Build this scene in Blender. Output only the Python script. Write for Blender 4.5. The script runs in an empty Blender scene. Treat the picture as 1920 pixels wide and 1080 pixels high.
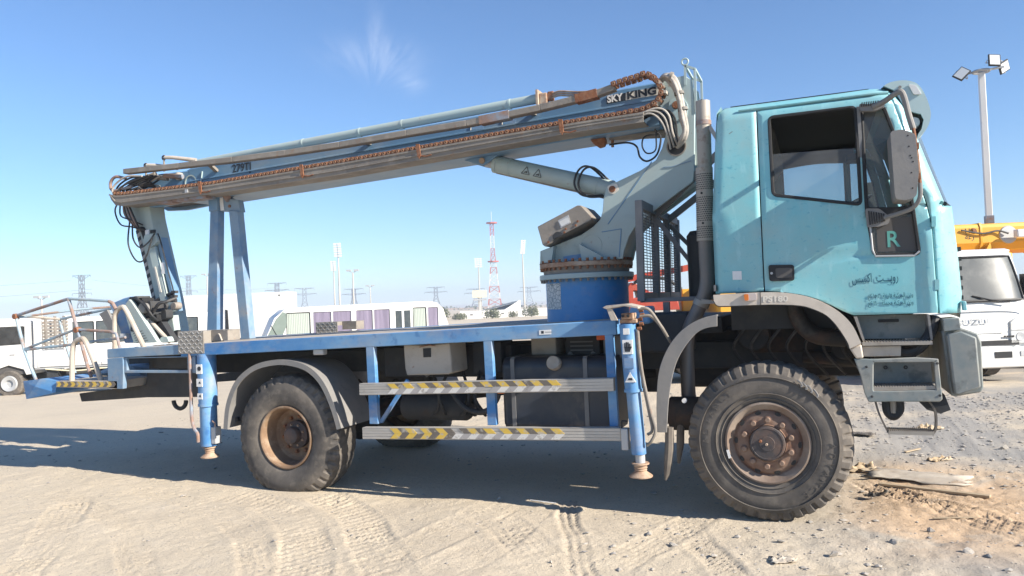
import bpy, bmesh, math, random
import numpy as np
from mathutils import Vector, Matrix
from mathutils.geometry import tessellate_polygon

random.seed(7)
rng = np.random.default_rng(11)
sc = bpy.context.scene
C = sc.collection
R = math.radians

# ---------------------------------------------------------------- camera
cam = bpy.data.cameras.new('camera')
cam_o = bpy.data.objects.new('camera', cam)
C.objects.link(cam_o)
cam.sensor_width = 36.0
cam.lens = 26.62
cam.clip_end = 20000
YAW, PIT, ROL = 0.38070, 0.018496, -0.042016
_f = Vector((-math.sin(YAW) * math.cos(PIT), math.cos(YAW) * math.cos(PIT), math.sin(PIT)))
_r0 = _f.cross(Vector((0, 0, 1))).normalized()
_u0 = _r0.cross(_f)
_r = _r0 * math.cos(ROL) + _u0 * math.sin(ROL)
_u = -_r0 * math.sin(ROL) + _u0 * math.cos(ROL)
_m = Matrix((_r, _u, -_f)).transposed().to_4x4()
_m.translation = Vector((4.564, -5.647, 1.638))
cam_o.matrix_world = _m
sc.camera = cam_o

# ---------------------------------------------------------------- sky, sun, exposure
SUN_EL, SUN_AZ = 28.0, 9.5          # degrees above the horizon; degrees off the truck's axis towards the viewer
w = bpy.data.worlds.new('World')
sc.world = w
w.use_nodes = True
nt = w.node_tree
bg = nt.nodes['Background']
sky = nt.nodes.new('ShaderNodeTexSky')
sky.sky_type = 'NISHITA'
sky.sun_disc = False
sky.sun_elevation = R(SUN_EL)
sky.sun_rotation = R(90 + SUN_AZ)
sky.altitude = 0
sky.air_density = 1.0
sky.dust_density = 0.0
sky.ozone_density = 7.0
bg.inputs[1].default_value = 0.085
# a thin wisp of high cloud at its place in the sky
tc = nt.nodes.new('ShaderNodeTexCoord')


def wn(t, **k):
    n = nt.nodes.new(t)
    for a, b in k.items():
        setattr(n, a, b)
    return n


def wmath(op, a, b=None, c=None):
    n = wn('ShaderNodeMath', operation=op)
    for i, v in enumerate((a, b, c)):
        if v is None:
            continue
        if isinstance(v, (int, float)):
            n.inputs[i].default_value = v
        else:
            nt.links.new(v, n.inputs[i])
    return n.outputs[0]


def wdot(vec):
    n = wn('ShaderNodeVectorMath', operation='DOT_PRODUCT')
    nt.links.new(tc.outputs['Generated'], n.inputs[0])
    n.inputs[1].default_value = vec
    return n.outputs['Value']


cdir = Vector((-0.4892, 0.8129, 0.3160)).normalized()      # where the wisp hangs in the sky
ce = cdir.cross(Vector((0, 0, 1))).normalized()
cu_ = ce.cross(cdir)
a_ = wdot(ce)
b_ = wdot(cu_)
nz = wn('ShaderNodeTexNoise')
cmb = wn('ShaderNodeCombineXYZ')
# fibres fan out: stretch the noise in polar form about the wisp's foot
ang = wmath('ARCTAN2', wmath('ADD', a_, 0.012), wmath('ADD', b_, 0.05))
rad = wmath('SQRT', wmath('ADD', wmath('POWER', a_, 2.0), wmath('POWER', wmath('ADD', b_, 0.05), 2.0)))
nt.links.new(wmath('MULTIPLY', ang, 2.4), cmb.inputs[0])
nt.links.new(wmath('MULTIPLY', rad, 9.0), cmb.inputs[1])
nt.links.new(cmb.outputs[0], nz.inputs['Vector'])
nz.inputs['Scale'].default_value = 1.3
nz.inputs['Detail'].default_value = 7
nz.inputs['Roughness'].default_value = 0.62


def gauss(a, b, ca, cb, sa, sb):
    e = wmath('ADD', wmath('POWER', wmath('DIVIDE', wmath('SUBTRACT', a, ca), sa), 2.0),
              wmath('POWER', wmath('DIVIDE', wmath('SUBTRACT', b, cb), sb), 2.0))
    return wmath('POWER', 2.718, wmath('MULTIPLY', e, -1.0))


blob = wmath('ADD', wmath('MULTIPLY', gauss(a_, b_, -0.004, 0.020, 0.010, 0.030), 0.75), gauss(a_, b_, 0.012, -0.008, 0.035, 0.022))
blob = wmath('ADD', blob, gauss(a_, b_, 0.040, -0.037, 0.014, 0.010))
blob = wmath('ADD', blob, wmath('MULTIPLY', gauss(a_, b_, -0.045, 0.0, 0.03, 0.018), 0.5))
den = wmath('MULTIPLY', blob, wmath('MULTIPLY', wmath('SUBTRACT', nz.outputs[0], 0.34), 0.70))
den = wmath('MINIMUM', wmath('MAXIMUM', den, 0.0), 0.30)
# front half of the sky only
den = wmath('MULTIPLY', den, wmath('GREATER_THAN', wdot(cdir), 0.0))
mixc = wn('ShaderNodeMix', data_type='RGBA')
nt.links.new(den, mixc.inputs[0])
nt.links.new(sky.outputs[0], mixc.inputs[6])
mixc.inputs[7].default_value = (7.4, 7.5, 7.9, 1)
nt.links.new(mixc.outputs[2], bg.inputs[0])

sun = bpy.data.lights.new('sun', 'SUN')
sun.energy = 5.0
sun.angle = R(0.53)
sun.color = (1.0, 0.92, 0.80)
sun_o = bpy.data.objects.new('sun', sun)
C.objects.link(sun_o)
_sd = Vector((math.cos(R(SUN_EL)) * math.cos(R(SUN_AZ)), -math.cos(R(SUN_EL)) * math.sin(R(SUN_AZ)), math.sin(R(SUN_EL))))
sun_o.rotation_euler = _sd.to_track_quat('Z', 'Y').to_euler()
sun_o.location = _sd * 60

sc.view_settings.view_transform = 'Standard'
sc.view_settings.look = 'None'
sc.view_settings.exposure = 1.1
sc.view_settings.gamma = 1.0
sc.view_settings.use_curve_mapping = False
sc.cycles.max_bounces = 8
sc.cycles.transparent_max_bounces = 16
sc.cycles.use_denoising = True

# ---------------------------------------------------------------- materials
MATS = {}


def mat(name, col, rough=0.6, metal=0.0, layers=(), bump=None, spec=0.5, coat=0.0):
    """layers: (colour, noise scale, low, high, strength, (sx, sy, sz) stretch, roughness) blotches laid over the base"""
    m = bpy.data.materials.new(name)
    m.use_nodes = True
    t = m.node_tree
    p = t.nodes['Principled BSDF']
    p.inputs['Metallic'].default_value = metal
    p.inputs['Specular IOR Level'].default_value = spec
    p.inputs['Coat Weight'].default_value = coat
    tc = t.nodes.new('ShaderNodeTexCoord')
    rgb = t.nodes.new('ShaderNodeRGB')
    rgb.outputs[0].default_value = (*col, 1)
    cur = rgb.outputs[0]
    rv = t.nodes.new('ShaderNodeValue')
    rv.outputs[0].default_value = rough
    rcur = rv.outputs[0]
    for i, L in enumerate(layers):
        c2, s, lo, hi, st = L[:5]
        mp = t.nodes.new('ShaderNodeMapping')
        mp.inputs['Scale'].default_value = L[5] if len(L) > 5 and L[5] else (1, 1, 1)
        mp.inputs['Location'].default_value = (i * 3.7, i * 1.9, i * 5.3)
        t.links.new(tc.outputs['Object'], mp.inputs[0])
        n = t.nodes.new('ShaderNodeTexNoise')
        n.inputs['Scale'].default_value = s
        n.inputs['Detail'].default_value = 6
        n.inputs['Roughness'].default_value = 0.62
        t.links.new(mp.outputs[0], n.inputs['Vector'])
        mr = t.nodes.new('ShaderNodeMapRange')
        mr.inputs[1].default_value = lo
        mr.inputs[2].default_value = hi
        mr.inputs[3].default_value = 0
        mr.inputs[4].default_value = st
        t.links.new(n.outputs[0], mr.inputs[0])
        mx = t.nodes.new('ShaderNodeMix')
        mx.data_type = 'RGBA'
        t.links.new(mr.outputs[0], mx.inputs[0])
        t.links.new(cur, mx.inputs[6])
        mx.inputs[7].default_value = (*c2, 1)
        cur = mx.outputs[2]
        if len(L) > 6:
            mf = t.nodes.new('ShaderNodeMix')
            t.links.new(mr.outputs[0], mf.inputs[0])
            t.links.new(rcur, mf.inputs[2])
            mf.inputs[3].default_value = L[6]
            rcur = mf.outputs[0]
    t.links.new(cur, p.inputs['Base Color'])
    t.links.new(rcur, p.inputs['Roughness'])
    if bump:
        n = t.nodes.new('ShaderNodeTexNoise')
        n.inputs['Scale'].default_value = bump[0]
        n.inputs['Detail'].default_value = 5
        t.links.new(tc.outputs['Object'], n.inputs['Vector'])
        b = t.nodes.new('ShaderNodeBump')
        b.inputs['Strength'].default_value = bump[1]
        b.inputs['Distance'].default_value = bump[2] if len(bump) > 2 else 0.01
        t.links.new(n.outputs[0], b.inputs['Height'])
        t.links.new(b.outputs[0], p.inputs['Normal'])
    MATS[name] = m
    return m


DUST = (0.40, 0.34, 0.27)
RUST = (0.20, 0.075, 0.035)
mat('cab_paint', (0.18, 0.47, 0.515), 0.42, 0, [((0.30, 0.55, 0.60), 1.3, .42, .62, .45), (DUST, 2.2, .46, .74, .34), ((0.05, 0.30, 0.40), 24, .60, .68, .55, (1, 1, 1.6)), ((.36, .60, .63), 7, .58, .66, .35, (2.2, 1, .6)), ((.45, .42, .36), 9, .62, .8, .25, (1, 1, .25), .8)], (5, .06, .02), coat=.15)
mat('pale_teal', (0.40, 0.52, 0.53), 0.45, 0, [(DUST, 3, .45, .8, .4)], (8, .05, .02))
mat('boom_grey', (0.36, 0.44, 0.43), 0.5, 0, [(DUST, 2.0, .45, .75, .35), (RUST, 14, .64, .74, .6, (1, 1, 1)), ((.2, .25, .26), 5, .58, .75, .35, (.3, 1, 1))], (6, .06, .02))
mat('boom_blue', (0.11, 0.225, 0.36), 0.45, 0, [((.27, .35, .41), 1.6, .42, .66, .5), (DUST, 4, .52, .8, .35, (.4, 1, 1)), (RUST, 22, .68, .76, .6)], (6, .06, .02))
mat('deck_blue', (0.035, 0.175, 0.43), 0.55, 0, [((.19, .35, .52), 2.0, .40, .62, .75, (.5, 1, 1)), (DUST, 5, .47, .72, .55, (.6, 1, 1)), ((.02, .10, .28), 9, .6, .7, .5), (RUST, 30, .69, .76, .6)], (9, .08, .02))
mat('turret_blue', (0.045, 0.22, 0.50), 0.5, 0, [((.12, .30, .52), 2.2, .45, .65, .5), (DUST, 5, .55, .78, .35), ((.02, .10, .28), 9, .62, .7, .4)], (9, .06, .02))
mat('frame_blue', (0.11, 0.21, 0.34), 0.55, 0, [((.24, .32, .39), 2.2, .38, .6, .8), (DUST, 5, .48, .75, .55), (RUST, 18, .64, .74, .7)], (9, .08, .02))
mat('basket_paint', (0.24, 0.35, 0.43), 0.6, 0, [((.34, .40, .42), 6, .4, .6, .7), ((.24, .15, .11), 4, .50, .58, .9), (DUST, 9, .5, .7, .4)], (40, .3, .006))
mat('deck_dust', (0.36, 0.31, 0.26), 0.85, 0, [((.5, .45, .38), 4, .4, .7, .7), ((.10, .15, .22), 7, .58, .7, .5)], (40, .4, .01))
mat('dark_steel', (0.030, 0.032, 0.036), 0.7, 0, [((.10, .09, .075), 3, .45, .75, .6), ((.05, .03, .02), 9, .55, .7, .5)], (20, .2, .01))
mat('tank_navy', (0.030, 0.038, 0.055), 0.45, 0, [((.10, .095, .085), 3, .46, .72, .55), ((.16, .135, .11), 6, .58, .72, .5, (1, 1, .5))], (8, .1, .01))
mat('engine', (0.022, 0.020, 0.019), 0.75, 0, [((.09, .045, .025), 5, .5, .72, .8), ((.11, .10, .085), 8, .58, .75, .4)], (25, .3, .01))
mat('rubber', (0.074, 0.068, 0.063), 0.88, 0, [((.19, .165, .14), 2.4, .34, .66, .8), ((.25, .215, .175), 12, .48, .75, .5)], (60, .25, .004), spec=.3)
mat('rubber_worn', (0.060, 0.056, 0.053), 0.85, 0, [((.19, .165, .14), 3.0, .34, .68, .8), ((.27, .235, .19), 14, .5, .75, .5)], (60, .25, .004), spec=.3)
mat('black', (0.012, 0.012, 0.013), 0.6, 0, [((.10, .09, .075), 6, .5, .8, .35)])
mat('black_hose', (0.02, 0.021, 0.024), 0.55, 0, [((.16, .14, .12), 9, .5, .75, .5)])
mat('white_hose', (0.42, 0.38, 0.33), 0.8, 0, [((.2, .18, .16), 14, .5, .7, .6), ((.6, .57, .5), 6, .5, .7, .5)], (40, .4, .01))
mat('rust', RUST, 0.85, 0, [((.30, .14, .07), 22, .42, .66, .8), ((.34, .26, .19), 9, .5, .75, .6), ((.07, .03, .02), 40, .55, .7, .6)], (70, .5, .006))
mat('rust_pale', (0.38, 0.27, 0.19), 0.85, 0, [((.24, .10, .05), 12, .46, .66, .8), ((.5, .43, .34), 7, .5, .7, .6)], (70, .4, .006))
mat('chain_pin', (0.27, 0.165, 0.105), 0.85, 0, [((.17, .075, .04), 30, .42, .6, .8), ((.36, .28, .21), 11, .52, .7, .6)], (70, .4, .006))
mat('rust_tube', (0.25, 0.17, 0.14), 0.8, 0, [((.24, .32, .40), 5, .46, .62, .8, (1, 1, 1)), ((.32, .18, .11), 17, .5, .68, .7)], (60, .3, .006))
mat('tray_grey', (0.25, 0.222, 0.19), 0.75, 0, [((.15, .135, .12), 3, .42, .66, .7, (.4, 1, 1)), ((.25, .11, .05), 12, .6, .72, .7), ((.36, .32, .275), 7, .52, .7, .5)], (30, .2, .01))
mat('aluminium', (0.47, 0.45, 0.42), 0.5, 0.35, [((.33, .29, .24), 7, .45, .7, .6, (.3, 1, 1)), ((.2, .17, .14), 20, .62, .75, .4)], (40, .1, .005))
mat('tread_plate', (0.33, 0.30, 0.26), 0.6, 0.3, [((.22, .17, .12), 9, .5, .7, .6)], (40, .2, .005))
mat('dusty_beige', (0.44, 0.39, 0.33), 0.8, 0, [((.30, .24, .19), 6, .5, .7, .6), (RUST, 16, .64, .72, .6)], (30, .2, .01))
mat('fender_beige', (0.56, 0.49, 0.41), 0.6, 0, [((.40, .34, .28), 6, .48, .7, .5), ((.66, .61, .53), 3, .5, .7, .5)], (14, .1, .01))
mat('grey_plastic', (0.19, 0.185, 0.18), 0.65, 0, [((.28, .255, .225), 4, .45, .7, .6), ((.14, .135, .13), 12, .55, .7, .5)], (60, .15, .004))
mat('bumper_grey', (0.165, 0.20, 0.205), 0.6, 0, [((.30, .285, .25), 3.2, .40, .62, .8), ((.10, .11, .11), 8, .54, .66, .7), ((.42, .37, .30), 18, .60, .7, .6, (1, 1, .5))], (30, .12, .006))
mat('guard_grey', (0.16, 0.16, 0.165), 0.65, 0, [((.26, .24, .22), 5, .46, .7, .6), (RUST, 20, .66, .74, .6)], (30, .1, .006))
mat('exhaust', (0.36, 0.32, 0.275), 0.55, 0.2, [((.36, .32, .27), 5, .42, .66, .8), ((.17, .10, .06), 12, .56, .7, .6)], (30, .1, .006))
mat('exhaust_dark', (0.17, 0.155, 0.145), 0.5, 0.35, [((.25, .2, .17), 5, .45, .68, .6)], (30, .1, .006))
mat('wheel_brown', (0.16, 0.085, 0.055), 0.75, 0, [((.28, .20, .15), 6, .4, .66, .8), ((.09, .045, .03), 15, .55, .7, .6)], (50, .3, .006))
mat('rim_dust', (0.22, 0.165, 0.128), 0.8, 0, [((.18, .12, .085), 7, .46, .66, .8), ((.38, .32, .26), 4, .5, .7, .5)], (50, .3, .006))
mat('wheel_tan', (0.25, 0.16, 0.095), 0.75, 0, [((.14, .08, .05), 4, .40, .64, .8), ((.42, .33, .24), 9, .5, .72, .6)], (50, .2, .006))
mat('hub_dark', (0.060, 0.052, 0.052), 0.7, 0, [((.17, .10, .07), 7, .44, .66, .75)], (50, .2, .006))
mat('yellow_tape', (0.62, 0.42, 0.07), 0.6, 0, [((.42, .39, .34), 16, .52, .62, .9), ((.25, .2, .14), 40, .6, .7, .6)])
mat('dark_tape', (0.14, 0.12, 0.10), 0.65, 0, [((.40, .37, .32), 18, .54, .64, .85)])
mat('white_tape', (0.62, 0.60, 0.56), 0.6, 0, [((.30, .27, .24), 22, .56, .66, .8)])
mat('grey_tape', (0.36, 0.34, 0.33), 0.6, 0, [((.2, .18, .16), 22, .56, .66, .6)])
mat('white_paint', (0.70, 0.70, 0.685), 0.45, 0, [((.52, .48, .42), 1.6, .45, .75, .5, (1, 1, .4)), ((.40, .36, .31), 7, .6, .75, .4)])
mat('white_wall', (0.80, 0.78, 0.74), 0.8, 0, [((.6, .56, .5), .3, .5, .8, .3)])
mat('white_sticker', (0.72, 0.71, 0.69), 0.55, 0, [((.5, .46, .4), 20, .55, .75, .4)])
mat('ink', (0.015, 0.02, 0.03), 0.6, 0, [])
mat('ink_teal', (0.015, 0.10, 0.15), 0.6, 0, [])
mat('faded_ink', (0.09, 0.09, 0.085), 0.7, 0, [((.3, .3, .28), 25, .55, .7, .7)])
mat('pale_mark', (0.66, 0.61, 0.53), 0.7, 0, [])
mat('green_sticker', (0.10, 0.34, 0.29), 0.5, 0, [((.2, .42, .38), 20, .5, .7, .5)])
mat('orange', (0.62, 0.17, 0.025), 0.35, 0, [(DUST, 9, .5, .8, .4)])
mat('orange_red', (0.58, 0.11, 0.03), 0.6, 0, [(DUST, 9, .5, .8, .5)])
mat('clear_lens', (0.62, 0.62, 0.60), 0.25, 0, [((.4, .37, .3), 9, .5, .7, .4)])
mat('pink_clear', (0.50, 0.43, 0.40), 0.3)
mat('panel_shade', (0.55, 0.63, 0.70), 0.25, 0, [((.42, .48, .56), 10, .4, .7, .5)])
mat('machine_yellow', (0.66, 0.34, 0.03), 0.45, 0, [((.50, .26, .04), 2, .45, .75, .5), ((.12, .07, .03), 12, .66, .76, .5)])
mat('machine_red', (0.36, 0.05, 0.03), 0.5, 0, [((.36, .10, .06), 4, .45, .7, .6)])
mat('interior', (0.085, 0.08, 0.077), 0.85, 0, [((.10, .09, .08), 5, .5, .7, .4)])
mat('locker_tan', (0.24, 0.18, 0.135), 0.9, 0, [((.15, .12, .10), 6, .45, .7, .6)])
mat('interior_grey', (0.16, 0.17, 0.18), 0.85, 0, [((.24, .22, .2), 5, .5, .7, .4)])
mat('curtain_green', (0.33, 0.37, 0.335), 0.9)
mat('film_purple', (0.15, 0.13, 0.185), 0.3, 0, [((.26, .225, .31), 1.5, .4, .65, .7, (4, 4, .3))])
mat('dark_glass', (0.05, 0.062, 0.07), 0.2, 0, [((.13, .14, .13), 2, .45, .7, .5)], spec=.3)
mat('dull_glass', (0.045, 0.055, 0.062), 0.35, 0, [((.16, .17, .165), 1.6, .45, .62, .6)], spec=.25)
mat('green_glass', (0.16, 0.20, 0.18), 0.2, 0, [((.22, .26, .235), 2, .4, .7, .6)], spec=.35)
mat('galv', (0.42, 0.43, 0.44), 0.55, 0.2, [((.5, .49, .47), 3, .4, .7, .4)])
mat('mast_paint', (0.45, 0.43, 0.39), 0.7)
mat('pylon_steel', (0.13, 0.135, 0.15), 0.7)
mat('tower_red', (0.40, 0.10, 0.085), 0.7)
mat('tower_white', (0.58, 0.57, 0.57), 0.7)
mat('cream_board', (0.72, 0.66, 0.46), 0.6)
mat('roof_blue', (0.10, 0.13, 0.17), 0.6)
mat('bush', (0.085, 0.10, 0.055), 0.9, 0, [((.16, .15, .09), 4, .4, .7, .7)])
mat('bark', (0.12, 0.09, 0.06), 0.9)
mat('dune', (0.45, 0.30, 0.19), 0.95, 0, [((.20, .19, .12), .05, .5, .65, .7), ((.40, .31, .22), .02, .4, .7, .6)])
mat('wood', (0.42, 0.33, 0.22), 0.85, 0, [((.30, .22, .14), 8, .45, .7, .6, (.3, 3, 1))], (40, .3, .006))
mat('cardboard', (0.45, 0.33, 0.20), 0.9, 0, [((.55, .47, .36), 6, .4, .66, .7)], (12, .4, .02))
mat('paper', (0.46, 0.41, 0.34), 0.9, 0, [((.36, .30, .235), 5, .4, .66, .8)], (12, .4, .02))
mat('rag', (0.10, 0.09, 0.08), 0.95, 0, [((.2, .17, .14), 9, .4, .7, .6)], (30, .4, .02))
mat('stone', (0.40, 0.36, 0.31), 0.9, 0, [((.26, .25, .24), 3, .42, .6, .8), ((.5, .45, .38), 9, .5, .7, .5)], (60, .3, .006))
mat('lamp_glass', (0.62, 0.64, 0.64), 0.3)


def glass(name, tint, dust, dcol, gloss=0.5):
    m = bpy.data.materials.new(name)
    m.use_nodes = True
    t = m.node_tree
    t.nodes.remove(t.nodes['Principled BSDF'])
    out = t.nodes['Material Output']
    tr = t.nodes.new('ShaderNodeBsdfTransparent')
    tr.inputs[0].default_value = (*tint, 1)
    gl = t.nodes.new('ShaderNodeBsdfGlossy')
    gl.inputs['Roughness'].default_value = 0.03
    df = t.nodes.new('ShaderNodeBsdfDiffuse')
    df.inputs[0].default_value = (*dcol, 1)
    fr = t.nodes.new('ShaderNodeFresnel')
    fr.inputs[0].default_value = 1.45
    sc_ = t.nodes.new('ShaderNodeMath')
    sc_.operation = 'MULTIPLY'
    sc_.inputs[1].default_value = gloss * 2
    t.links.new(fr.outputs[0], sc_.inputs[0])
    m1 = t.nodes.new('ShaderNodeMixShader')
    t.links.new(sc_.outputs[0], m1.inputs[0])
    t.links.new(tr.outputs[0], m1.inputs[1])
    t.links.new(gl.outputs[0], m1.inputs[2])
    tcn = t.nodes.new('ShaderNodeTexCoord')
    n = t.nodes.new('ShaderNodeTexNoise')
    n.inputs['Scale'].default_value = 3.5
    n.inputs['Detail'].default_value = 6
    t.links.new(tcn.outputs['Object'], n.inputs['Vector'])
    mr = t.nodes.new('ShaderNodeMapRange')
    mr.inputs[1].default_value = .3
    mr.inputs[2].default_value = .75
    mr.inputs[3].default_value = dust * 0.55
    mr.inputs[4].default_value = dust * 1.5
    t.links.new(n.outputs[0], mr.inputs[0])
    m2 = t.nodes.new('ShaderNodeMixShader')
    t.links.new(mr.outputs[0], m2.inputs[0])
    t.links.new(m1.outputs[0], m2.inputs[1])
    t.links.new(df.outputs[0], m2.inputs[2])
    t.links.new(m2.outputs[0], out.inputs[0])
    MATS[name] = m


glass('cab_glass', (.72, .80, .80), .16, (.45, .45, .43))
glass('screen_glass', (.62, .72, .72), .10, (.45, .45, .43))
glass('truck_glass', (.30, .36, .38), .10, (.4, .4, .4))


# ---------------------------------------------------------------- mesh helpers
class MB:
    def __init__(s):
        s.v = []
        s.f = []
        s.mi = []

    def add(s, v, f, mi=0):
        o = len(s.v)
        s.v += [tuple(p) for p in v]
        s.f += [tuple(i + o for i in q) for q in f]
        s.mi += [mi] * len(f)
        return s

    def box(s, x0, x1, y0, y1, z0, z1, mi=0):
        v = [(x, y, z) for x in (x0, x1) for y in (y0, y1) for z in (z0, z1)]
        return s.add(v, [(0, 1, 3, 2), (4, 6, 7, 5), (0, 4, 5, 1), (2, 3, 7, 6), (0, 2, 6, 4), (1, 5, 7, 3)], mi)

    def bar(s, p0, p1, w, h, up=(0, 1, 0), mi=0):
        """square bar from p0 to p1, w across, h along up"""
        p0, p1 = Vector(p0), Vector(p1)
        d = (p1 - p0).normalized()
        up = Vector(up)
        side = d.cross(up)
        if side.length < 1e-4:
            side = d.cross(Vector((1, 0, 0)))
        side.normalize()
        up = side.cross(d)
        a, b = side * w / 2, up * h / 2
        v = [p + i * a + j * b for p in (p0, p1) for i in (-1, 1) for j in (-1, 1)]
        return s.add(v, [(0, 1, 3, 2), (4, 6, 7, 5), (0, 4, 5, 1), (2, 3, 7, 6), (0, 2, 6, 4), (1, 5, 7, 3)], mi)

    def prism(s, poly, a0, a1, axis=1, holes=(), mi=0):
        """poly: 2-D outline in the plane across axis (axis 1: XZ, axis 0: YZ, axis 2: XY), from a0 to a1"""
        def P(q, a):
            return ((q[0], a, q[1]) if axis == 1 else (a, q[0], q[1]) if axis == 0 else (q[0], q[1], a))
        loops = [list(poly)] + [list(h) for h in holes]
        flat = [q for l in loops for q in l]
        n = len(flat)
        tris = tessellate_polygon([[Vector((q[0], q[1], 0)) for q in l] for l in loops])
        v = [P(q, a0) for q in flat] + [P(q, a1) for q in flat]
        if not holes and n <= 4:
            f = [tuple(range(n)), tuple(range(2 * n - 1, n - 1, -1))]
        else:
            f = [tuple(t) for t in tris] + [tuple(i + n for i in reversed(t)) for t in tris]
        o = 0
        for l in loops:
            k = len(l)
            for i in range(k):
                j = (i + 1) % k
                f.append((o + i, o + j, o + j + n, o + i + n))
            o += k
        return s.add(v, f, mi)

    def tube(s, path, r, n=10, caps=True, closed=False, mi=0):
        path = [Vector(p) for p in path]
        m = len(path)
        rs = r if isinstance(r, (list, tuple)) else [r] * m
        ts = []
        for i in range(m):
            a = path[(i - 1) % m] if (closed or i > 0) else path[i]
            b = path[(i + 1) % m] if (closed or i < m - 1) else path[i]
            d = b - a
            ts.append(d.normalized() if d.length > 1e-9 else Vector((0, 0, 1)))
        nrm = ts[0].orthogonal().normalized()
        v, f = [], []
        for i in range(m):
            nrm = (nrm - ts[i] * nrm.dot(ts[i]))
            nrm = nrm.normalized() if nrm.length > 1e-6 else ts[i].orthogonal().normalized()
            b = ts[i].cross(nrm)
            for k in range(n):
                t = 2 * math.pi * k / n
                v.append(path[i] + (nrm * math.cos(t) + b * math.sin(t)) * rs[i])
        for i in range(m if closed else m - 1):
            i2 = (i + 1) % m
            for k in range(n):
                k2 = (k + 1) % n
                f.append((i * n + k, i * n + k2, i2 * n + k2, i2 * n + k))
        if caps and not closed:
            f.append(tuple(reversed(range(n))))
            f.append(tuple((m - 1) * n + k for k in range(n)))
        return s.add(v, f, mi)

    def cyl(s, p0, p1, r, n=20, r1=None, mi=0):
        return s.tube([p0, p1], [r, r if r1 is None else r1], n, mi=mi)

    def lathe(s, prof, org, axis=(0, 1, 0), n=32, mi=0, closed=False):
        """prof: (radius, distance along axis)"""
        org, ax = Vector(org), Vector(axis).normalized()
        e1 = ax.orthogonal().normalized()
        if abs(ax.y) > .9:
            e1 = Vector((1, 0, 0))
        e2 = ax.cross(e1)
        v, f = [], []
        m = len(prof)
        for k in range(n):
            t = 2 * math.pi * k / n
            d = e1 * math.cos(t) + e2 * math.sin(t)
            for (r, a) in prof:
                v.append(org + d * r + ax * a)
        for k in range(n):
            k2 = (k + 1) % n
            for i in range(m if closed else m - 1):
                i2 = (i + 1) % m
                f.append((k * m + i, k2 * m + i, k2 * m + i2, k * m + i2))
        return s.add(v, f, mi)

    def mesh(s, name, mats, smooth=35, weld=False):
        me = bpy.data.meshes.new(name)
        me.from_pydata(s.v, [], s.f)
        for m in (mats if isinstance(mats, (list, tuple)) else [mats]):
            me.materials.append(MATS[m])
        if len(set(s.mi)) > 1:
            me.polygons.foreach_set('material_index', s.mi)
        bm = bmesh.new()
        bm.from_mesh(me)
        if weld:
            bmesh.ops.remove_doubles(bm, verts=bm.verts, dist=1e-4)
        bmesh.ops.recalc_face_normals(bm, faces=bm.faces)
        bm.to_mesh(me)
        bm.free()
        if smooth:
            me.polygons.foreach_set('use_smooth', [True] * len(me.polygons))
            me.set_sharp_from_angle(angle=R(smooth))
        me.update()
        return me

    def build(s, name, mats, parent=None, bevel=0, smooth=35, label=None, weld=False):
        me = s.mesh(name, mats, smooth, weld)
        o = bpy.data.objects.new(name, me)
        C.objects.link(o)
        if parent is not None:
            o.parent = parent
        if bevel:
            b = o.modifiers.new('bevel', 'BEVEL')
            b.width = bevel
            b.segments = 2
            b.limit_method = 'ANGLE'
            b.angle_limit = R(40)
        if label:
            o['label'] = label
        return o


def tag(o, label, cat, group=None, kind=None):
    if label:
        o['label'] = label
    if cat:
        o['category'] = cat
    if group:
        o['group'] = group
    if kind:
        o['kind'] = kind
    return o


def thing(name, label, cat, loc=(0, 0, 0), rotz=0, group=None):
    o = bpy.data.objects.new(name, None)
    C.objects.link(o)
    o.location = loc
    o.rotation_euler = (0, 0, rotz)
    o.empty_display_size = 0.2
    return tag(o, label, cat, group)


def share(name, me, parent, mtx, label=None):
    o = bpy.data.objects.new(name, me)
    C.objects.link(o)
    o.parent = parent
    o.matrix_local = mtx
    if label:
        o['label'] = label
    return o


def text(name, body, size, loc, rot, m, parent, ext=.0008, width=1.0, align='LEFT', bold=0):
    cu = bpy.data.curves.new(name, 'FONT')
    cu.body = body
    cu.size = size
    cu.extrude = ext
    cu.align_x = align
    cu.offset = bold
    cu.resolution_u = 3
    t = bpy.data.objects.new(name, cu)
    C.objects.link(t)
    bpy.context.view_layer.update()
    me = bpy.data.meshes.new_from_object(t.evaluated_get(bpy.context.evaluated_depsgraph_get()))
    bpy.data.objects.remove(t)
    bpy.data.curves.remove(cu)
    me.name = name
    me.materials.clear()
    me.materials.append(MATS[m])
    o = bpy.data.objects.new(name, me)
    C.objects.link(o)
    o.parent = parent
    o.location = loc
    o.rotation_euler = rot
    o.scale = (width, 1, 1)
    return o


def arc(cx, cz, r, a0, a1, n, rz=None):
    return [(cx + r * math.cos(R(a0 + (a1 - a0) * i / n)), cz + (rz or r) * math.sin(R(a0 + (a1 - a0) * i / n))) for i in range(n + 1)]


def bez(p, n=16):
    """Catmull-Rom curve through points"""
    P = [Vector(q) for q in p]
    P = [P[0] * 2 - P[1]] + P + [P[-1] * 2 - P[-2]]
    out = []
    for i in range(1, len(P) - 2):
        a, b, c, d = P[i - 1:i + 3]
        for k in range(n):
            t = k / n
            out.append(.5 * ((2 * b) + (c - a) * t + (2 * a - 5 * b + 4 * c - d) * t * t + (3 * b - a - 3 * c + d) * t ** 3))
    out.append(P[-2])
    return out


def interp(x, pts):
    return float(np.interp(x, [p[0] for p in pts], [p[1] for p in pts]))


# ================================================================ THE SETTING
FX, FY = -0.3716, 0.9284


def smooth01(t):
    t = np.clip(t, 0, 1)
    return t * t * (3 - 2 * t)


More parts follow.
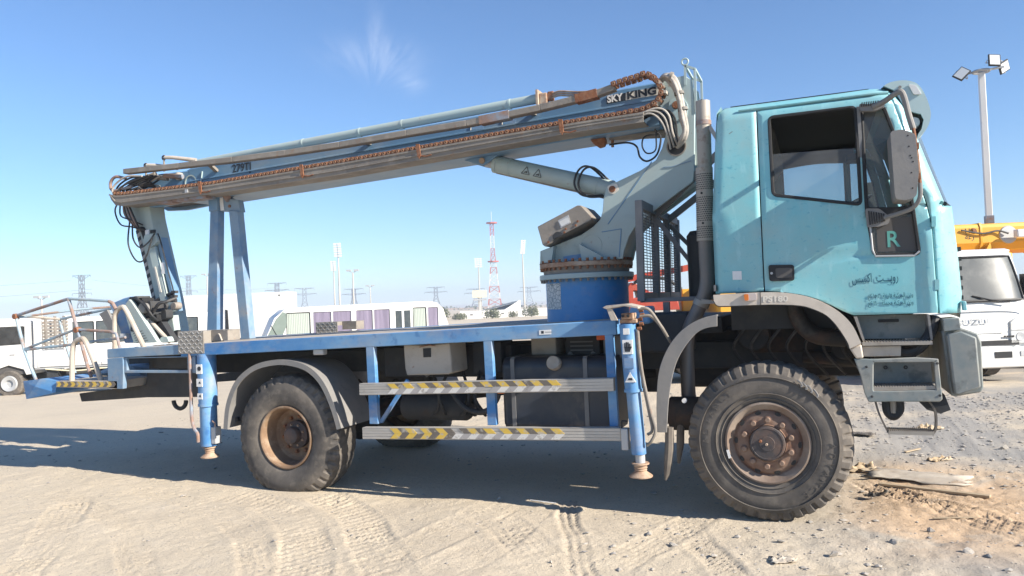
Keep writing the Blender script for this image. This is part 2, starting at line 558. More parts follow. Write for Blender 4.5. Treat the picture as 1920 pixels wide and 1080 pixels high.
def terrain(x, y):
    s = (np.asarray(x) - 4.564) * FX + (np.asarray(y) + 5.647) * FY
    return -0.85 * smooth01((s - 12.5) / 19) - 0.5 * smooth01((s - 35) / 110) - 2.5 * smooth01((s - 160) / 900)


def vnoise(x, y, seed):
    """smooth value noise on arrays"""
    g = np.random.default_rng(seed).random((256, 256))
    xi, yi = np.floor(x).astype(int), np.floor(y).astype(int)
    fx, fy = x - xi, y - yi
    fx, fy = fx * fx * (3 - 2 * fx), fy * fy * (3 - 2 * fy)
    a = g[xi % 256, yi % 256]
    b = g[(xi + 1) % 256, yi % 256]
    c = g[xi % 256, (yi + 1) % 256]
    d = g[(xi + 1) % 256, (yi + 1) % 256]
    return (a * (1 - fx) + b * fx) * (1 - fy) + (c * (1 - fx) + d * fx) * fy - .5


def track_field(x, y, pts, width, ribs, amp, cleat=0.0):
    """tyre track pressed along a curve through pts: long ribs across the width, cleats along it"""
    P = np.array([(p.x, p.y) for p in bez([(a, b, 0) for a, b in pts], 14)])
    best = np.full(x.shape, 1e9)
    off = np.zeros(x.shape)
    along = np.zeros(x.shape)
    L = 0
    for i in range(len(P) - 1):
        d = P[i + 1] - P[i]
        l = np.hypot(*d)
        t = np.clip(((x - P[i, 0]) * d[0] + (y - P[i, 1]) * d[1]) / (l * l), 0, 1)
        qx, qy = x - P[i, 0] - t * d[0], y - P[i, 1] - t * d[1]
        dist = np.hypot(qx, qy)
        m = dist < best
        best = np.where(m, dist, best)
        off = np.where(m, np.sign(d[0] * qy - d[1] * qx) * dist, off)
        along = np.where(m, L + t * l, along)
        L += l
    off = off + vnoise(x * 7, y * 7, 31) * .022 + vnoise(x * 2, y * 2, 32) * .03
    u = off / (width / 2)
    inside = smooth01((1 - np.abs(u)) / .12) * smooth01(along / .15) * smooth01((L - along) / .15)
    h = np.sin((u * .5 + .5) * ribs * 2 * math.pi) * amp
    if cleat:
        h = h * (1 - .5 * cleat) + cleat * amp * np.sign(np.sin((along + off * .45) / .045 * math.pi)) * .5
    return inside * (h - amp * .6) + amp * .5 * np.exp(-((np.abs(u) - 1.1) / .12) ** 2) * smooth01(along / .15) * smooth01((L - along) / .15)


TRACKS = [([(-0.1, -2.6), (-0.75, -1.75), (-1.25, -1.25), (-1.75, -.75)], .34, 6, .009, .4),
          ([(-2.4, -.55), (-1.7, -0.78), (-0.61, -1.25), (0.55, -2.1), (1.0, -2.6)], .24, 5, .008, 0),
          ([(-1.6, -.3), (-1.08, -0.41), (-0.06, -0.75), (0.95, -1.5), (1.6, -2.3)], .26, 5, .008, .2),
          ([(-0.49, -0.2), (0.48, -0.6), (1.2, -1.3), (1.75, -2.1)], .36, 7, .011, .6),
          ([(0.37, -.02), (1.1, -0.5), (1.7, -1.2), (2.3, -1.9)], .34, 7, .011, .6),
          ([(1.75, -2.0), (1.98, -1.2), (2.11, -.2), (2.15, .35)], .42, 9, .008, 0),
          ([(2.3, -1.9), (2.45, -1.0), (2.42, 0.1)], .38, 8, .008, 0),
          ([(1.95, -.1), (2.35, -.5), (2.9, -1.15), (3.3, -1.6)], .34, 6, .010, .4),
          ([(2.60, 0.35), (2.75, -.2), (2.98, -.75), (3.25, -1.45)], .18, 3, .014, 0),
          ([(3.30, -1.2), (3.5, -.55), (3.72, 0.1), (3.80, .5)], .30, 6, .010, .3),
          ([(4.15, -1.3), (3.85, -.7), (3.6, -.1)], .22, 5, .010, 0),
          ([(4.83, 1.5), (5.1, .95), (5.4, .5), (5.9, -.1)], .30, 5, .020, .3),
          ([(4.75, .62), (5.3, .55), (5.9, .47), (6.6, .5)], .34, 5, .018, .2),
          ([(5.0, 1.2), (5.6, .9), (6.3, .8)], .30, 4, .02, .2),
          ([(-7, 3.6), (-3, 4.2), (1, 4.2), (5, 4.6)], .4, 6, .012, .3),
          ([(-7, 5.2), (-3, 5.4), (1, 5.9), (5, 5.8)], .4, 6, .012, .3)]


def axis_steps(lo, hi, step, reach, grow=1.16, mid=None):
    a = list(np.arange(lo, hi + 1e-6, step))
    s = step
    l, r = [], []
    x = lo
    while x > -reach:
        s *= grow
        x -= s
        l.append(x)
    s = step
    x = hi
    while x < reach:
        s *= grow
        x += s
        r.append(x)
    return np.array(l[::-1] + a + r)


gx = axis_steps(-3.6, 6.6, 0.022, 6500)
gy = axis_steps(-2.6, 1.4, 0.022, 6500)
GX, GY = np.meshgrid(gx, gy, indexing='ij')
GZ = terrain(GX, GY)
near = smooth01((14 - np.hypot(GX - 3, GY + 1)) / 7)
GZ = GZ + near * (vnoise(GX * .9, GY * .9, 1) * .035 + vnoise(GX * 3.1 + 9, GY * 3.1, 2) * .014 + vnoise(GX * 9, GY * 9 + 4, 3) * .005 + vnoise(GX * 22, GY * 22, 4) * .0055 + vnoise(GX * 40, GY * 40, 7) * .0035)
right = smooth01((GX - 3.2) / 1.8)
GZ = GZ + near * right * (vnoise(GX * 5 + 3, GY * 5, 5) * .022 + vnoise(GX * 16, GY * 16, 6) * .012)
sel = (np.hypot(GX - 2, GY) < 10)
hx, hy = GX[sel], GY[sel]
hz = np.zeros(hx.shape)
brk = np.clip(.05 + 1.0 * np.clip(vnoise(hx * 1.3, hy * 1.3, 9) + .5 + .5 * vnoise(hx * 6, hy * 6, 10), 0, 1), .12, 1) * 1.35
for T in TRACKS:
    hz += track_field(hx, hy, *T) * brk
# sand heaped at the front wheel and ruts to the right of it
hz += .05 * np.exp(-(((hx - 4.15) / .55) ** 2 + ((hy - .2) / .25) ** 2)) * .25
hz += .045 * np.exp(-(((hx - 5.35) / .5) ** 2 + ((hy - .55) / .18) ** 2)) + .04 * np.exp(-(((hx - 5.9) / .4) ** 2 + ((hy - .2) / .2) ** 2))
GZ[sel] += hz
# wheels stand on flat patches
for (wx, wy, wz) in ((0, .2, 0.0), (4.2, .2, 0.0), (0, 2.25, 0.0), (4.2, 2.25, 0.0)):
    k = np.exp(-(((GX - wx) / .33) ** 4 + ((GY - wy) / .35) ** 4))
    GZ = GZ * (1 - k) + wz * k
nx_, ny_ = GX.shape
me = bpy.data.meshes.new('ground')
verts = np.stack([GX, GY, GZ], -1).reshape(-1, 3)
idx = np.arange(nx_ * ny_).reshape(nx_, ny_)
quads = np.stack([idx[:-1, :-1], idx[1:, :-1], idx[1:, 1:], idx[:-1, 1:]], -1).reshape(-1, 4)
me.vertices.add(len(verts))
me.vertices.foreach_set('co', verts.ravel())
me.loops.add(quads.size)
me.loops.foreach_set('vertex_index', quads.ravel())
me.polygons.add(len(quads))
me.polygons.foreach_set('loop_start', np.arange(0, quads.size, 4))
me.update(calc_edges=True)
me.validate()
me.polygons.foreach_set('use_smooth', [True] * len(me.polygons))


def ground_h(x, y):
    i = int(np.clip(np.searchsorted(gx, x) - 1, 0, nx_ - 2))
    j = int(np.clip(np.searchsorted(gy, y) - 1, 0, ny_ - 2))
    tx, ty = (x - gx[i]) / (gx[i + 1] - gx[i]), (y - gy[j]) / (gy[j + 1] - gy[j])
    return float((GZ[i, j] * (1 - tx) + GZ[i + 1, j] * tx) * (1 - ty) + (GZ[i, j + 1] * (1 - tx) + GZ[i + 1, j + 1] * tx) * ty)


def ground_material():
    m = bpy.data.materials.new('sand')
    m.use_nodes = True
    t = m.node_tree
    p = t.nodes['Principled BSDF']
    p.inputs['Roughness'].default_value = .95
    p.inputs['Specular IOR Level'].default_value = .15
    tc = t.nodes.new('ShaderNodeTexCoord')

    def noise(scale, detail=6, rough=.6, loc=(0, 0, 0), dist=0):
        mp = t.nodes.new('ShaderNodeMapping')
        mp.inputs['Location'].default_value = loc
        t.links.new(tc.outputs['Object'], mp.inputs[0])
        n = t.nodes.new('ShaderNodeTexNoise')
        n.inputs['Scale'].default_value = scale
        n.inputs['Detail'].default_value = detail
        n.inputs['Roughness'].default_value = rough
        n.inputs['Distortion'].default_value = dist
        t.links.new(mp.outputs[0], n.inputs['Vector'])
        return n.outputs[0]

    def rng_(v, lo, hi, a=0, b=1):
        n = t.nodes.new('ShaderNodeMapRange')
        n.interpolation_type = 'SMOOTHSTEP'
        for i, q in enumerate((lo, hi, a, b)):
            n.inputs[i + 1].default_value = q
        t.links.new(v, n.inputs[0])
        return n.outputs[0]

    def mul(a, b):
        n = t.nodes.new('ShaderNodeMath')
        n.operation = 'MULTIPLY'
        t.links.new(a, n.inputs[0])
        if isinstance(b, float):
            n.inputs[1].default_value = b
        else:
            t.links.new(b, n.inputs[1])
        return n.outputs[0]

    def mix(fac, a, b):
        n = t.nodes.new('ShaderNodeMix')
        n.data_type = 'RGBA'
        t.links.new(fac, n.inputs[0])
        for i, q in ((6, a), (7, b)):
            if isinstance(q, tuple):
                n.inputs[i].default_value = (*q, 1)
            else:
                t.links.new(q, n.inputs[i])
        return n.outputs[2]

    sx = t.nodes.new('ShaderNodeSeparateXYZ')
    t.links.new(tc.outputs['Object'], sx.inputs[0])
    X, Y = sx.outputs[0], sx.outputs[1]
    col = mix(rng_(noise(.55), .38, .64), (.56, .478, .362), (.51, .436, .336))
    col = mix(rng_(noise(2.6, loc=(4, 2, 0)), .45, .7, 0, .6), col, (.56, .485, .38))
    # greyer gravel towards the front of the truck, blown orange sand beside the front wheel
    gr = mul(rng_(X, 3.6, 5.6), rng_(noise(.9, loc=(7, 1, 0)), .32, .55))
    col = mix(gr, col, (.335, .315, .285))
    osand = mul(mul(rng_(X, 4.4, 5.2), rng_(noise(1.1, loc=(2, 8, 0), dist=.6), .34, .50)), mul(rng_(Y, -.9, .2), rng_(Y, 2.6, 1.4)))
    col = mix(osand, col, (.53, .385, .255))
    col = mix(rng_(noise(55, 3, .6), .57, .68, 0, .6), col, (.25, .22, .19))
    col = mix(rng_(noise(90, 2, .6, (3, 3, 3)), .62, .72, 0, .5), col, (.58, .54, .47))
    t.links.new(col, p.inputs['Base Color'])
    b1 = t.nodes.new('ShaderNodeBump')
    b1.inputs['Strength'].default_value = .55
    b1.inputs['Distance'].default_value = .02
    t.links.new(noise(38, 6, .7), b1.inputs['Height'])
    b2 = t.nodes.new('ShaderNodeBump')
    b2.inputs['Strength'].default_value = .5
    b2.inputs['Distance'].default_value = .006
    t.links.new(noise(160, 3, .6), b2.inputs['Height'])
    t.links.new(b1.outputs[0], b2.inputs['Normal'])
    t.links.new(b2.outputs[0], p.inputs['Normal'])
    return m


MATS['sand'] = ground_material()
me.materials.append(MATS['sand'])
ground = bpy.data.objects.new('ground', me)
C.objects.link(ground)
tag(ground, None, None, kind='structure')

# far dunes
mb = MB()
n = 70
ang0, ang1 = R(100), R(150)
ring = []
for k in range(n + 1):
    a = ang0 + (ang1 - ang0) * k / n
    ring.append(a)
dv, df = [], []
for k, a in enumerate(ring):
    h = 5.2 * (.35 + .65 * (float(vnoise(np.array([k * .16]), np.array([.5]), 21)[0]) + .5)) + 1.2 * float(vnoise(np.array([k * .7]), np.array([2.5]), 22)[0])
    for j, (d, q) in enumerate(((470, 0), (520, .55), (570, 1.0), (640, .8), (800, 0))):
        dv.append((4.5 + d * math.cos(a), -5.6 + d * math.sin(a), -4.5 + q * h))
for k in range(n):
    for j in range(4):
        df.append((k * 5 + j, k * 5 + 5 + j, k * 5 + 6 + j, k * 5 + 1 + j))
mb.add(dv, df)
tag(mb.build('sand_dunes', 'dune', smooth=60), None, None, kind='structure')

# ================================================================ THE BOOM TRUCK
truck = thing('boom_truck', 'turquoise four wheel drive boom lift truck with blue flatbed in the foreground', 'truck')


def dz(x):
    return 1.3866 + 0.0259 * x          # the flatbed stands a little lower over the flat rear tyre


# ---------------------------------------------------------------- flatbed
RW = 2.45


def rail(name, x0, x1, y0, y1, top=0.0, h=.112, m='deck_blue'):
    mb = MB()
    mb.prism([(x0, dz(x0) + top - h), (x1, dz(x1) + top - h), (x1, dz(x1) + top), (x0, dz(x0) + top)], y0, y1)
    return mb.build(name, m, truck, bevel=.006)


rail('side_rail', -1.20, 3.145, 0.0, .055)
rail('side_rail', -2.183, -1.203, 0.0, .055, h=.092, m='frame_blue')
rail('side_rail', -2.183, 3.145, RW - .055, RW)
rail('end_rail', 3.085, 3.143, .057, RW - .057)
rail('end_rail', -2.181, -2.125, .057, RW - .057, h=.092, m='frame_blue')
xs = [-2.12, -1.22, -.12, .98, 2.06, 3.08]
for i in range(5):
    x0, x1 = xs[i] + .004, xs[i + 1] - .004
    mb = MB()
    mb.prism([(x0, dz(x0) - .030), (x1, dz(x1) - .030), (x1, dz(x1) - .006), (x0, dz(x0) - .006)], .058, RW - .058)
    mb.build('deck_plate', 'deck_dust', truck, bevel=.003)
for x in np.arange(-1.9, 3.0, .55):
    MB().box(x, x + .07, .06, RW - .06, dz(x) - .112, dz(x) - .034).build('cross_beam', 'dark_steel', truck)
# rear corner frame with its long opening
mb = MB()
mb.prism([(-2.185, dz(-2.185) - .095), (-1.965, dz(-1.965) - .095), (-1.965, 1.10), (-1.98, .925), (-2.06, .925), (-2.18, .935)], .0, .05)
mb.build('corner_post', 'frame_blue', truck, bevel=.004)
mb = MB()
mb.prism([(-1.962, dz(-1.96) - .095), (-1.03, dz(-1.03) - .115), (-1.03, 1.08), (-1.962, 1.085)], .012, .045, holes=[[(-1.93, 1.232), (-1.93, 1.112), (-1.13, 1.108), (-1.13, 1.235)]])
mb.build('rear_panel', 'frame_blue', truck, bevel=.004)
MB().prism([(-1.94, 1.238), (-1.12, 1.238), (-1.12, 1.10), (-1.94, 1.10)], .30, .33).build('recess_back', 'dark_steel', truck)
mb = MB()
mb.prism([(-1.97, 1.082), (-1.1, 1.082), (-1.1, .81), (-1.99, .80), (-2.95, .745), (-2.98, .835), (-2.0, .93)], .30, .36)
mb.build('subframe_plate', 'dark_steel', truck, bevel=.006)
mb = MB()
mb.prism([(-1.97, 1.082), (-1.1, 1.082), (-1.1, .81), (-1.99, .80), (-2.95, .745), (-2.98, .835), (-2.0, .93)], 2.09, 2.15)
mb.build('subframe_plate', 'dark_steel', truck, bevel=.006)
MB().tube([(x, .42, z) for x, z in arc(-1.66, .755, .085, 180, 360, 12)], .022, 8).build('tow_hook', 'dark_steel', truck)
# rear step with chevrons
mb = MB()
mb.prism([(-2.935, .94), (-2.052, .925), (-2.052, 1.008), (-2.935, 1.003)], .0, .5)
rear_step = mb.build('rear_step', 'dusty_beige', truck, bevel=.004)
mb = MB()
k = 0
x = -2.93
while x < -2.10:
    for (za, zb, s) in ((.945, .972, -1), (.972, .999, 1)):
        q = .026
        a, b = (0, q) if s < 0 else (q, 0)
        mb.prism([(x + a, za), (x + .052 + a, za), (x + .052 + b, zb), (x + b, zb)], -.004, -.001, mi=k % 2)
    x += .052
    k += 1
mb.build('hazard_chevrons', ['yellow_tape', 'dark_tape'], rear_step, smooth=0)
# bent guard rails on the rear step and the bed
for pts in ([(-2.775, .06, 1.0), (-2.755, .06, 1.30), (-2.72, .06, 1.40), (-2.64, .06, 1.435), (-2.55, .06, 1.40), (-2.345, .06, 1.0)],
            [(-2.423, .30, 1.30), (-2.412, .30, 1.62), (-2.385, .30, 1.71), (-2.31, .30, 1.755), (-2.235, .30, 1.71), (-2.00, .30, 1.32)]):
    MB().tube(bez(pts, 8), .026, 10).build('grab_rail', 'dusty_beige', truck)

# ---------------------------------------------------------------- chassis and running gear
for y in (.82, 1.56):
    mb = MB()
    mb.prism([(-2.9, 1.0), (5.25, 1.02), (5.25, 1.22), (3.2, 1.25), (-2.9, 1.20)], y, y + .075)
    mb.build('chassis_rail', 'dark_steel', truck, bevel=.008)
for x in (-1.5, -.5, .9, 1.9, 2.9, 4.9):
    MB().box(x, x + .1, .9, 1.555, 1.03, 1.17).build('cross_member', 'dark_steel', truck)
for x in (0.0, 4.2):
    hz_ = .485 if x == 0 else .557
    mb = MB()
    mb.tube([(x, .36, hz_), (x, .8, hz_), (x, 1.0, hz_), (x, 1.22, hz_), (x, 1.45, hz_), (x, 1.65, hz_), (x, 2.1, hz_)], [.11, .09, .12, .24, .12, .09, .11], 16)
    mb.build('axle', 'engine', truck)
    for y in (.78, 1.6):
        for j in range(5):
            mb = MB()
            z = hz_ + .13 + j * .022
            l = .52 - j * .07
            mb.tube([(x - l, y, z + .14), (x - l * .5, y, z + .04), (x, y, z), (x + l * .5, y, z + .04), (x + l, y, z + .14)], .012, 4)
            mb.build('leaf_spring', 'engine', truck)
mb = MB()
mb.cyl((.2, 1.22, .62), (3.2, 1.22, .95), .055, 14)
mb.build('drive_shaft', 'engine', truck)
# engine bay behind the front wheel
mb = MB()
mb.box(3.95, 5.15, .85, 1.6, .95, 1.72)
mb.box(4.05, 4.95, .72, .85, 1.15, 1.5)
mb.cyl((4.1, .72, 1.3), (4.1, .5, 1.3), .12, 18)
mb.cyl((4.75, .72, 1.2), (4.75, .55, 1.2), .10, 18)
mb.cyl((4.45, .7, 1.12), (4.95, .62, 1.08), .05, 12)
mb.build('engine_block', 'engine', truck, bevel=.01)
MB().box(3.55, 3.95, .9, 1.55, .85, 1.35).build('gearbox', 'engine', truck, bevel=.03)
MB().tube(bez([(4.40, .35, 1.62), (4.44, .33, 1.42), (4.55, .33, 1.30), (4.75, .34, 1.27)], 8), .06, 14).build('intake_pipe', 'engine', truck)
for k in range(7):
    x = 4.0 + .13 * k
    MB().tube(bez([(x, .5, 1.6), (x + .06, .46, 1.4), (x - .05, .5, 1.2), (x + .1, .62, .98)], 6), .012, 6).build('hose', 'black_hose', truck)
MB().box(3.95, 5.2, .42, .46, 1.35, 1.62).build('wheel_arch_liner', 'dark_steel', truck)
# transverse liner behind the front wheel, air tanks, battery box and fuel tank
mb = MB()
prof = [(.62, .23), (1.12, .23), (1.17, .28), (1.17, .70), (1.12, .75), (.62, .75), (.56, .70), (.56, .28)]
mb.prism([(b, a) for a, b in prof], 2.08, 3.04, axis=0)
tank = mb.build('fuel_tank', 'tank_navy', truck, bevel=.05)
for x in (2.17, 2.80):
    mb = MB()
    mb.prism([(.222, .57), (.222, 1.16), (.24, 1.178), (.7, 1.178), (.7, 1.172), (.26, 1.172), (.228, 1.15), (.228, .57)], x, x + .035, axis=0)
    mb.build('tank_strap', 'guard_grey', tank)
mb = MB()
mb.lathe([(0, -.02), (.052, -.02), (.06, -.005), (.06, .035), (.05, .05), (.05, .12)], (2.56, .20, 1.13), (0, 1, -.25), 24)
mb.build('filler_cap', 'dusty_beige', tank)
for (x0, x1, y, z0, z1, m, nm) in ((2.25, 2.48, .52, 1.17, 1.33, 'dusty_beige', 'valve_box'), (2.55, 2.86, .55, 1.16, 1.335, 'dark_steel', 'control_valve'), (1.72, 2.0, .45, 1.02, 1.3, 'dark_steel', 'battery_box'), (2.9, 3.07, .5, 1.14, 1.33, 'grey_plastic', 'air_dryer')):
    mb = MB()
    mb.box(x0, x1, y, y + .28, z0, z1)
    o = mb.build(nm, m, truck, bevel=.012)
for k in range(3):
    MB().box(2.60, 2.80, .541, .548, 1.20 + .035 * k, 1.212 + .035 * k).build('cooling_fin', 'guard_grey', truck)
for k in range(2):
    MB().cyl((2.60 + .2 * k, .548, 1.175), (2.60 + .2 * k, .53, 1.175), .02, 14).build('valve_knob', 'guard_grey', truck)
MB().box(2.90, 3.04, .30, .34, 1.30, 1.345).build('cargo_strap', 'orange_red', truck, bevel=.008)
mb = MB()
mb.lathe([(0, 0), (.11, .0), (.125, .03), (.125, .62), (.11, .65), (0, .65)], (1.0, .5, .72), (1, 0, 0), 24)
mb.build('air_tank', 'dark_steel', truck)
mb = MB()
mb.lathe([(0, 0), (.11, .0), (.125, .03), (.125, .5), (.11, .53), (0, .53)], (1.15, 1.9, .78), (1, 0, 0), 24)
mb.build('air_tank', 'dark_steel', truck)
mb = MB()
mb.box(.75, 2.05, .55, .8, .98, 1.26)
mb.build('subframe_beam', 'dark_steel', truck, bevel=.01)
MB().box(2.15, 3.1, 2.05, 2.35, .66, 1.2).build('side_locker', 'dark_steel', truck, bevel=.02)
for k, (x, s) in enumerate(((1.35, .1), (1.5, -.05), (1.62, .12), (1.78, .02), (1.9, -.1))):
    MB().tube(bez([(x, .38 + .03 * k, 1.05), (x + s, .3, .86), (x + s * .5, .34, .70), (x - .1, .48, .66), (x - .3, .6, .8)], 8), .014, 8).build('hose', 'black_hose', truck)
MB().tube(bez([(1.55, .3, .92), (1.72, .25, .75), (1.92, .25, .72), (2.02, .3, .88), (1.85, .35, 1.0)], 8), .026, 10).build('coiled_hose', 'black_hose', truck)
# tool box
mb = MB()
mb.prism([(1.203, 1.308), (1.43, 1.298), (1.655, 1.315), (1.668, 1.06), (1.63, 1.045), (1.225, 1.037), (1.21, 1.10)], .14, .46)
tb = mb.build('tool_box', 'dusty_beige', truck, bevel=.012)
MB().prism([(1.40, 1.27), (1.475, 1.272), (1.472, 1.195), (1.40, 1.193)], .134, .139).build('hole_plate', 'black', tb)  # square hole in the box: its dark inside put in as a black plate
mb = MB()
mb.prism([(1.365, 1.285), (1.46, 1.305), (1.52, 1.292), (1.52, 1.287), (1.46, 1.296), (1.37, 1.278)], .130, .1385)
mb.build('broken_edge', 'rust', tb)
# posts under the bed, braces, step bars
for (x0, x1, yz) in ((.909, .99, .0), (2.03, 2.105, 0), (3.05, 3.115, 0)):
    mb = MB()
    mb.prism([(x0, dz(x0) - .11), (x1, dz(x1) - .11), (x1 + .012, .62 + x1 * .012), (x0 + .008, .62 + x0 * .012)], .002, .05)
    mb.build('step_post', 'deck_blue', truck, bevel=.004)
MB().bar((1.0, .06, .64), (1.25, .12, 1.0), .03, .03).build('step_brace', 'deck_blue', truck)
MB().bar((1.65, .35, 1.27), (1.35, .25, 1.02), .03, .02).build('step_brace', 'guard_grey', truck)


def step_bar(xa, xb, za, zb, ta, tb_, seed, left):
    h = .100
    sl = (zb - za) / (xb - xa)

    def z(x):
        return za + (x - xa) * sl
    mb = MB()
    # ribbed extrusion: four flutes across the face
    prof = [(-.055, 0), (-.062, .004)]
    for i in range(4):
        b = .004 + i * .023
        prof += [(-.062, b + .019), (-.057, b + .0195), (-.057, b + .0225), (-.062, b + .023)]
    prof += [(-.062, h - .003), (-.055, h), (.0, h), (.0, 0)]
    v = [(x, y, z(x) - h + zz) for x in (xa, xb) for (y, zz) in prof]
    n = len(prof)
    f = [(i, (i + 1) % n, n + (i + 1) % n, n + i) for i in range(n)]
    f += [tuple(range(n)), tuple(range(2 * n - 1, n - 1, -1))]
    mb.add(v, f)
    bar_ = mb.build('step_bar', 'aluminium', truck, smooth=0)
    mb = MB()
    x = ta
    k = 0
    pitch = .072
    rr = random.Random(seed)
    while x < tb_:
        yel = x < ta + left
        for row, s in ((0, 1), (1, -1)):
            z0, z1 = (.052, .094) if row == 0 else (.008, .051)
            q = .045
            a, b = (q, 0) if s > 0 else (0, q)
            mi = (k % 2) if (row == 0 or yel) else 2 + (k % 2)
            if rr.random() > .04:
                mb.prism([(x + a, z(x + a) - h + z0), (x + a + pitch, z(x + a + pitch) - h + z0), (x + b + pitch, z(x + b + pitch) - h + z1), (x + b, z(x + b) - h + z1)], -.0655, -.0625, mi=mi)
        x += pitch
        k += 1
    mb.build('hazard_tape', ['yellow_tape', 'dark_tape', 'white_tape', 'grey_tape'], bar_, smooth=0)


step_bar(.869, 3.118, .988, 1.034, 1.15, 2.62, 3, 0.0)
step_bar(.884, 3.157, .610, .660, 1.16, 2.66, 5, .55)
MB().box(2.15, 2.20, -.02, .02, .905, .925).build('clearance_lamp', 'orange', truck)
MB().prism([(2.52, 1.405), (2.62, 1.408), (2.62, 1.372), (2.52, 1.369)], -.003, -.0005).build('warning_sticker', 'white_sticker', truck)
text('sticker_print', '■ ━━', .03, (2.535, -.0036, 1.378), (R(90), 0, 0), 'ink', truck, .0002)


# ---------------------------------------------------------------- wheels
def tyre_mesh(name, hub, far, lugs, squash, m):
    prof = [(.283, .035), (.292, .012), (.315, -.004), (.36, -.014), (.42, -.018), (.455, -.012), (.480, -.002), (.492, .002), (.500, .008), (.522, .022), (.546, .034), (.560, .052), (.566, .10), (.567, .18)]
    full = prof + [(r, .36 - y) for r, y in reversed(prof[:-1])]
    per = 6
    n = lugs * per
    dep = .005 if squash else .0085
    v, f = [], []
    m_ = len(full)
    for k in range(n):
        for i, (r, y) in enumerate(full):
            front = y < .18
            sh = 0 if front else 2
            up = ((k + sh) % per) < 4
            rr, yy = r, y
            if r > .495:
                if not up:
                    rr -= dep * min(1, (r - .495) / .045)
                    if r < .56:
                        yy += (.010 if front else -.010)
                else:
                    if r < .555:
                        yy -= (.003 if front else -.003)
            if far:
                yy = -yy
            a = 2 * math.pi * (k / n)
            v.append([hub[0] + rr * math.cos(a), hub[1] + yy, hub[2] + rr * math.sin(a)])
    for k in range(n):
        k2 = (k + 1) % n
        for i in range(m_ - 1):
            f.append((k * m_ + i, k2 * m_ + i, k2 * m_ + i + 1, k * m_ + i + 1))
    if squash:
        for i, p in enumerate(v):
            r, y = full[i % m_]
            z = p[2]
            if z < .30:
                t = (.30 - z) / .38
                side = -1 if (y < .18) != bool(far) else 1
                w_ = max(0, 1 - abs(r - .43) / .15)
                p[1] += side * .045 * t * w_
                p[0] += (p[0] - hub[0]) * .05 * t
            if z < .012:
                p[2] = .004 + .1 * max(z + .08, 0) * .1
    return v, f


RIM_FRONT = [(.290, .012), (.288, -.004), (.276, -.006), (.262, .006), (.245, .022), (.228, .034), (.222, .030), (.215, .020), (.20, .012), (.13, .004), (.125, .004)]
RIM_REAR = [(.290, .012), (.288, -.006), (.277, -.008), (.266, .0), (.258, .03), (.250, .10), (.240, .17), (.215, .195), (.18, .20), (.12, .20), (.10, .20)]


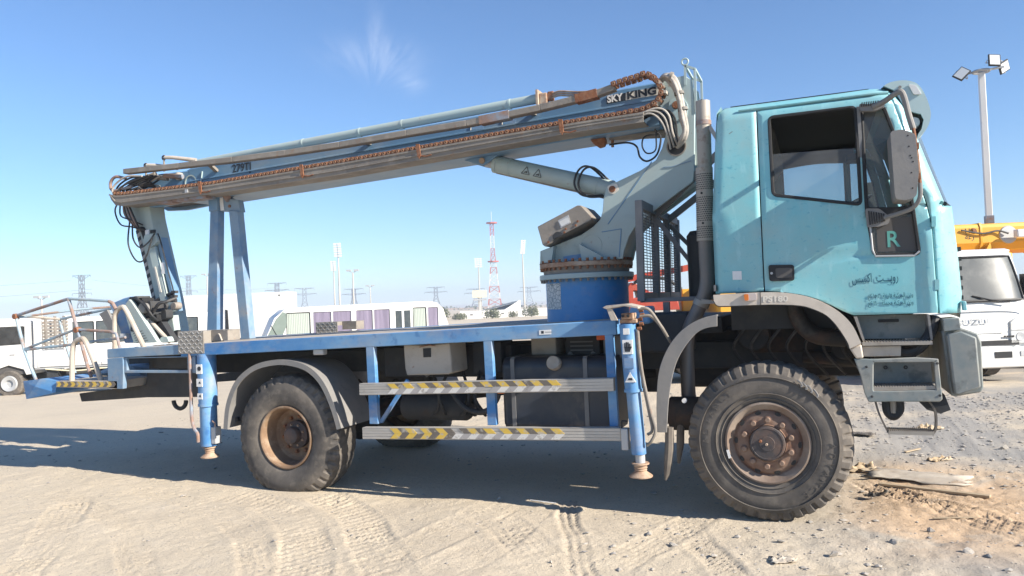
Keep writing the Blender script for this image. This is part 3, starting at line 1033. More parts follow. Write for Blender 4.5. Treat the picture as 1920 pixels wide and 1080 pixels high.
def wheel(x, z, y0, far, rear):
    s = -1 if far else 1
    hub = (x, y0, z)
    mb = MB()
    prof = RIM_REAR if rear else RIM_FRONT
    mb.lathe([(r, s * a) for r, a in prof], hub, (0, 1, 0), 56)
    mb.lathe([(.27, s * .03), (.25, s * .34)], hub, (0, 1, 0), 40)
    if not rear:
        RR = MB().lathe([(r, s * a) for r, a in ((.292, .006), (.289, -.009), (.277, -.012), (.264, -.004), (.250, .010), (.236, .022))], hub, (0, 1, 0), 56)
    wh = mb.build('wheel', 'wheel_tan' if rear else 'wheel_brown', truck, label='rusty tan wheel with deep dish rim' if rear and not far else None)
    if not rear:
        RR.build('rim_ring', 'rim_dust', wh)
    mb = MB()
    v, f = tyre_mesh('tyre', hub, far, 34 if rear else 40, rear, 'rubber')
    mb.add(v, f)
    mb.build('tyre', 'rubber_worn' if rear else 'rubber', wh, smooth=28, label='flat sagging rear tyre' if rear and not far else None)
    if far:
        MB().lathe([(0, s * .02), (.11, s * .02), (.125, s * .05), (.125, s * .2)], hub, (0, 1, 0), 24).build('hub', 'hub_dark', wh)
        return wh
    if rear:
        mb = MB()
        mb.lathe([(0, .06), (.05, .06), (.072, .07), (.078, .085), (.078, .13), (.115, .14), (.13, .15), (.13, .21)], hub, (0, 1, 0), 32)
        mb.build('hub', 'hub_dark', wh)
        nut = MB().lathe([(0, -.03), (.012, -.03), (.016, -.026), (.016, .0), (.024, .002)], (0, 0, 0), (0, 1, 0), 6).mesh('wheel_nut', 'rust')
        for k in range(10):
            a = R(36 * k + 10)
            share('wheel_nut', nut, wh, Matrix.Translation((x + .165 * math.cos(a), y0 + .198, z + .165 * math.sin(a))))
        nut2 = MB().lathe([(0, -.014), (.009, -.014), (.012, -.01), (.012, .0)], (0, 0, 0), (0, 1, 0), 6).mesh('hub_bolt', 'rust_pale')
        for k in range(8):
            a = R(45 * k + 20)
            share('hub_bolt', nut2, wh, Matrix.Translation((x + .098 * math.cos(a), y0 + .137, z + .098 * math.sin(a))))
    else:
        mb = MB()
        mb.lathe([(0, -.034), (.05, -.034), (.052, -.030), (.104, -.029), (.106, -.032), (.117, -.030), (.122, -.012), (.122, .01)], hub, (0, 1, 0), 40)
        hb = mb.build('hub', 'hub_dark', wh)
        mb = MB()
        mb.lathe([(.122, -.004), (.128, -.010), (.132, -.004), (.132, .006)], hub, (0, 1, 0), 48)
        mb.build('hub_ring', 'wheel_brown', wh)
        nut = MB().lathe([(0, -.028), (.015, -.028), (.019, -.024), (.019, -.004), (.027, -.002), (.027, .006)], (0, 0, 0), (0, 1, 0), 12).mesh('wheel_nut', 'wheel_brown')
        for k in range(10):
            a = R(36 * k + 15)
            share('wheel_nut', nut, wh, Matrix.Translation((x + .165 * math.cos(a), y0 + .008, z + .165 * math.sin(a))))
        for k in range(10):
            a = R(36 * k + 33)
            mb = MB()
            c, s2 = math.cos(a), math.sin(a)
            q = []
            for j in range(10):
                t = 2 * math.pi * j / 10
                u, v_ = .013 * math.cos(t), .022 * math.sin(t)
                q.append((x + (.2145 + u) * c - v_ * s2, z + (.2145 + u) * s2 + v_ * c))
            mb.prism(q, y0 + .0135, y0 + .0165)
            mb.build('hand_hole', 'black', wh)
        for (px, pz, rr_, m) in ((-.045, .018, .011, 'rust'), (-.005, -.004, .010, 'rust_pale')):
            mb = MB()
            mb.lathe([(0, -.012), (rr_ * .8, -.012), (rr_, -.006), (rr_, .004)], (x + px, y0 - .033, z + pz), (0, 1, 0), 14)
            mb.build('hub_bolt', m, wh)
        # raised lettering and moulded ring marks on the side wall
        for (word, c0, size, rad) in (('ADVANCE', 152, .062, .405), ('ADVANCE', -28, .062, .405)):
            for i, ch in enumerate(word):
                a = c0 + 27 - 9 * i
                th = R(a - 90)
                o = text('tyre_letter', ch, size, (0, 0, 0), (0, 0, 0), 'rubber_worn', wh, .0012, 1.1, 'CENTER')
                M_ = Matrix.Translation((x + rad * math.cos(R(a)), y0 - .0185, z + rad * math.sin(R(a)))) @ Matrix.Rotation(-th, 4, 'Y') @ Matrix.Rotation(R(90), 4, 'X')
                o.matrix_local = M_
        mb = MB()
        for r in (.468, .352, .318):
            mb.lathe([(r - .003, -.004), (r - .001, -.0225 if r > .33 else -.012), (r + .002, -.0225 if r > .33 else -.012), (r + .004, -.004)], hub, (0, 1, 0), 80)
        mb.build('sidewall_ring', 'rubber', wh)
        mb = MB()
        c = (x - .275, z - .085)
        mb.prism([(c[0] - .008, c[1] + .03), (c[0] + .010, c[1] + .034), (c[0] + .024, c[1] - .024), (c[0] + .006, c[1] - .03)], y0 - .0225, y0 - .019)
        mb.build('paper_label', 'white_sticker', wh)
        # curls of torn tread rubber at the shoulder
        for k, a in enumerate((64, 60, 55.5, 50)):
            mb = MB()
            rr_ = .497
            p = Vector((x + rr_ * math.cos(R(a)), y0 - .012, z + rr_ * math.sin(R(a))))
            t = Vector((math.sin(R(a)), 0, -math.cos(R(a))))
            mb.tube(bez([p, p + t * .022 + Vector((0, -.012, -.006)), p + t * .036 + Vector((0, -.014, -.022)), p + t * .022 + Vector((0, -.016, -.034))], 4), .007, 5)
            mb.build('torn_rubber', 'grey_plastic', wh)
    return wh


wheel(0, .485, 0.02, False, True)
wheel(4.2, .565, 0.0, False, False)
wheel(0, .485, 2.45, True, True)
wheel(4.2, .565, 2.45, True, False)


# ---------------------------------------------------------------- mudguards
def sweep_guard(name, path, y0, y1, t, m, lip=None, lm=None):
    """a bent sheet: path in XZ, from y0 to y1, t thick, with a lip along the near edge"""
    P = [Vector((a, 0, b)) for a, b in path]
    nrm = []
    for i in range(len(P)):
        d = (P[min(i + 1, len(P) - 1)] - P[max(i - 1, 0)]).normalized()
        nrm.append(Vector((-d.z, 0, d.x)))
    v, f = [], []
    for i in range(len(P)):
        a, b = P[i], P[i] - nrm[i] * t
        v += [(a.x, y0, a.z), (a.x, y1, a.z), (b.x, y1, b.z), (b.x, y0, b.z)]
    for i in range(len(P) - 1):
        for k in range(4):
            f.append((i * 4 + k, i * 4 + (k + 1) % 4, i * 4 + 4 + (k + 1) % 4, i * 4 + 4 + k))
    f += [(0, 1, 2, 3), tuple(len(v) - 4 + k for k in (3, 2, 1, 0))]
    mb = MB().add(v, f)
    o = mb.build(name, m, truck, smooth=40)
    if lip:
        v, f = [], []
        for i in range(len(P)):
            a, b = P[i] + nrm[i] * .004, P[i] - nrm[i] * lip
            v += [(a.x, y0 - .004, a.z), (a.x, y0 + .012, a.z), (b.x, y0 + .012, b.z), (b.x, y0 - .004, b.z)]
        ff = []
        for i in range(len(P) - 1):
            for k in range(4):
                ff.append((i * 4 + k, i * 4 + (k + 1) % 4, i * 4 + 4 + (k + 1) % 4, i * 4 + 4 + k))
        ff += [(0, 1, 2, 3), tuple(len(v) - 4 + k for k in (3, 2, 1, 0))]
        MB().add(v, ff).build('guard_lip', lm or m, o, smooth=40)
    return o


rear_arch = [(p.x, p.z) for p in bez([(-.685, 0, .556), (-.645, 0, .78), (-.545, 0, .977), (-.40, 0, 1.10), (-.225, 0, 1.172), (.019, 0, 1.198), (.253, 0, 1.155), (.40, 0, 1.065), (.50, 0, .935), (.585, 0, .742), (.630, 0, .588)], 4)]
sweep_guard('rear_mudguard', rear_arch, -.01, .50, .012, 'grey_plastic', .045, 'grey_plastic')
sweep_guard('rear_mudguard', rear_arch, 1.97, 2.46, .012, 'grey_plastic')
MB().bar((-.66, .12, .62), (-.80, .5, .62), .04, .04).build('guard_bracket', 'dark_steel', truck)
MB().prism([(-.85, .62), (-.66, .60), (-.66, .83), (-.72, .9)], .42, .46).build('guard_bracket', 'dark_steel', truck)
MB().box(.33, .44, .03, .10, 1.235, 1.29).build('work_lamp', 'galv', truck, bevel=.01)
front_path = [(p.x, p.z) for p in bez([(3.432, 0, .632), (3.437, 0, .85), (3.462, 0, 1.066), (3.52, 0, 1.22), (3.60, 0, 1.335), (3.691, 0, 1.414), (3.80, 0, 1.465), (3.902, 0, 1.487)], 4)]
inn = [(p.x, p.z) for p in bez([(3.899, 0, 1.401), (3.82, 0, 1.39), (3.746, 0, 1.352), (3.65, 0, 1.24), (3.581, 0, 1.104), (3.53, 0, .88), (3.503, 0, .632)], 4)]
mb = MB()
mb.prism(front_path + inn, -.06, -.048)
fg = mb.build('cab_mudguard', 'grey_plastic', truck, bevel=.003)
sweep_guard('cab_mudguard', front_path, -.047, .36, .012, 'grey_plastic')
mb = MB()
mb.tube([(3.51, .02, .66), (3.502, .02, .5), (3.488, .025, .4), (3.475, .03, .31), (3.462, .03, .262)], [.032, .034, .03, .022, .008], 8)
mb.build('mud_flap', 'rubber', truck)
mb = MB()
mb.tube([(3.56, .22, .66), (3.55, .22, .5), (3.53, .22, .35)], [.03, .03, .012], 8)
mb.build('mud_flap', 'rubber', truck)


# ---------------------------------------------------------------- stabiliser legs
def stab(x, y, zt, zm, zb, r, r2, foot, lean=0.0, far=False):
    mb = MB()
    def P(z):
        return (x + lean * (zt - z), y, z)
    mb.tube([P(zt), P(zm)], r, 24)
    leg = mb.build('stabiliser', 'deck_blue', truck, bevel=.004)
    mb = MB()
    mb.tube([P(zm + .01), P(zm), P(zm - .012)], r + .006, 24)
    mb.tube([P(zm - .012), P(zb)], r2, 24)
    mb.build('leg_tube', 'deck_blue', leg)
    a = P(foot)
    mb = MB()
    mb.lathe([(0, .17), (.036, .17), (.036, .10)], a, (0, 0, 1), 20)
    mb.build('ram_rod', 'galv', leg)
    mb = MB()
    mb.lathe([(0, .104), (.064, .104), (.066, .094), (.050, .088), (.045, .072), (.052, .068), (.042, .060), (.048, .052), (.042, .045), (.05, .035), (.075, .018), (.088, .008), (.086, 0), (.03, -.008), (0, -.008)], a, (0, 0, 1), 24)
    mb.build('foot_pad', 'rust_pale', leg)
    return leg


l1 = stab(-.942, .07, 1.262, .77, .375, .088, .080, .262)
stab(-.942, 2.36, 1.262, .77, .375, .088, .080, .262)
l3 = stab(3.250, -.075, 1.438, .945, .472, .0625, .054, .305, .045)
stab(3.250, 2.50, 1.438, .945, .472, .0625, .054, .305, .045)
for (lx, ly, z, sx, sz) in ((-.955, -.021, 1.12, .07, .09), (-.955, -.021, .99, .07, .075), (-.955, -.021, .86, .06, .055)):
    st = MB().box(lx - sx / 2, lx + sx / 2, ly - .0015, ly + .03, z - sz / 2, z + sz / 2).build('warning_sticker', 'white_sticker', l1)
MB().prism(arc(-.95, 1.125, .022, 0, 360, 10)[:-1], -.0246, -.0229).build('sticker_print', 'ink', l1)
MB().prism([(-.965, .985), (-.945, 1.005), (-.935, .98)], -.0246, -.0229).build('sticker_print', 'ink', l1)
MB().prism([(-.965, .86), (-.945, .88), (-.935, .85)], -.0246, -.0229).build('sticker_print', 'ink', l1)
for (z, sx, sz) in ((1.385, .045, .045), (1.27, .075, .105), (1.15, .07, .075), (1.045, .075, .08)):
    xx = 3.25 + .045 * (1.438 - z)
    if z == 1.045:
        MB().prism([(xx - .04, z - .035), (xx + .04, z - .035), (xx, z + .04)], -.1400, -.125).build('warning_triangle', 'white_sticker', l3)
        MB().prism([(xx - .018, z - .018), (xx + .02, z - .02), (xx + .012, z - .002), (xx - .012, z - .004)], -.1425, -.141).build('sticker_print', 'ink', l3)
    else:
        MB().box(xx - sx / 2, xx + sx / 2, -.1400, -.115, z - sz / 2, z + sz / 2).build('warning_sticker', 'white_sticker' if z != 1.15 else 'deck_blue', l3)
# open hand sign
mb = MB()
hx_, hz0 = 3.257, 1.265
mb.prism([(hx_ - .020, hz0 - .03), (hx_ + .020, hz0 - .03), (hx_ + .024, hz0 + .005), (hx_ - .024, hz0 + .005)], -.1425, -.141)
for i in range(4):
    mb.prism([(hx_ - .023 + .0125 * i, hz0 + .002), (hx_ - .013 + .0125 * i, hz0 + .002), (hx_ - .013 + .0125 * i, hz0 + (.034, .042, .04, .03)[i]), (hx_ - .023 + .0125 * i, hz0 + (.034, .042, .04, .03)[i])], -.1425, -.141)
mb.prism([(hx_ + .02, hz0 - .02), (hx_ + .034, hz0 + .006), (hx_ + .028, hz0 + .01), (hx_ + .018, hz0)], -.1425, -.141)
mb.build('hand_print', 'ink', l3)
MB().tube(bez([(-1.085, .0, 1.27), (-1.085, -.0, .9), (-1.075, -.01, .65), (-1.05, -.01, .55), (-1.0, -.02, .50), (-1.0, -.015, .42)], 6), .016, 8).build('hydraulic_pipe', 'rust_tube', l1)
MB().box(-.875, -.82, .02, .1, .40, .56).build('lock_valve', 'galv', l1, bevel=.006)
MB().tube(bez([(-.83, .03, .56), (-.82, .02, .60), (-.85, .02, .62)], 6), .01, 6).build('pipe_bend', 'rust_tube', l1)
MB().tube(bez([(3.33, -.1, 1.40), (3.35, -.11, 1.1), (3.40, -.11, .8), (3.43, -.11, .66), (3.40, -.11, .58), (3.36, -.1, .54)], 8), .011, 8).build('hydraulic_pipe', 'tray_grey', l3)
MB().tube(bez([(3.32, -.09, 1.38), (3.34, -.1, 1.1), (3.385, -.1, .8), (3.405, -.1, .66), (3.37, -.1, .62)], 8), .011, 8).build('hydraulic_pipe', 'tray_grey', l3)
MB().box(3.168, 3.22, -.10, -.03, .50, .66).build('lock_valve', 'galv', l3, bevel=.006)
MB().tube(bez([(3.17, -.07, .66), (3.175, -.075, .71), (3.22, -.075, .71)], 6), .008, 6).build('pipe_bend', 'black_hose', l3)
# valve block with its tin cover on top of the front leg
mb = MB()
mb.box(3.20, 3.33, -.12, .0, 1.445, 1.475)
mb.box(3.22, 3.31, -.14, -.02, 1.475, 1.52)
vb = mb.build('valve_block', 'rust_pale', truck, bevel=.006)
MB().prism([(3.09, 1.568), (3.12, 1.582), (3.26, 1.590), (3.36, 1.565), (3.36, 1.55), (3.25, 1.575), (3.12, 1.555)], -.18, .06).build('tin_cover', 'dusty_beige', vb, bevel=.003)
MB().prism([(3.12, 1.56), (3.16, 1.56), (3.20, 1.47), (3.15, 1.47)], -.17, -.15).build('cover_side', 'dusty_beige', vb)
for (a, b, c) in ((3.235, -.142, 1.50), (3.275, -.142, 1.50)):
    MB().cyl((a, b, c), (a, b - .012, c), .011, 12).build('valve_port', 'black', vb)
for k in range(5):
    MB().cyl((3.33 + .012 * (k % 2), -.10 + .02 * k, 1.40 + .033 * k), (3.36 + .012 * (k % 2), -.10 + .02 * k, 1.405 + .033 * k), .014, 6).build('pipe_fitting', 'rust', vb)
for k in range(2):
    MB().tube(bez([(3.34, -.1 + .05 * k, 1.55 - .06 * k), (3.42, -.1 + .05 * k, 1.54 - .05 * k), (3.49, -.05, 1.42), (3.53, .05, 1.31), (3.56, .1, 1.25)], 8), .012, 8).build('hose', 'tray_grey', vb)

# tread plate covers at the bed's rear stabilisers
def plate_cover(y0, y1, name):
    mb = MB()
    zt = 1.486
    z0 = 1.27 if y0 < 1 else 1.34
    mb.box(-1.215, -.895, y0, y0 + .006, z0, zt)
    mb.box(-1.215, -.895, y0 + .0065, y1, zt - .006, zt)
    mb.box(-1.215, -1.209, y0 + .0065, y1, z0 + .1, zt - .0065)
    mb.box(-.901, -.895, y0 + .0065, y1, z0 + .1, zt - .0065)
    o = mb.build(name, 'tread_plate', truck, smooth=0)
    m2 = MB()
    nx = 9
    for i in range(nx):
        for j in range(6):
            x = -1.195 + i * .034
            z = z0 + .02 + j * .036
            if z > zt - .015:
                continue
            s = 1 if (i + j) % 2 else -1
            m2.prism([(x - .011, z - .009 * s - .003), (x + .011, z + .009 * s - .003), (x + .011, z + .009 * s + .003), (x - .011, z - .009 * s + .003)], y0 - .004, y0 - .0005)
    m2.build('tread_pattern', 'galv', o, smooth=0)
    m3 = MB()
    m3.box(-.892, -.69, y0 + .10, y0 + .105, 1.385, zt - .003)
    m3.box(-.70, -.694, y0 + .107, y1, 1.385, zt - .003)
    m3.box(-.892, -.69, y0 + .107, y1, zt - .002, zt + .002)
    m3.build('inner_cover', 'tray_grey', o, smooth=0)


plate_cover(-.012, .26, 'tread_plate_cover')
plate_cover(2.18, 2.46, 'tread_plate_cover')
MB().tube(bez([(-.80, .085, 1.45), (-.78, .08, 1.44), (-.755, .08, 1.385)], 5), .008, 6).build('pipe_bend', 'dusty_beige', truck)

# ---------------------------------------------------------------- cab
CABZ = 3.03
WS = [(1.40, 5.470), (1.569, 5.484), (1.9, 5.468), (2.16, 5.452), (2.175, 5.400), (2.5, 5.300), (2.85, 5.200), (2.95, 5.155), (3.03, 5.09)]


def front_x(z):
    return float(np.interp(z, [a for a, b in WS], [b for a, b in WS]))


def side_in(x, z):
    """how far the cab's side surface lies inside its widest plane"""
    o = 0.0
    if z > 2.17:
        o += (z - 2.17) * .055
    r = .13
    if z > CABZ - r:
        q = min(z - (CABZ - r), r * .999)
        o += r - math.sqrt(r * r - q * q)
    xr = 3.875 + max(0, z - 2.2) * .075
    r = .07
    if x < xr + r:
        q = min(max(xr + r - x, 0), r * .99)
        o += r - math.sqrt(r * r - q * q)
    r = .20 if z < 2.18 else .12
    xf = front_x(z)
    if x > xf - r:
        q = min(x - (xf - r), r * .99)
        o += (r - math.sqrt(r * r - q * q)) * (1.0 if z < 2.18 else .9)
    return o


def skin(name, outline, m, parent, holes=(), y=.08, far=False, thick=.028, step=.045, extra=None, label=None):
    """a sheet cut to an outline in XZ, gridded, bent to the cab's side surface and given thickness"""
    bm = bmesh.new()
    loops = [outline] + list(holes)
    flat = [q for l in loops for q in l]
    vs = [bm.verts.new((q[0], 0, q[1])) for q in flat]
    for t in tessellate_polygon([[Vector((q[0], q[1], 0)) for q in l] for l in loops]):
        try:
            bm.faces.new([vs[i] for i in t])
        except ValueError:
            pass
    x0, x1 = min(q[0] for q in outline), max(q[0] for q in outline)
    z0, z1 = min(q[1] for q in outline), max(q[1] for q in outline)
    for ax, a, b in ((0, x0, x1), (2, z0, z1)):
        c = a + step
        while c < b - .005:
            co = [0, 0, 0]
            no = [0, 0, 0]
            co[ax] = c
            no[ax] = 1
            bmesh.ops.bisect_plane(bm, geom=list(bm.verts) + list(bm.edges) + list(bm.faces), plane_co=co, plane_no=no)
            c += step if (b - c > .2 and c - a > .12) else step * .45
    bmesh.ops.dissolve_limit(bm, angle_limit=.001, verts=[], edges=[])
    for v in bm.verts:
        o = side_in(v.co.x, v.co.z) + (extra(v.co.x, v.co.z) if extra else 0)
        v.co.y = (y + o) if not far else (2.46 - y - o)
    bmesh.ops.recalc_face_normals(bm, faces=bm.faces)
    for f in bm.faces:
        f.smooth = True
    me = bpy.data.meshes.new(name)
    bm.normal_update()
    f0 = max(bm.faces, key=lambda f: f.calc_area())
    if (f0.normal.y > 0) != far:
        bmesh.ops.reverse_faces(bm, faces=bm.faces)
    bm.to_mesh(me)
    bm.free()
    me.materials.append(MATS[m])
    o = bpy.data.objects.new(name, me)
    C.objects.link(o)
    o.parent = parent
    if thick:
        s = o.modifiers.new('thick', 'SOLIDIFY')
        s.thickness = thick
        s.offset = -1
    if label:
        o['label'] = label
    return o


def rounded(poly, r, n=4):
    out = []
    k = len(poly)
    for i in range(k):
        p, a, b = Vector(poly[i]), Vector(poly[i - 1]), Vector(poly[(i + 1) % k])
        d1, d2 = (a - p), (b - p)
        q = min(r, d1.length * .45, d2.length * .45)
        s, e = p + d1.normalized() * q, p + d2.normalized() * q
        for j in range(n + 1):
            t = j / n
            out.append(tuple(s * (1 - t) ** 2 + p * 2 * t * (1 - t) + e * t * t))
    return out


WIN = rounded([(4.309, 2.892), (4.312, 2.325), (4.882, 2.206), (4.880, 2.893)], .035)
QUARTER = rounded([(4.915, 2.880), (5.055, 2.872), (5.125, 2.62), (5.195, 2.20), (5.222, 1.845), (4.948, 1.855), (4.915, 2.15)], .03)
DOOR = [(4.228, 1.640), (4.230, 2.953), (5.085, 2.956), (5.115, 2.89), (5.165, 2.70), (5.245, 2.30), (5.275, 2.18), (5.300, 2.04), (5.313, 1.448), (4.800, 1.448)] + \
       [(4.735, 1.478), (4.668, 1.518), (4.565, 1.572), (4.463, 1.606), (4.34, 1.630)]
SHELL = [(3.876, 1.634), (3.878, 2.2), (3.932, 2.90), (3.955, 2.975), (4.01, CABZ), (5.05, CABZ), (5.13, 2.99), (5.20, 2.85), (5.30, 2.5), (5.398, 2.178), (5.450, 2.165), (5.468, 1.9), (5.483, 1.569), (5.470, 1.44), (5.322, 1.442), (5.309, 2.042), (5.284, 2.185), (5.254, 2.305), (5.174, 2.705), (5.122, 2.90), (5.092, 2.966), (4.222, 2.963), (4.219, 1.640)]
cab = skin('cab', SHELL, 'cab_paint', truck)
skin('side_panel', SHELL, 'cab_paint', cab, far=True)


def door_press(x, z):
    """pressed lines of the door: waist step and the sunk band ahead of the lower pane"""
    o = 0.0
    if 2.10 < z < 2.2 and x < 4.9:
        o += .0
    if x > 5.235 and z < 2.02:
        o -= .012 * min(1, (x - 5.235) / .02) * min(1, max(0, (2.02 - z) / .03))
    if z < 1.95 and 4.55 < x < 4.93:
        o += .008 * math.exp(-((z - 1.855) / .012) ** 2)
    return o


door = skin('door', DOOR, 'cab_paint', truck, holes=[WIN, QUARTER], extra=door_press, step=.04)
fdoor = skin('door', DOOR, 'cab_paint', truck, holes=[WIN, QUARTER], far=True)
# dark gap behind the door edge
skin('door_seal', [(4.20, 1.645), (4.20, 2.975), (5.10, 2.98), (5.19, 2.70), (5.30, 2.2), (5.33, 2.04), (5.335, 1.452), (5.28, 1.452), (5.26, 2.04), (5.20, 2.30), (5.09, 2.80), (5.06, 2.93), (4.25, 2.93), (4.25, 1.645)], 'black', cab, y=.095, thick=.012)
for far, dr in ((False, door), (True, fdoor)):
    for L, nm in ((WIN, 'window_seal'), (QUARTER, 'window_seal')):
        pts = []
        for (x, z) in L:
            yy = .08 + side_in(x, z) + .004
            pts.append((x, yy if not far else 2.46 - yy, z))
        MB().tube(pts, .013, 6, closed=True).build(nm, 'black', dr)
    zt = [(4.312, 2.625), (4.885, 2.605)] if not far else [(4.31, 2.89), (4.88, 2.89)]
    g = rounded([(4.305, zt[0][1]), (4.308, 2.322), (4.886, 2.203), (4.886, zt[1][1])], .02)
    skin('window_pane', g, 'cab_glass', dr, y=.096, far=far, thick=0, step=.2)
    skin('quarter_pane', rounded([(4.912, 2.884), (5.058, 2.876), (5.128, 2.62), (5.198, 2.20), (5.224, 1.842), (4.944, 1.852), (4.911, 2.15)], .03), 'cab_glass', dr, y=.096, far=far, thick=0, step=.2)
# divider post and cross rail of the quarter window, lit chrome edge under the lower pane
MB().prism([(4.886, 2.89), (4.908, 2.885), (4.918, 2.10), (4.896, 2.10)], .100, .122).build('window_divider', 'grey_plastic', door)
MB().prism([(4.912, 2.185), (5.205, 2.165), (5.212, 2.115), (4.915, 2.13)], .088, .115).build('window_rail', 'black', door)
MB().tube([(x, .072, z) for x, z in [(4.93, 2.08), (4.938, 1.89), (4.955, 1.846), (5.19, 1.836), (5.222, 1.865)]], .007, 6).build('pane_trim', 'galv', door)
MB().prism([(4.97, 2.10), (5.205, 2.10), (5.21, 1.87), (4.972, 1.875)], .094, .0945).build('tinted_film', 'interior', door)
text('sticker_letter', 'R', .155, (5.025, .0925, 1.905), (R(90), 0, 0), 'green_sticker', door, .0004, .9, bold=.002)
# door handle
hp = rounded([(4.258, 1.826), (4.432, 1.818), (4.430, 1.706), (4.262, 1.708)], .02)
hd = MB().prism(hp, .066, .082).build('door_handle', 'black', door, bevel=.004)
MB().prism(rounded([(4.305, 1.80), (4.418, 1.797), (4.417, 1.728), (4.308, 1.73)], .015), .0635, .0665).build('handle_grip', 'interior', hd)
MB().cyl((4.279, .066, 1.765), (4.279, .060, 1.765), .009, 12).build('key_lock', 'galv', hd)
# lettering on the door
AR1 = '\ufeb2\ufeb4\ufedb\ufe8d  \ufe96\u0640\u0640\u0640\ufe91\ufeed\ufead'
AR2 = '\ufece\ufedb \u0661\u0665\u0660\u0663\u0660 \ufe94\ufecf\ufead\ufe8e\ufed3 \ufe94\ufe92\ufedb\ufeae\ufee4\ufedf\ufe8d \ufee5\ufeaf\ufeed'
AR3 = '\ufece\ufedb \u0661\u0669\u0660\u0660\u0660 \ufe94\ufee0\ufee4\ufea4\ufee3 \ufe94\ufe92\ufedb\ufeae\ufee4\ufedf\ufe8d \ufee5\ufeaf\ufeed'
for (s, z, x0, x1, h, m) in ((AR1, 1.672, 4.80, 5.085, .085, 'ink_teal'), (AR2, 1.562, 4.895, 5.170, .042, 'ink_teal'), (AR3, 1.512, 4.895, 5.170, .042, 'ink_teal')):
    o = text('door_lettering', s, h, (x0, .0765, z), (R(90), 0, 0), m, door, .0005, bold=.0004 if h > .06 else 0)
    wd = max(v.co.x for v in o.data.vertices) - min(v.co.x for v in o.data.vertices)
    o.scale = ((x1 - x0) / wd, 1, 1)
MB().prism([(4.008, 1.795), (4.072, 1.793), (4.072, 1.730), (4.008, 1.732)], .0765, .0775).build('blank_sticker', 'white_sticker', cab)
MB().bar((4.03, .085, 2.80), (4.055, .085, 2.815), .004, .003).build('scratch', 'exhaust_dark', cab)
MB().tube([(x, .072 + side_in(x, 2.975) * .9, 2.975 + .004 * math.sin(x)) for x in np.linspace(4.10, 5.09, 12)], .009, 6).build('rain_gutter', 'cab_paint', cab)
for z in (1.60, 2.02):
    MB().prism(rounded([(5.300, z), (5.326, z), (5.328, z + .07), (5.302, z + .07)], .006), .066, .082).build('door_hinge', 'cab_paint', door, bevel=.003)
# hinge and small lamps
MB().box(3.868, 3.884, .10, .13, 1.655, 1.70).build('hinge', 'exhaust', cab)
# roof, rear wall, front panels
mb = MB()
sec = []
for x in np.linspace(3.985, 5.12, 9):
    zz = CABZ - .004 - (0.035 * max(0, (x - 5.0) / .12) ** 2) - (.02 * max(0, (4.05 - x) / .065))
    row = []
    for k in range(13):
        t = k / 12
        yy = .205 + t * (2.255 - .205)
        row.append((x, yy, zz + .018 * math.sin(math.pi * t) ** .6 - .012))
    sec.append(row)
v = [p for r_ in sec for p in r_]
f = [(i * 13 + j, i * 13 + j + 1, i * 13 + 14 + j, i * 13 + 13 + j) for i in range(8) for j in range(12)]
mb.add(v, f)
roof = mb.build('roof', 'cab_paint', cab)
MB().bar((4.03, .30, CABZ + .006), (4.98, .30, CABZ + .006), .022, .014).build('roof_seal', 'black', roof)
MB().bar((4.03, 2.16, CABZ + .006), (4.98, 2.16, CABZ + .006), .022, .014).build('roof_seal', 'black', roof)
mb = MB()
v, f = [], []
for z in (1.634, 2.2, 2.55, 2.9, 2.975, 3.02):
    for y in (.15, 2.31):
        v.append((3.884 + max(0, z - 2.2) * .075 + (.03 if z > 2.99 else 0), y, z))
for i in range(5):
    f.append((i * 2, i * 2 + 1, i * 2 + 3, i * 2 + 2))
mb.add(v, f)
mb.build('rear_wall', 'cab_paint', cab)
# lower front face with grille
mb = MB()
v, f = [], []
zs = [1.40, 1.569, 1.75, 1.9, 2.05, 2.16]
ys = np.linspace(.275, 2.185, 13)
for z in zs:
    for y in ys:
        t = (y - 1.23) / .96
        v.append((front_x(z) + .05 * (1 - t * t), y, z))
for i in range(len(zs) - 1):
    for j in range(12):
        f.append((i * 13 + j, i * 13 + j + 1, i * 13 + 14 + j, i * 13 + 13 + j))
mb.add(v, f)
nose = mb.build('nose_panel', 'cab_paint', cab)
for k in range(6):
    MB().box(5.515, 5.55, .62, 1.84, 1.52 + k * .07, 1.55 + k * .07).build('grille_bar', 'black', nose)
# windscreen
mb = MB()
v, f = [], []
zs = [2.175, 2.35, 2.5, 2.7, 2.85, 2.96]
ys = np.linspace(.235, 2.225, 15)
for z in zs:
    for y in ys:
        t = (y - 1.23) / 1.0
        v.append((front_x(z) + .004 + .10 * (1 - t ** 4), y, z))
for i in range(len(zs) - 1):
    for j in range(14):
        f.append((i * 15 + j, i * 15 + j + 1, i * 15 + 16 + j, i * 15 + 15 + j))
mb.add(v, f)
mb.build('windscreen', 'screen_glass', cab, smooth=60)
MB().tube([(front_x(z) - .012, .155 + side_in(front_x(z) - .012, z) * .55, z) for z in np.linspace(2.19, 2.93, 9)], .014, 8).build('screen_seal', 'grey_plastic', cab)
MB().tube([(5.40, .20, 2.18), (5.47, .5, 2.18), (5.50, 1.23, 2.18), (5.47, 1.96, 2.18), (5.40, 2.26, 2.18)], .016, 8).build('screen_seal', 'black', cab)
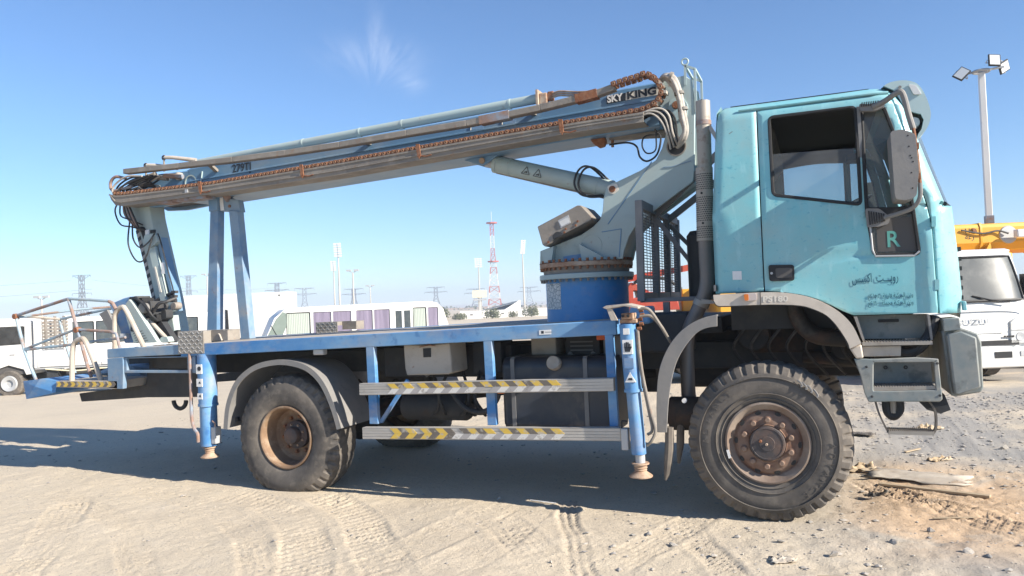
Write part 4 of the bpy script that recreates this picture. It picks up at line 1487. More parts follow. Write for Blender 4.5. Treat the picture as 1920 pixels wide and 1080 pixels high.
# sun visor
vis = [(p.x, p.z) for p in bez([(5.065, 0, 3.025), (5.12, 0, 3.045), (5.20, 0, 3.043), (5.27, 0, 3.01), (5.315, 0, 2.93), (5.342, 0, 2.82), (5.335, 0, 2.74), (5.30, 0, 2.675), (5.252, 0, 2.632)], 4)]
visin = [(5.262, 2.665), (5.285, 2.70), (5.30, 2.76), (5.285, 2.80), (5.215, 2.83), (5.185, 2.86), (5.16, 2.92), (5.13, 2.985)]
mb = MB()
mb.prism(vis + visin, .17, .195)
mb.prism(vis + visin, 2.265, 2.29)
n_ = len(vis)
v = [(x, y, z) for y in (.196, 2.264) for x, z in vis]
v += [(x - .012, y, z - .008) for y in (.196, 2.264) for x, z in vis]
f = [(i, i + 1, n_ + i + 1, n_ + i) for i in range(n_ - 1)] + [(2 * n_ + i, 3 * n_ + i, 3 * n_ + i + 1, 2 * n_ + i + 1) for i in range(n_ - 1)]
mb.add(v, f)
visor = mb.build('sun_visor', 'pale_teal', cab, smooth=45)
MB().prism(rounded([(5.215, 3.012), (5.262, 2.998), (5.295, 2.93), (5.245, 2.935)], .012), .155, .168).build('marker_lamp', 'clear_lens', visor, bevel=.003)
MB().cyl((5.165, .168, 3.0), (5.165, .160, 3.0), .010, 12).build('visor_bolt', 'grey_plastic', visor)
MB().prism([(5.225, 2.79), (5.285, 2.785), (5.295, 2.745), (5.27, 2.695), (5.235, 2.68)], .24, .26).build('visor_lamp_housing', 'black', visor)
MB().lathe([(0, 0), (.035, .005), (.04, .03)], (5.245, .20, 2.755), (0, 1, 0), 18).build('visor_lamp', 'clear_lens', visor)
# inside
MB().box(3.95, 5.30, .14, 2.32, 1.66, 1.72).build('cab_floor', 'interior', cab)
MB().box(3.955, 3.975, .16, 2.30, 1.72, 2.96).build('rear_lining', 'interior', cab)
MB().box(3.98, 5.05, .26, 2.20, 2.955, 2.985).build('roof_lining', 'interior', cab)
MB().prism([(4.82, 1.75), (4.95, 2.16), (5.25, 2.20), (5.36, 2.14), (5.36, 1.75)], .16, 2.30).build('dashboard', 'interior', cab, bevel=.03)
MB().prism([(4.0, 2.93), (4.32, 2.93), (4.34, 2.80), (4.24, 2.70), (4.0, 2.68)], .5, 2.2).build('overhead_locker', 'rag', cab, bevel=.04)
MB().tube(bez([(4.20, 2.10, 2.86), (4.6, 2.14, 2.90), (4.95, 2.16, 2.88)], 6), .07, 12).build('rolled_blind', 'locker_tan', cab)
MB().box(4.88, 5.0, 1.9, 2.15, 2.80, 2.86).build('sun_blind', 'locker_tan', cab, bevel=.01)
for y in (.38, 1.60):
    mb = MB()
    mb.prism([(4.12, 1.95), (4.62, 1.98), (4.64, 2.08), (4.30, 2.08), (4.12, 2.06)], y, y + .46)
    mb.prism([(4.10, 2.07), (4.24, 2.08), (4.16, 2.60), (4.13, 2.70), (4.05, 2.70), (4.04, 2.55)], y + .02, y + .44)
    mb.build('seat', 'interior', cab, bevel=.03)
mb = MB()
ctr = Vector((4.86, 1.83, 2.36))
ax_ = Vector((-.45, 0, .9)).normalized()
e1, e2 = Vector((0, 1, 0)), ax_.cross(Vector((0, 1, 0)))
mb.tube([ctr + (e1 * math.cos(t) + e2 * math.sin(t)) * .225 for t in np.linspace(0, 2 * math.pi, 33)[:-1]], .016, 8, closed=True)
for t in (0, 2.1, 4.2):
    mb.bar(ctr, ctr + (e1 * math.cos(t) + e2 * math.sin(t)) * .22, .03, .015)
mb.cyl(ctr, ctr - ax_ * .35, .03, 10)
mb.build('steering_wheel', 'black', cab)
# mirror on the near side, its arms and brackets
def mirror(sgn, yb):
    def Y(d):
        return yb - sgn * d
    y0, y1 = sorted((Y(.005), Y(.27)))
    mb = MB()
    prof = rounded([(5.060, 2.640), (5.135, 2.645), (5.205, 2.605), (5.212, 2.36), (5.192, 2.205), (5.14, 2.185), (5.075, 2.195), (5.068, 2.23)], .022)
    mb.prism(prof, y0, y1)
    mr = mb.build('mirror', 'grey_plastic', truck, bevel=.012)
    for k, (x, z) in enumerate(((5.16, 2.60), (5.163, 2.53), (5.168, 2.47), (5.175, 2.455), (5.182, 2.43), (5.17, 2.36), (5.172, 2.26))):
        MB().cyl((x, Y(.267), z), (x, Y(.2712), z), .005, 8).build('screw', 'black', mr)
    MB().tube(bez([(4.99, Y(.04), 2.862), (5.05, Y(.12), 2.872), (5.10, Y(.2), 2.89), (5.135, Y(.22), 2.90), (5.155, Y(.22), 2.86), (5.175, Y(.22), 2.75), (5.198, Y(.22), 2.645)], 6), .019, 10).build('mirror_arm', 'grey_plastic', mr)
    MB().tube([(5.198, Y(.23), 2.65), (5.212, Y(.25), 2.45), (5.218, Y(.25), 2.28)], .011, 8).build('mirror_pole', 'rust', mr)
    for z in (2.53, 2.335):
        MB().box(5.197, 5.222, *sorted((Y(.235), Y(.268))), z - .02, z + .02).build('mirror_clamp', 'rust', mr)
    MB().tube(bez([(5.218, Y(.25), 2.29), (5.213, Y(.25), 2.20), (5.175, Y(.22), 2.14), (5.10, Y(.15), 2.115), (5.02, Y(.07), 2.10)], 6), .014, 10).build('mirror_arm', 'grey_plastic', mr)
    # ribbed rubber brackets
    mb = MB()
    mb.prism(rounded([(4.90, 2.895), (4.96, 2.885), (5.06, 2.895), (5.055, 2.855), (5.0, 2.835), (4.905, 2.845)], .012), *sorted((Y(-.012), Y(.035))))
    b1 = mb.build('mirror_bracket', 'grey_plastic', mr, bevel=.006)
    for k in range(8):
        MB().prism([(4.915 + .014 * k, 2.900), (4.923 + .014 * k, 2.900), (4.917 + .014 * k, 2.872), (4.909 + .014 * k, 2.872)], *sorted((Y(.036), Y(.044)))).build('bracket_rib', 'black', b1)
    mb = MB()
    mb.prism(rounded([(4.905, 2.175), (4.99, 2.168), (5.055, 2.105), (5.045, 2.06), (4.985, 2.045), (4.912, 2.045)], .014), *sorted((Y(-.008), Y(.035))))
    b2 = mb.build('mirror_bracket', 'grey_plastic', mr, bevel=.006)
    for k in range(7):
        x = 4.922 + .015 * k
        MB().prism([(x, 2.155 - .004 * k), (x + .007, 2.155 - .004 * k), (x + .011, 2.06 + .003 * k), (x + .004, 2.06 + .003 * k)], *sorted((Y(.036), Y(.045)))).build('bracket_rib', 'black', b2)
    return mr


mirror(1, .085)
mirror(-1, 2.375)

# ---------------------------------------------------------------- front wing, entry steps, bumper
wing_out = [(p.x, p.z) for p in bez([(3.878, 0, 1.628), (4.05, 0, 1.632), (4.217, 0, 1.632), (4.34, 0, 1.625), (4.463, 0, 1.602), (4.57, 0, 1.565), (4.664, 0, 1.510), (4.735, 0, 1.45), (4.79, 0, 1.375), (4.835, 0, 1.26)], 3)]
wing_in = [(p.x, p.z) for p in bez([(4.762, 0, 1.225), (4.748, 0, 1.275), (4.69, 0, 1.38), (4.628, 0, 1.455), (4.55, 0, 1.50), (4.46, 0, 1.530), (4.30, 0, 1.543), (4.177, 0, 1.545), (3.98, 0, 1.545), (3.905, 0, 1.55), (3.88, 0, 1.585)], 3)]
wing = MB().prism(wing_out + wing_in, -.03, .075).build('wing', 'fender_beige', truck, bevel=.02)
sweep_guard('wing_liner', list(reversed(wing_in)), -.012, .42, .008, 'dark_steel')
MB().prism([(4.762, 1.222), (4.835, 1.255), (4.845, 1.16), (4.80, 1.155)], -.02, .07).build('wing_tip', 'fender_beige', wing, bevel=.01)
MB().prism(wing_out + wing_in, 2.385, 2.48).build('wing', 'fender_beige', truck, bevel=.02)
MB().prism(rounded([(4.09, 1.628), (4.175, 1.628), (4.178, 1.578), (4.095, 1.575)], .012), -.042, -.028).build('side_lamp', 'pink_clear', wing, bevel=.004)
MB().prism(rounded([(4.09, 1.624), (4.122, 1.624), (4.122, 1.578), (4.095, 1.578)], .010), -.047, -.040).build('indicator', 'orange', wing, bevel=.003)
MB().prism([(4.1995, 1.634), (4.203, 1.634), (4.203, 1.545), (4.1995, 1.545)], -.034, -.029).build('wing_joint', 'black', wing)
text('wing_marking', 'PS180', .055, (4.215, -.0315, 1.565), (R(90), R(1), 0), 'pale_mark', wing, .0008, 1.25, bold=.0015)
# steps
MB().prism([(4.80, 1.438), (5.245, 1.438), (5.258, 1.27), (4.845, 1.275)], .22, .25).build('step_back', 'bumper_grey', truck)
MB().prism([(4.80, 1.438), (4.845, 1.275), (4.86, 1.275), (4.82, 1.438)], .02, .218).build('step_cheek', 'grey_plastic', truck)
MB().prism([(5.245, 1.438), (5.258, 1.27), (5.272, 1.27), (5.26, 1.438)], .05, .218).build('step_cheek', 'grey_plastic', truck)
MB().prism(rounded([(4.96, 1.408), (5.09, 1.408), (5.09, 1.388), (4.96, 1.388)], .006), .21, .219).build('step_slot', 'black', truck)


def tread(x0, x1, z, y0, y1, sl=0.0):
    mb = MB()
    n = 46
    pts = [(x0, z - .022)] + [(x1, z - .022 + sl)]
    top = []
    for k in range(n, -1, -1):
        x = x0 + (x1 - x0) * k / n
        top.append((x, z + sl * k / n + (.006 if k % 2 else 0)))
    mb.prism(pts + top, y0, y1)
    return mb.build('step_tread', 'tread_plate', truck, smooth=0)


tread(4.842, 5.262, 1.264, .0, .215)
MB().prism([(4.815, 1.238), (5.08, 1.236), (5.075, 1.165), (4.83, 1.165)], .03, .2).build('step_panel', 'dusty_beige', truck, bevel=.006)
MB().tube(bez([(5.06, .12, 1.2), (5.13, .1, 1.185), (5.2, .1, 1.22), (5.27, .12, 1.32), (5.30, .15, 1.42)], 6), .035, 10).build('duct_hose', 'black_hose', truck)
LOW = [(4.785, 1.157), (4.90, 1.150), (5.16, 1.160), (5.290, 1.150), (5.302, .885), (5.285, .868), (5.0, .866), (4.862, .862), (4.84, .92), (4.82, 1.04)]
HOLE = rounded([(4.905, 1.128), (5.262, 1.128), (5.268, .945), (4.895, .935)], .012)
MB().prism(LOW, -.01, .03, holes=[HOLE]).build('step_frame', 'bumper_grey', truck, bevel=.006)
MB().prism([(4.90, 1.14), (5.27, 1.14), (5.275, .93), (4.89, .92)], .20, .23).build('step_back', 'bumper_grey', truck)
for x in (4.99, 5.115):
    MB().lathe([(.006, -.008), (.012, -.008), (.014, 0)], (x, .199, 1.075), (0, 1, 0), 12).build('step_bolt', 'dark_steel', truck)
tread(4.897, 5.266, .962, .0, .198, .008)
for pts in ([(4.905, .06, .87), (4.925, .055, .78), (4.955, .05, .70), (4.975, .05, .655)], [(5.225, .06, .87), (5.262, .055, .80), (5.262, .05, .70), (5.245, .05, .655)]):
    mb = MB()
    P = bez(pts, 5)
    for a, b in zip(P[:-1], P[1:]):
        mb.bar(a, b, .012, .05)
    mb.build('step_strap', 'rubber', truck)
tread(4.975, 5.245, .668, .0, .14)
MB().tube(bez([(4.98, .15, .86), (4.985, .15, .78), (5.02, .15, .745), (5.06, .15, .79), (5.06, .15, .86)], 5), .03, 10).build('tow_eye', 'dark_steel', truck)
MB().cyl((5.02, .14, .86), (5.02, .14, .77), .022, 10).build('hanger_rod', 'exhaust', truck)
MB().prism([(5.16, .87), (5.33, .90), (5.36, .80), (5.30, .775), (5.22, .80)], .10, .2).build('bumper_stay', 'dark_steel', truck)
BUM = [(5.328, 1.318), (5.345, 1.345), (5.42, 1.352), (5.535, 1.305), (5.552, 1.25), (5.550, .95), (5.535, .922), (5.385, .893), (5.362, .90), (5.35, 1.0)]
mb = MB()
yA, yB, yC = -.03, .06, 2.43
mb.prism(BUM, .07, 2.40)
mb.prism([(5.345, 1.305), (5.43, 1.325), (5.51, 1.285), (5.52, .965), (5.395, .915), (5.37, .92)], -.02, .0695)
mb.build('bumper', 'bumper_grey', truck, bevel=.022)
for (x, z) in ((4.86, 1.10), (4.885, .90), (5.282, 1.12), (5.288, .91)):
    MB().lathe([(0, -.004), (.007, -.004), (.009, 0)], (x, -.0105, z), (0, 1, 0), 8).build('step_bolt', 'dark_steel', truck)
MB().prism([(5.332, 1.405), (5.425, 1.412), (5.432, 1.335), (5.334, 1.325)], .02, .3).build('bumper_bracket', 'bumper_grey', truck, bevel=.004)
MB().prism([(5.470, 1.52), (5.492, 1.515), (5.495, 1.455), (5.473, 1.455)], .16, .22).build('corner_clip', 'cab_paint', truck, bevel=.004)

# ---------------------------------------------------------------- exhaust stack
ex = MB().tube([(3.808, .45, 3.155), (3.800, .45, 2.62)], .056, 24).build('exhaust_stack', 'exhaust', truck)
MB().tube([(3.8065, .45, 3.0), (3.8055, .45, 2.965)], .061, 24).build('exhaust_clamp', 'rust_tube', ex)
MB().cyl((3.80, .45, 3.155), (3.80, .45, 3.17), .012, 10).build('rain_cap_pin', 'dark_steel', ex)
sh = MB().tube([(3.795, .45, 2.63), (3.778, .45, 2.055)], .066, 32).build('heat_shield', 'exhaust', ex)
# perforations in rows
hole = MB().cyl((0, 0, 0), (0, -.0025, 0), .0052, 6).mesh('perforation', 'black', smooth=0)
mb = MB()
rows = 0
for z in np.arange(2.08, 2.62, .0165):
    if 2.40 < z < 2.45 or 2.17 < z < 2.21 or 2.58 < z:
        continue
    rows += 1
    cx = 3.778 + (z - 2.055) / .575 * .017
    for k in range(14):
        a = R(-90 - 78 + 12 * k + (6 if rows % 2 else 0))
        d = Vector((math.cos(a), math.sin(a), 0))
        c = Vector((cx, .45, z)) + d * .0658
        t = Vector((-d.y, d.x, 0))
        u = Vector((0, 0, 1))
        v = [c + d * .001 + (t * math.cos(q) + u * math.sin(q)) * .0050 for q in np.linspace(0, 2 * math.pi, 7)[:-1]]
        mb.add(v, [(0, 1, 2, 3, 4, 5)])
o = mb.build('perforations', 'black', sh, smooth=0)
o['kind'] = 'stuff'
for z in (2.425, 2.19):
    MB().cyl((3.775, .386, z), (3.775, .380, z), .009, 10).build('shield_bolt', 'black', sh)
MB().tube(bez([(3.778, .45, 2.06), (3.778, .45, 1.90), (3.778, .45, 1.76), (3.755, .45, 1.64), (3.69, .45, 1.50), (3.62, .45, 1.36), (3.60, .42, 1.20), (3.60, .40, .95), (3.60, .40, .80)], 6), .056, 24).build('exhaust_pipe', 'exhaust_dark', ex)
MB().tube([(3.735, .45, 1.585), (3.715, .45, 1.545)], .064, 20).build('exhaust_clamp', 'exhaust', ex)
MB().prism([(3.74, 1.60), (3.83, 1.585), (3.84, 1.56), (3.74, 1.56)], .35, .39).build('exhaust_bracket', 'exhaust', ex)
MB().bar((3.84, .45, 2.97), (3.93, .3, 2.80), .03, .01).build('exhaust_stay', 'dusty_beige', ex)
MB().lathe([(0, -.01), (.12, -.01), (.13, .0), (.13, .3), (0, .3)], (3.48, .3, .72), (1, 0, 0), 24).build('silencer', 'engine', ex)
MB().cyl((3.62, .1, .85), (3.62, .06, .85), .018, 12).build('drain_cap', 'white_sticker', truck)
MB().tube([(3.68, 1.0, 2.18), (3.68, 1.0, 2.14), (3.68, 1.0, 1.62)], [.10, .13, .13], 24).build('air_filter', 'black', truck)

# ---------------------------------------------------------------- headboard guard
gd = MB()
X0 = 3.235
gd.prism([(X0 - .03, 1.60), (X0 + .03, 1.60), (X0 + .045, 2.43), (X0 - .015, 2.43)], .50, .545)
guard = gd.build('headboard', 'guard_grey', truck, bevel=.004)
for y in (1.14, 1.72, 2.28):
    MB().prism([(X0 - .03, 1.60), (X0 + .03, 1.60), (X0 + .045, 2.42), (X0 - .015, 2.42)], y, y + .07).build('guard_post', 'guard_grey', guard, bevel=.004)
MB().bar((X0 + .012, .546, 2.40), (X0 + .012, 2.28, 2.40), .05, .07, (0, 0, 1)).build('guard_rail', 'guard_grey', guard)
MB().bar((X0, .546, 1.64), (X0, 2.28, 1.64), .05, .06, (0, 0, 1)).build('guard_rail', 'guard_grey', guard)
wire = MB().bar((0, 0, 0), (0, 1.70, 0), .006, .006, (0, 0, 1)).mesh('guard_wire', 'guard_grey', smooth=0)
for k in range(28):
    z = 1.69 + .0245 * k
    share('guard_wire', wire, guard, Matrix.Translation((X0 + .01, .55, z)))
for y in np.arange(.64, 2.2, .135):
    MB().bar((X0 + .004, y, 1.66), (X0 + .018, y, 2.37), .005, .005).build('guard_wire', 'guard_grey', guard)
MB().prism([(X0 + .02, 2.31), (X0 + .055, 2.33), (3.70, 1.74), (3.70, 1.69)], 1.135, 1.165).build('guard_brace', 'guard_grey', guard)
MB().prism([(X0 + .02, 2.31), (X0 + .055, 2.33), (3.75, 1.80), (3.75, 1.75)], 1.755, 1.785).build('guard_brace', 'guard_grey', guard)
MB().bar((X0 + .02, 1.15, 2.36), (3.90, .95, 2.86), .06, .035, (0, 1, 0)).build('guard_stay', 'guard_grey', guard)
MB().bar((X0 + .02, 1.75, 2.36), (3.90, 1.70, 2.80), .06, .035, (0, 1, 0)).build('guard_stay', 'guard_grey', guard)
MB().box(X0 - .02, 3.86, .56, .60, 1.588, 1.622).build('guard_base', 'guard_grey', guard, bevel=.003)
MB().box(3.40, 3.45, .57, .62, 1.44, 1.586).build('guard_foot', 'guard_grey', guard)
MB().box(3.36, 3.86, .62, 2.2, 1.32, 1.45).build('rear_cab_mount', 'dark_steel', truck, bevel=.01)
MB().box(3.20, 3.62, .45, .8, 1.18, 1.50).build('pump_box', 'dark_steel', truck, bevel=.02)
MB().box(3.18, 3.34, .3, .55, 1.42, 1.56).build('mount_plate', 'deck_blue', truck, bevel=.02)

# ---------------------------------------------------------------- turret
TX, TY = 2.575, 1.22
MB().lathe([(.385, 1.42), (.385, 1.83)], (TX, TY, 0), (0, 0, 1), 48).build('turret_base', 'turret_blue', truck)
fl1 = MB().lathe([(.37, 1.825), (.435, 1.825), (.44, 1.83), (.44, 1.868), (.435, 1.872), (.40, 1.875)], (TX, TY, 0), (0, 0, 1), 56).build('turret_flange', 'boom_grey', truck)
MB().lathe([(.40, 1.873), (.405, 1.935)], (TX, TY, 0), (0, 0, 1), 48).build('slew_ring', 'tray_grey', truck)
fl2 = MB().lathe([(.40, 1.934), (.43, 1.934), (.435, 1.94), (.435, 1.972), (.43, 1.977), (.0, 1.980)], (TX, TY, 0), (0, 0, 1), 56).build('turret_flange', 'rust_pale', truck)
bolt = MB().lathe([(0, -.022), (.013, -.022), (.013, .0), (.018, .001), (.018, .006)], (0, 0, 0), (0, 0, 1), 6).mesh('flange_bolt', 'rust', smooth=0)
bolt2 = MB().lathe([(0, -.02), (.013, -.02), (.013, .0), (.018, .001), (.018, .006)], (0, 0, 0), (0, 0, 1), 6).mesh('flange_bolt', 'tray_grey', smooth=0)
for k in range(40):
    a = 2 * math.pi * k / 40
    c, s_ = math.cos(a) * .420, math.sin(a) * .420
    share('flange_bolt', bolt, fl2, Matrix.Translation((TX + c, TY + s_, 1.930)))
    share('flange_bolt', bolt2, fl1, Matrix.Translation((TX + c, TY + s_, 1.82)))
for k in range(40):
    a = 2 * math.pi * k / 40
    share('flange_nut', bolt, fl2, Matrix.Translation((TX + math.cos(a) * .42, TY + math.sin(a) * .42, 1.982)) @ Matrix.Rotation(math.pi, 4, 'X'))
# cracked white sticker on the base
mb = MB()
a0, a1 = R(-148), R(-112)
v = []
for a in np.linspace(a0, a1, 7):
    for z in (1.555, 1.79):
        v.append((TX + .3868 * math.cos(a), TY + .3868 * math.sin(a), z))
mb.add(v, [(2 * i, 2 * i + 2, 2 * i + 3, 2 * i + 1) for i in range(6)])


def cracked():
    m = bpy.data.materials.new('cracked_white')
    m.use_nodes = True
    t = m.node_tree
    p = t.nodes['Principled BSDF']
    p.inputs['Roughness'].default_value = .6
    tc = t.nodes.new('ShaderNodeTexCoord')
    vo = t.nodes.new('ShaderNodeTexVoronoi')
    vo.feature = 'DISTANCE_TO_EDGE'
    vo.inputs['Scale'].default_value = 26
    t.links.new(tc.outputs['Object'], vo.inputs['Vector'])
    rp = t.nodes.new('ShaderNodeValToRGB')
    rp.color_ramp.elements[0].position = .03
    rp.color_ramp.elements[0].color = (.22, .26, .28, 1)
    rp.color_ramp.elements[1].position = .09
    rp.color_ramp.elements[1].color = (.60, .60, .58, 1)
    t.links.new(vo.outputs[0], rp.inputs[0])
    t.links.new(rp.outputs[0], p.inputs['Base Color'])
    MATS['cracked_white'] = m


cracked()
mb.build('cracked_sticker', 'cracked_white', truck, smooth=60)
# slewing column: two side plates and the box between them
KN = [(2.195, 1.982), (2.203, 2.10), (2.347, 2.143), (2.607, 2.225), (2.72, 2.29), (2.79, 2.35), (2.815, 2.42), (2.83, 2.54), (2.855, 2.62), (2.90, 2.665), (2.96, 2.675), (3.18, 2.755), (3.317, 2.831), (3.375, 2.93), (3.42, 3.07), (3.40, 3.20), (3.36, 3.35), (3.385, 3.50), (3.42, 3.53), (3.60, 3.535), (3.655, 3.49), (3.675, 3.28), (3.645, 2.72), (3.63, 2.612), (3.249, 2.367), (3.10, 2.25), (3.05, 2.18), (3.0, 2.06), (2.98, 1.982)]
mb = MB()
mb.prism(KN, .995, 1.025)
col = mb.build('slew_column', 'boom_grey', truck, bevel=.006)
MB().prism(KN, 1.415, 1.445).build('column_plate', 'boom_grey', col, bevel=.006)
inner = [(2.22, 1.983), (2.25, 2.08), (2.6, 2.19), (2.78, 2.32), (2.86, 2.5), (3.0, 2.62), (3.30, 2.78), (3.40, 3.0), (3.47, 3.05), (3.60, 2.95), (3.60, 2.63), (3.23, 2.39), (3.03, 2.19), (2.95, 1.983)]
MB().prism(inner, 1.026, 1.414).build('column_box', 'boom_grey', col)
MB().lathe([(0, -.012), (.028, -.012), (.03, -.006), (.03, .002)], (2.915, .993, 2.612), (0, 1, 0), 20).build('pivot_pin', 'rust', col)
MB().prism(rounded([(2.87, 2.645), (2.96, 2.66), (2.975, 2.60), (2.93, 2.565), (2.88, 2.58)], .015), .990, .994).build('pin_plate', 'pale_mark', col)
MB().lathe([(.098, 0), (.098, -.004), (.094, -.004), (.094, 0)], (2.70, .995, 2.12), (0, 1, 0), 36, closed=True).build('cover_ring', 'boom_grey', col)
MB().prism([(2.62, 1.985), (2.60, 2.14), (2.66, 2.10), (2.86, 1.985)], .930, .993).build('gusset', 'boom_grey', col)
MB().prism([(2.27, 1.985), (2.25, 2.09), (2.37, 2.13), (2.34, 1.985)], .90, .993).build('gusset', 'boom_grey', col)
for (a, b) in (((2.86, 2.30), (3.28, 2.82)), ((2.80, 2.235), (2.98, 2.25)), ((2.98, 2.25), (2.95, 2.0)), ((3.45, 2.755), (3.62, 2.79)), ((3.38, 2.76), (3.45, 2.755))):
    MB().bar((a[0], .993, a[1]), (b[0], .993, b[1]), .008, .006, (0, 1, 0)).build('weld_seam', 'boom_blue', col)
MB().prism([(2.43, 2.035), (2.60, 2.05), (2.60, 2.01), (2.43, 1.99)], .985, .994).build('data_plate', 'deck_blue', col)
# grey control box strapped on the column
LB = [(2.234, 2.316), (2.62, 2.478), (2.655, 2.475), (2.752, 2.365), (2.742, 2.335), (2.455, 2.218), (2.40, 2.205), (2.37, 2.165), (2.30, 2.128), (2.275, 2.15)]
bxp = MB().prism(LB, .86, 1.30).build('control_box', 'tray_grey', truck, bevel=.006)
MB().prism([(2.435, 2.355), (2.535, 2.398), (2.556, 2.325), (2.46, 2.285)], .854, .859).build('box_window', 'galv', bxp)
MB().prism([(2.447, 2.343), (2.528, 2.378), (2.543, 2.33), (2.468, 2.297)], .850, .853).build('window_paper', 'clear_lens', bxp)
MB().prism(arc(2.43, 2.205, .05, 200, 20, 12), .852, .859).build('cable_cutout', 'dark_steel', bxp)
for (x, z) in ((2.335, 2.168), (2.49, 2.245), (2.505, 2.275), (2.60, 2.30), (2.62, 2.335)):
    MB().cyl((x, .86, z), (x, .852, z), .010, 8).build('box_bolt', 'rust', bxp)
# rotator: luffing cylinder from column to boom
cy = MB()
p0, p1 = Vector((2.915, 1.22, 2.625)), Vector((1.60, 1.22, 3.035))
d_ = (p1 - p0)
cy.tube([p0 + d_ * .04, p0 + d_ * .90, p0 + d_ * .905, p0 + d_ * .93], [.083, .083, .09, .09], 28)
cyl_ = cy.build('lift_cylinder', 'boom_grey', truck)
MB().tube([p0 + d_ * .92, p1], [.05, .05], 16).build('cylinder_rod', 'galv', cyl_)
MB().tube([p0 + d_ * .92 + Vector((0, 0, -.085)), p0 + d_ * .10 + Vector((0, 0, -.095))], .011, 8).build('cylinder_pipe', 'tray_grey', cyl_)
for q in (.14, .80):
    MB().tube([p0 + d_ * q, p0 + d_ * (q + .012)], .087, 24).build('cylinder_band', 'boom_grey', cyl_)
for k in range(2):
    ctr = p0 + d_ * (.22 + .03 * k) + Vector((0, -.02, .0))
    MB().tube(bez([ctr + Vector((.22, .02, .0)), ctr + Vector((.10, -.1, .125)), ctr + Vector((0, -.11, .11)), ctr + Vector((-.055, -.1, -.02)), ctr + Vector((.02, -.09, -.13)), ctr + Vector((.20, -.05, -.14))], 8), .010, 8).build('hose_loop', 'black_hose', cyl_)
dn = d_.normalized()
up = Vector((0, 1, 0)).cross(dn)
up = -up if up.z < 0 else up
for (q, nm) in ((.66, 'a'), (.57, 'b')):
    c = p0 + d_ * q + Vector((0, -.0845, 0)) + up * (-.006)
    e = -dn
    outer = [c + e * -.042 - up * .034, c + e * .042 - up * .034, c + up * .040]
    mb = MB()
    for i in range(3):
        a, b = outer[i], outer[(i + 1) % 3]
        mb.bar(a, b, .006, .003, (0, 1, 0))
    mb.bar(c + e * -.014 - up * .02, c + e * .014 - up * .004, .010, .003, (0, 1, 0))
    mb.bar(c + e * .004 - up * .02, c + e * .016 - up * .016, .010, .003, (0, 1, 0))
    mb.build('warning_triangle', 'faded_ink', cyl_, smooth=0)

# ---------------------------------------------------------------- boom
def bb(x):
    return 3.0035 + .0375 * x            # underside of the boom


BH = .385
mb = MB()
sec = [(1.0, 0.012), (1.0, .226), (.990, .231), (.990, .243), (1.0, .248), (1.0, BH - .012), (1.012, BH), (1.428, BH), (1.44, BH - .012), (1.44, .012), (1.428, 0), (1.012, 0)]
v = [(x, y, bb(x) + z) for x in (-2.0, 3.36) for y, z in sec]
n = len(sec)
mb.add(v, [(i, (i + 1) % n, n + (i + 1) % n, n + i) for i in range(n)] + [tuple(range(n)), tuple(range(2 * n - 1, n - 1, -1))])
boom = mb.build('boom', 'boom_blue', truck, smooth=30)
ba = math.atan(.0375)
text('boom_lettering', '279TJ', .128, (-1.375, .9965, 3.203), (R(90), -R(.5), 0), 'ink', boom, .0008, .88, bold=.0015)
# logo plate
def bx_(x, t):
    return (x, bb(x) + t)


MB().prism([(2.899, 3.384), (3.071, 3.392), (3.074, 3.458), (2.899, 3.450)], .9915, .998).build('logo_plate', 'ink', boom)
MB().prism([(3.0745, 3.392), (3.38, 3.402), (3.38, 3.472), (3.077, 3.458)], .9915, .998).build('logo_plate', 'pale_mark', boom)
text('logo_lettering', 'SKY', .088, (2.906, .9905, 3.393), (R(90), -ba, 0), 'white_sticker', boom, .0008, .92, bold=.003)
text('logo_lettering', 'KING', .088, (3.085, .9905, 3.401), (R(90), -ba, 0), 'ink', boom, .0008, 1.25, bold=.004)
for (x, r) in ((1.60, .09), (1.93, .09)):
    MB().prism([(x + a, bb(x) + b) for a, b in ((-.05, .250), (-.045, .29), (-.01, .315), (.05, .308), (.085, .27), (.08, .250))], .996, .9985).build('boom_emblem', 'deck_blue', boom)
    MB().tube([(x - .055, .995, bb(x) + .25), (x - .05, .995, bb(x) + .29), (x - .01, .995, bb(x) + .32)], .004, 5).build('boom_emblem', 'pale_mark', boom)
# boom butt in the column and top bracket with lifting eye
MB().prism([(3.30, 3.14), (3.33, 3.46), (3.45, 3.52), (3.60, 3.45), (3.62, 3.25), (3.50, 3.15)], 1.03, 1.41).build('boom_butt', 'boom_blue', boom, bevel=.01)
MB().prism(rounded([(3.46, 3.34), (3.57, 3.36), (3.62, 3.27), (3.60, 3.16), (3.47, 3.14), (3.44, 3.24)], .03), .984, .994).build('pin_cover', 'pale_teal', col, bevel=.003)
MB().lathe([(0, -.022), (.030, -.022), (.034, -.014), (.034, .004)], (3.515, .982, 3.285), (0, 1, 0), 20).build('pivot_pin', 'rust', col)
MB().lathe([(0, -.006), (.03, -.006), (.03, .006)], (3.395, .992, 3.255), (0, 1, 0), 20).build('pivot_pin', 'boom_blue', col)
mb = MB()
for y in (1.0, 1.41):
    mb.bar((3.60, y, 3.45), (3.605, y, 3.62), .02, .02)
    mb.bar((3.68, y, 3.20), (3.685, y, 3.58), .02, .02)
    mb.bar((3.605, y, 3.62), (3.685, y, 3.58), .02, .02)
mb.bar((3.605, 1.0, 3.62), (3.605, 1.41, 3.62), .02, .02)
mb.bar((3.685, 1.0, 3.58), (3.685, 1.41, 3.58), .02, .02)
mb.build('hose_frame', 'boom_grey', col)
MB().tube([(3.605 + .028 * math.cos(t), 1.0, 3.655 + .028 * math.sin(t)) for t in np.linspace(0, 2 * math.pi, 17)[:-1]], .008, 6, closed=True).build('lifting_eye', 'boom_grey', col)
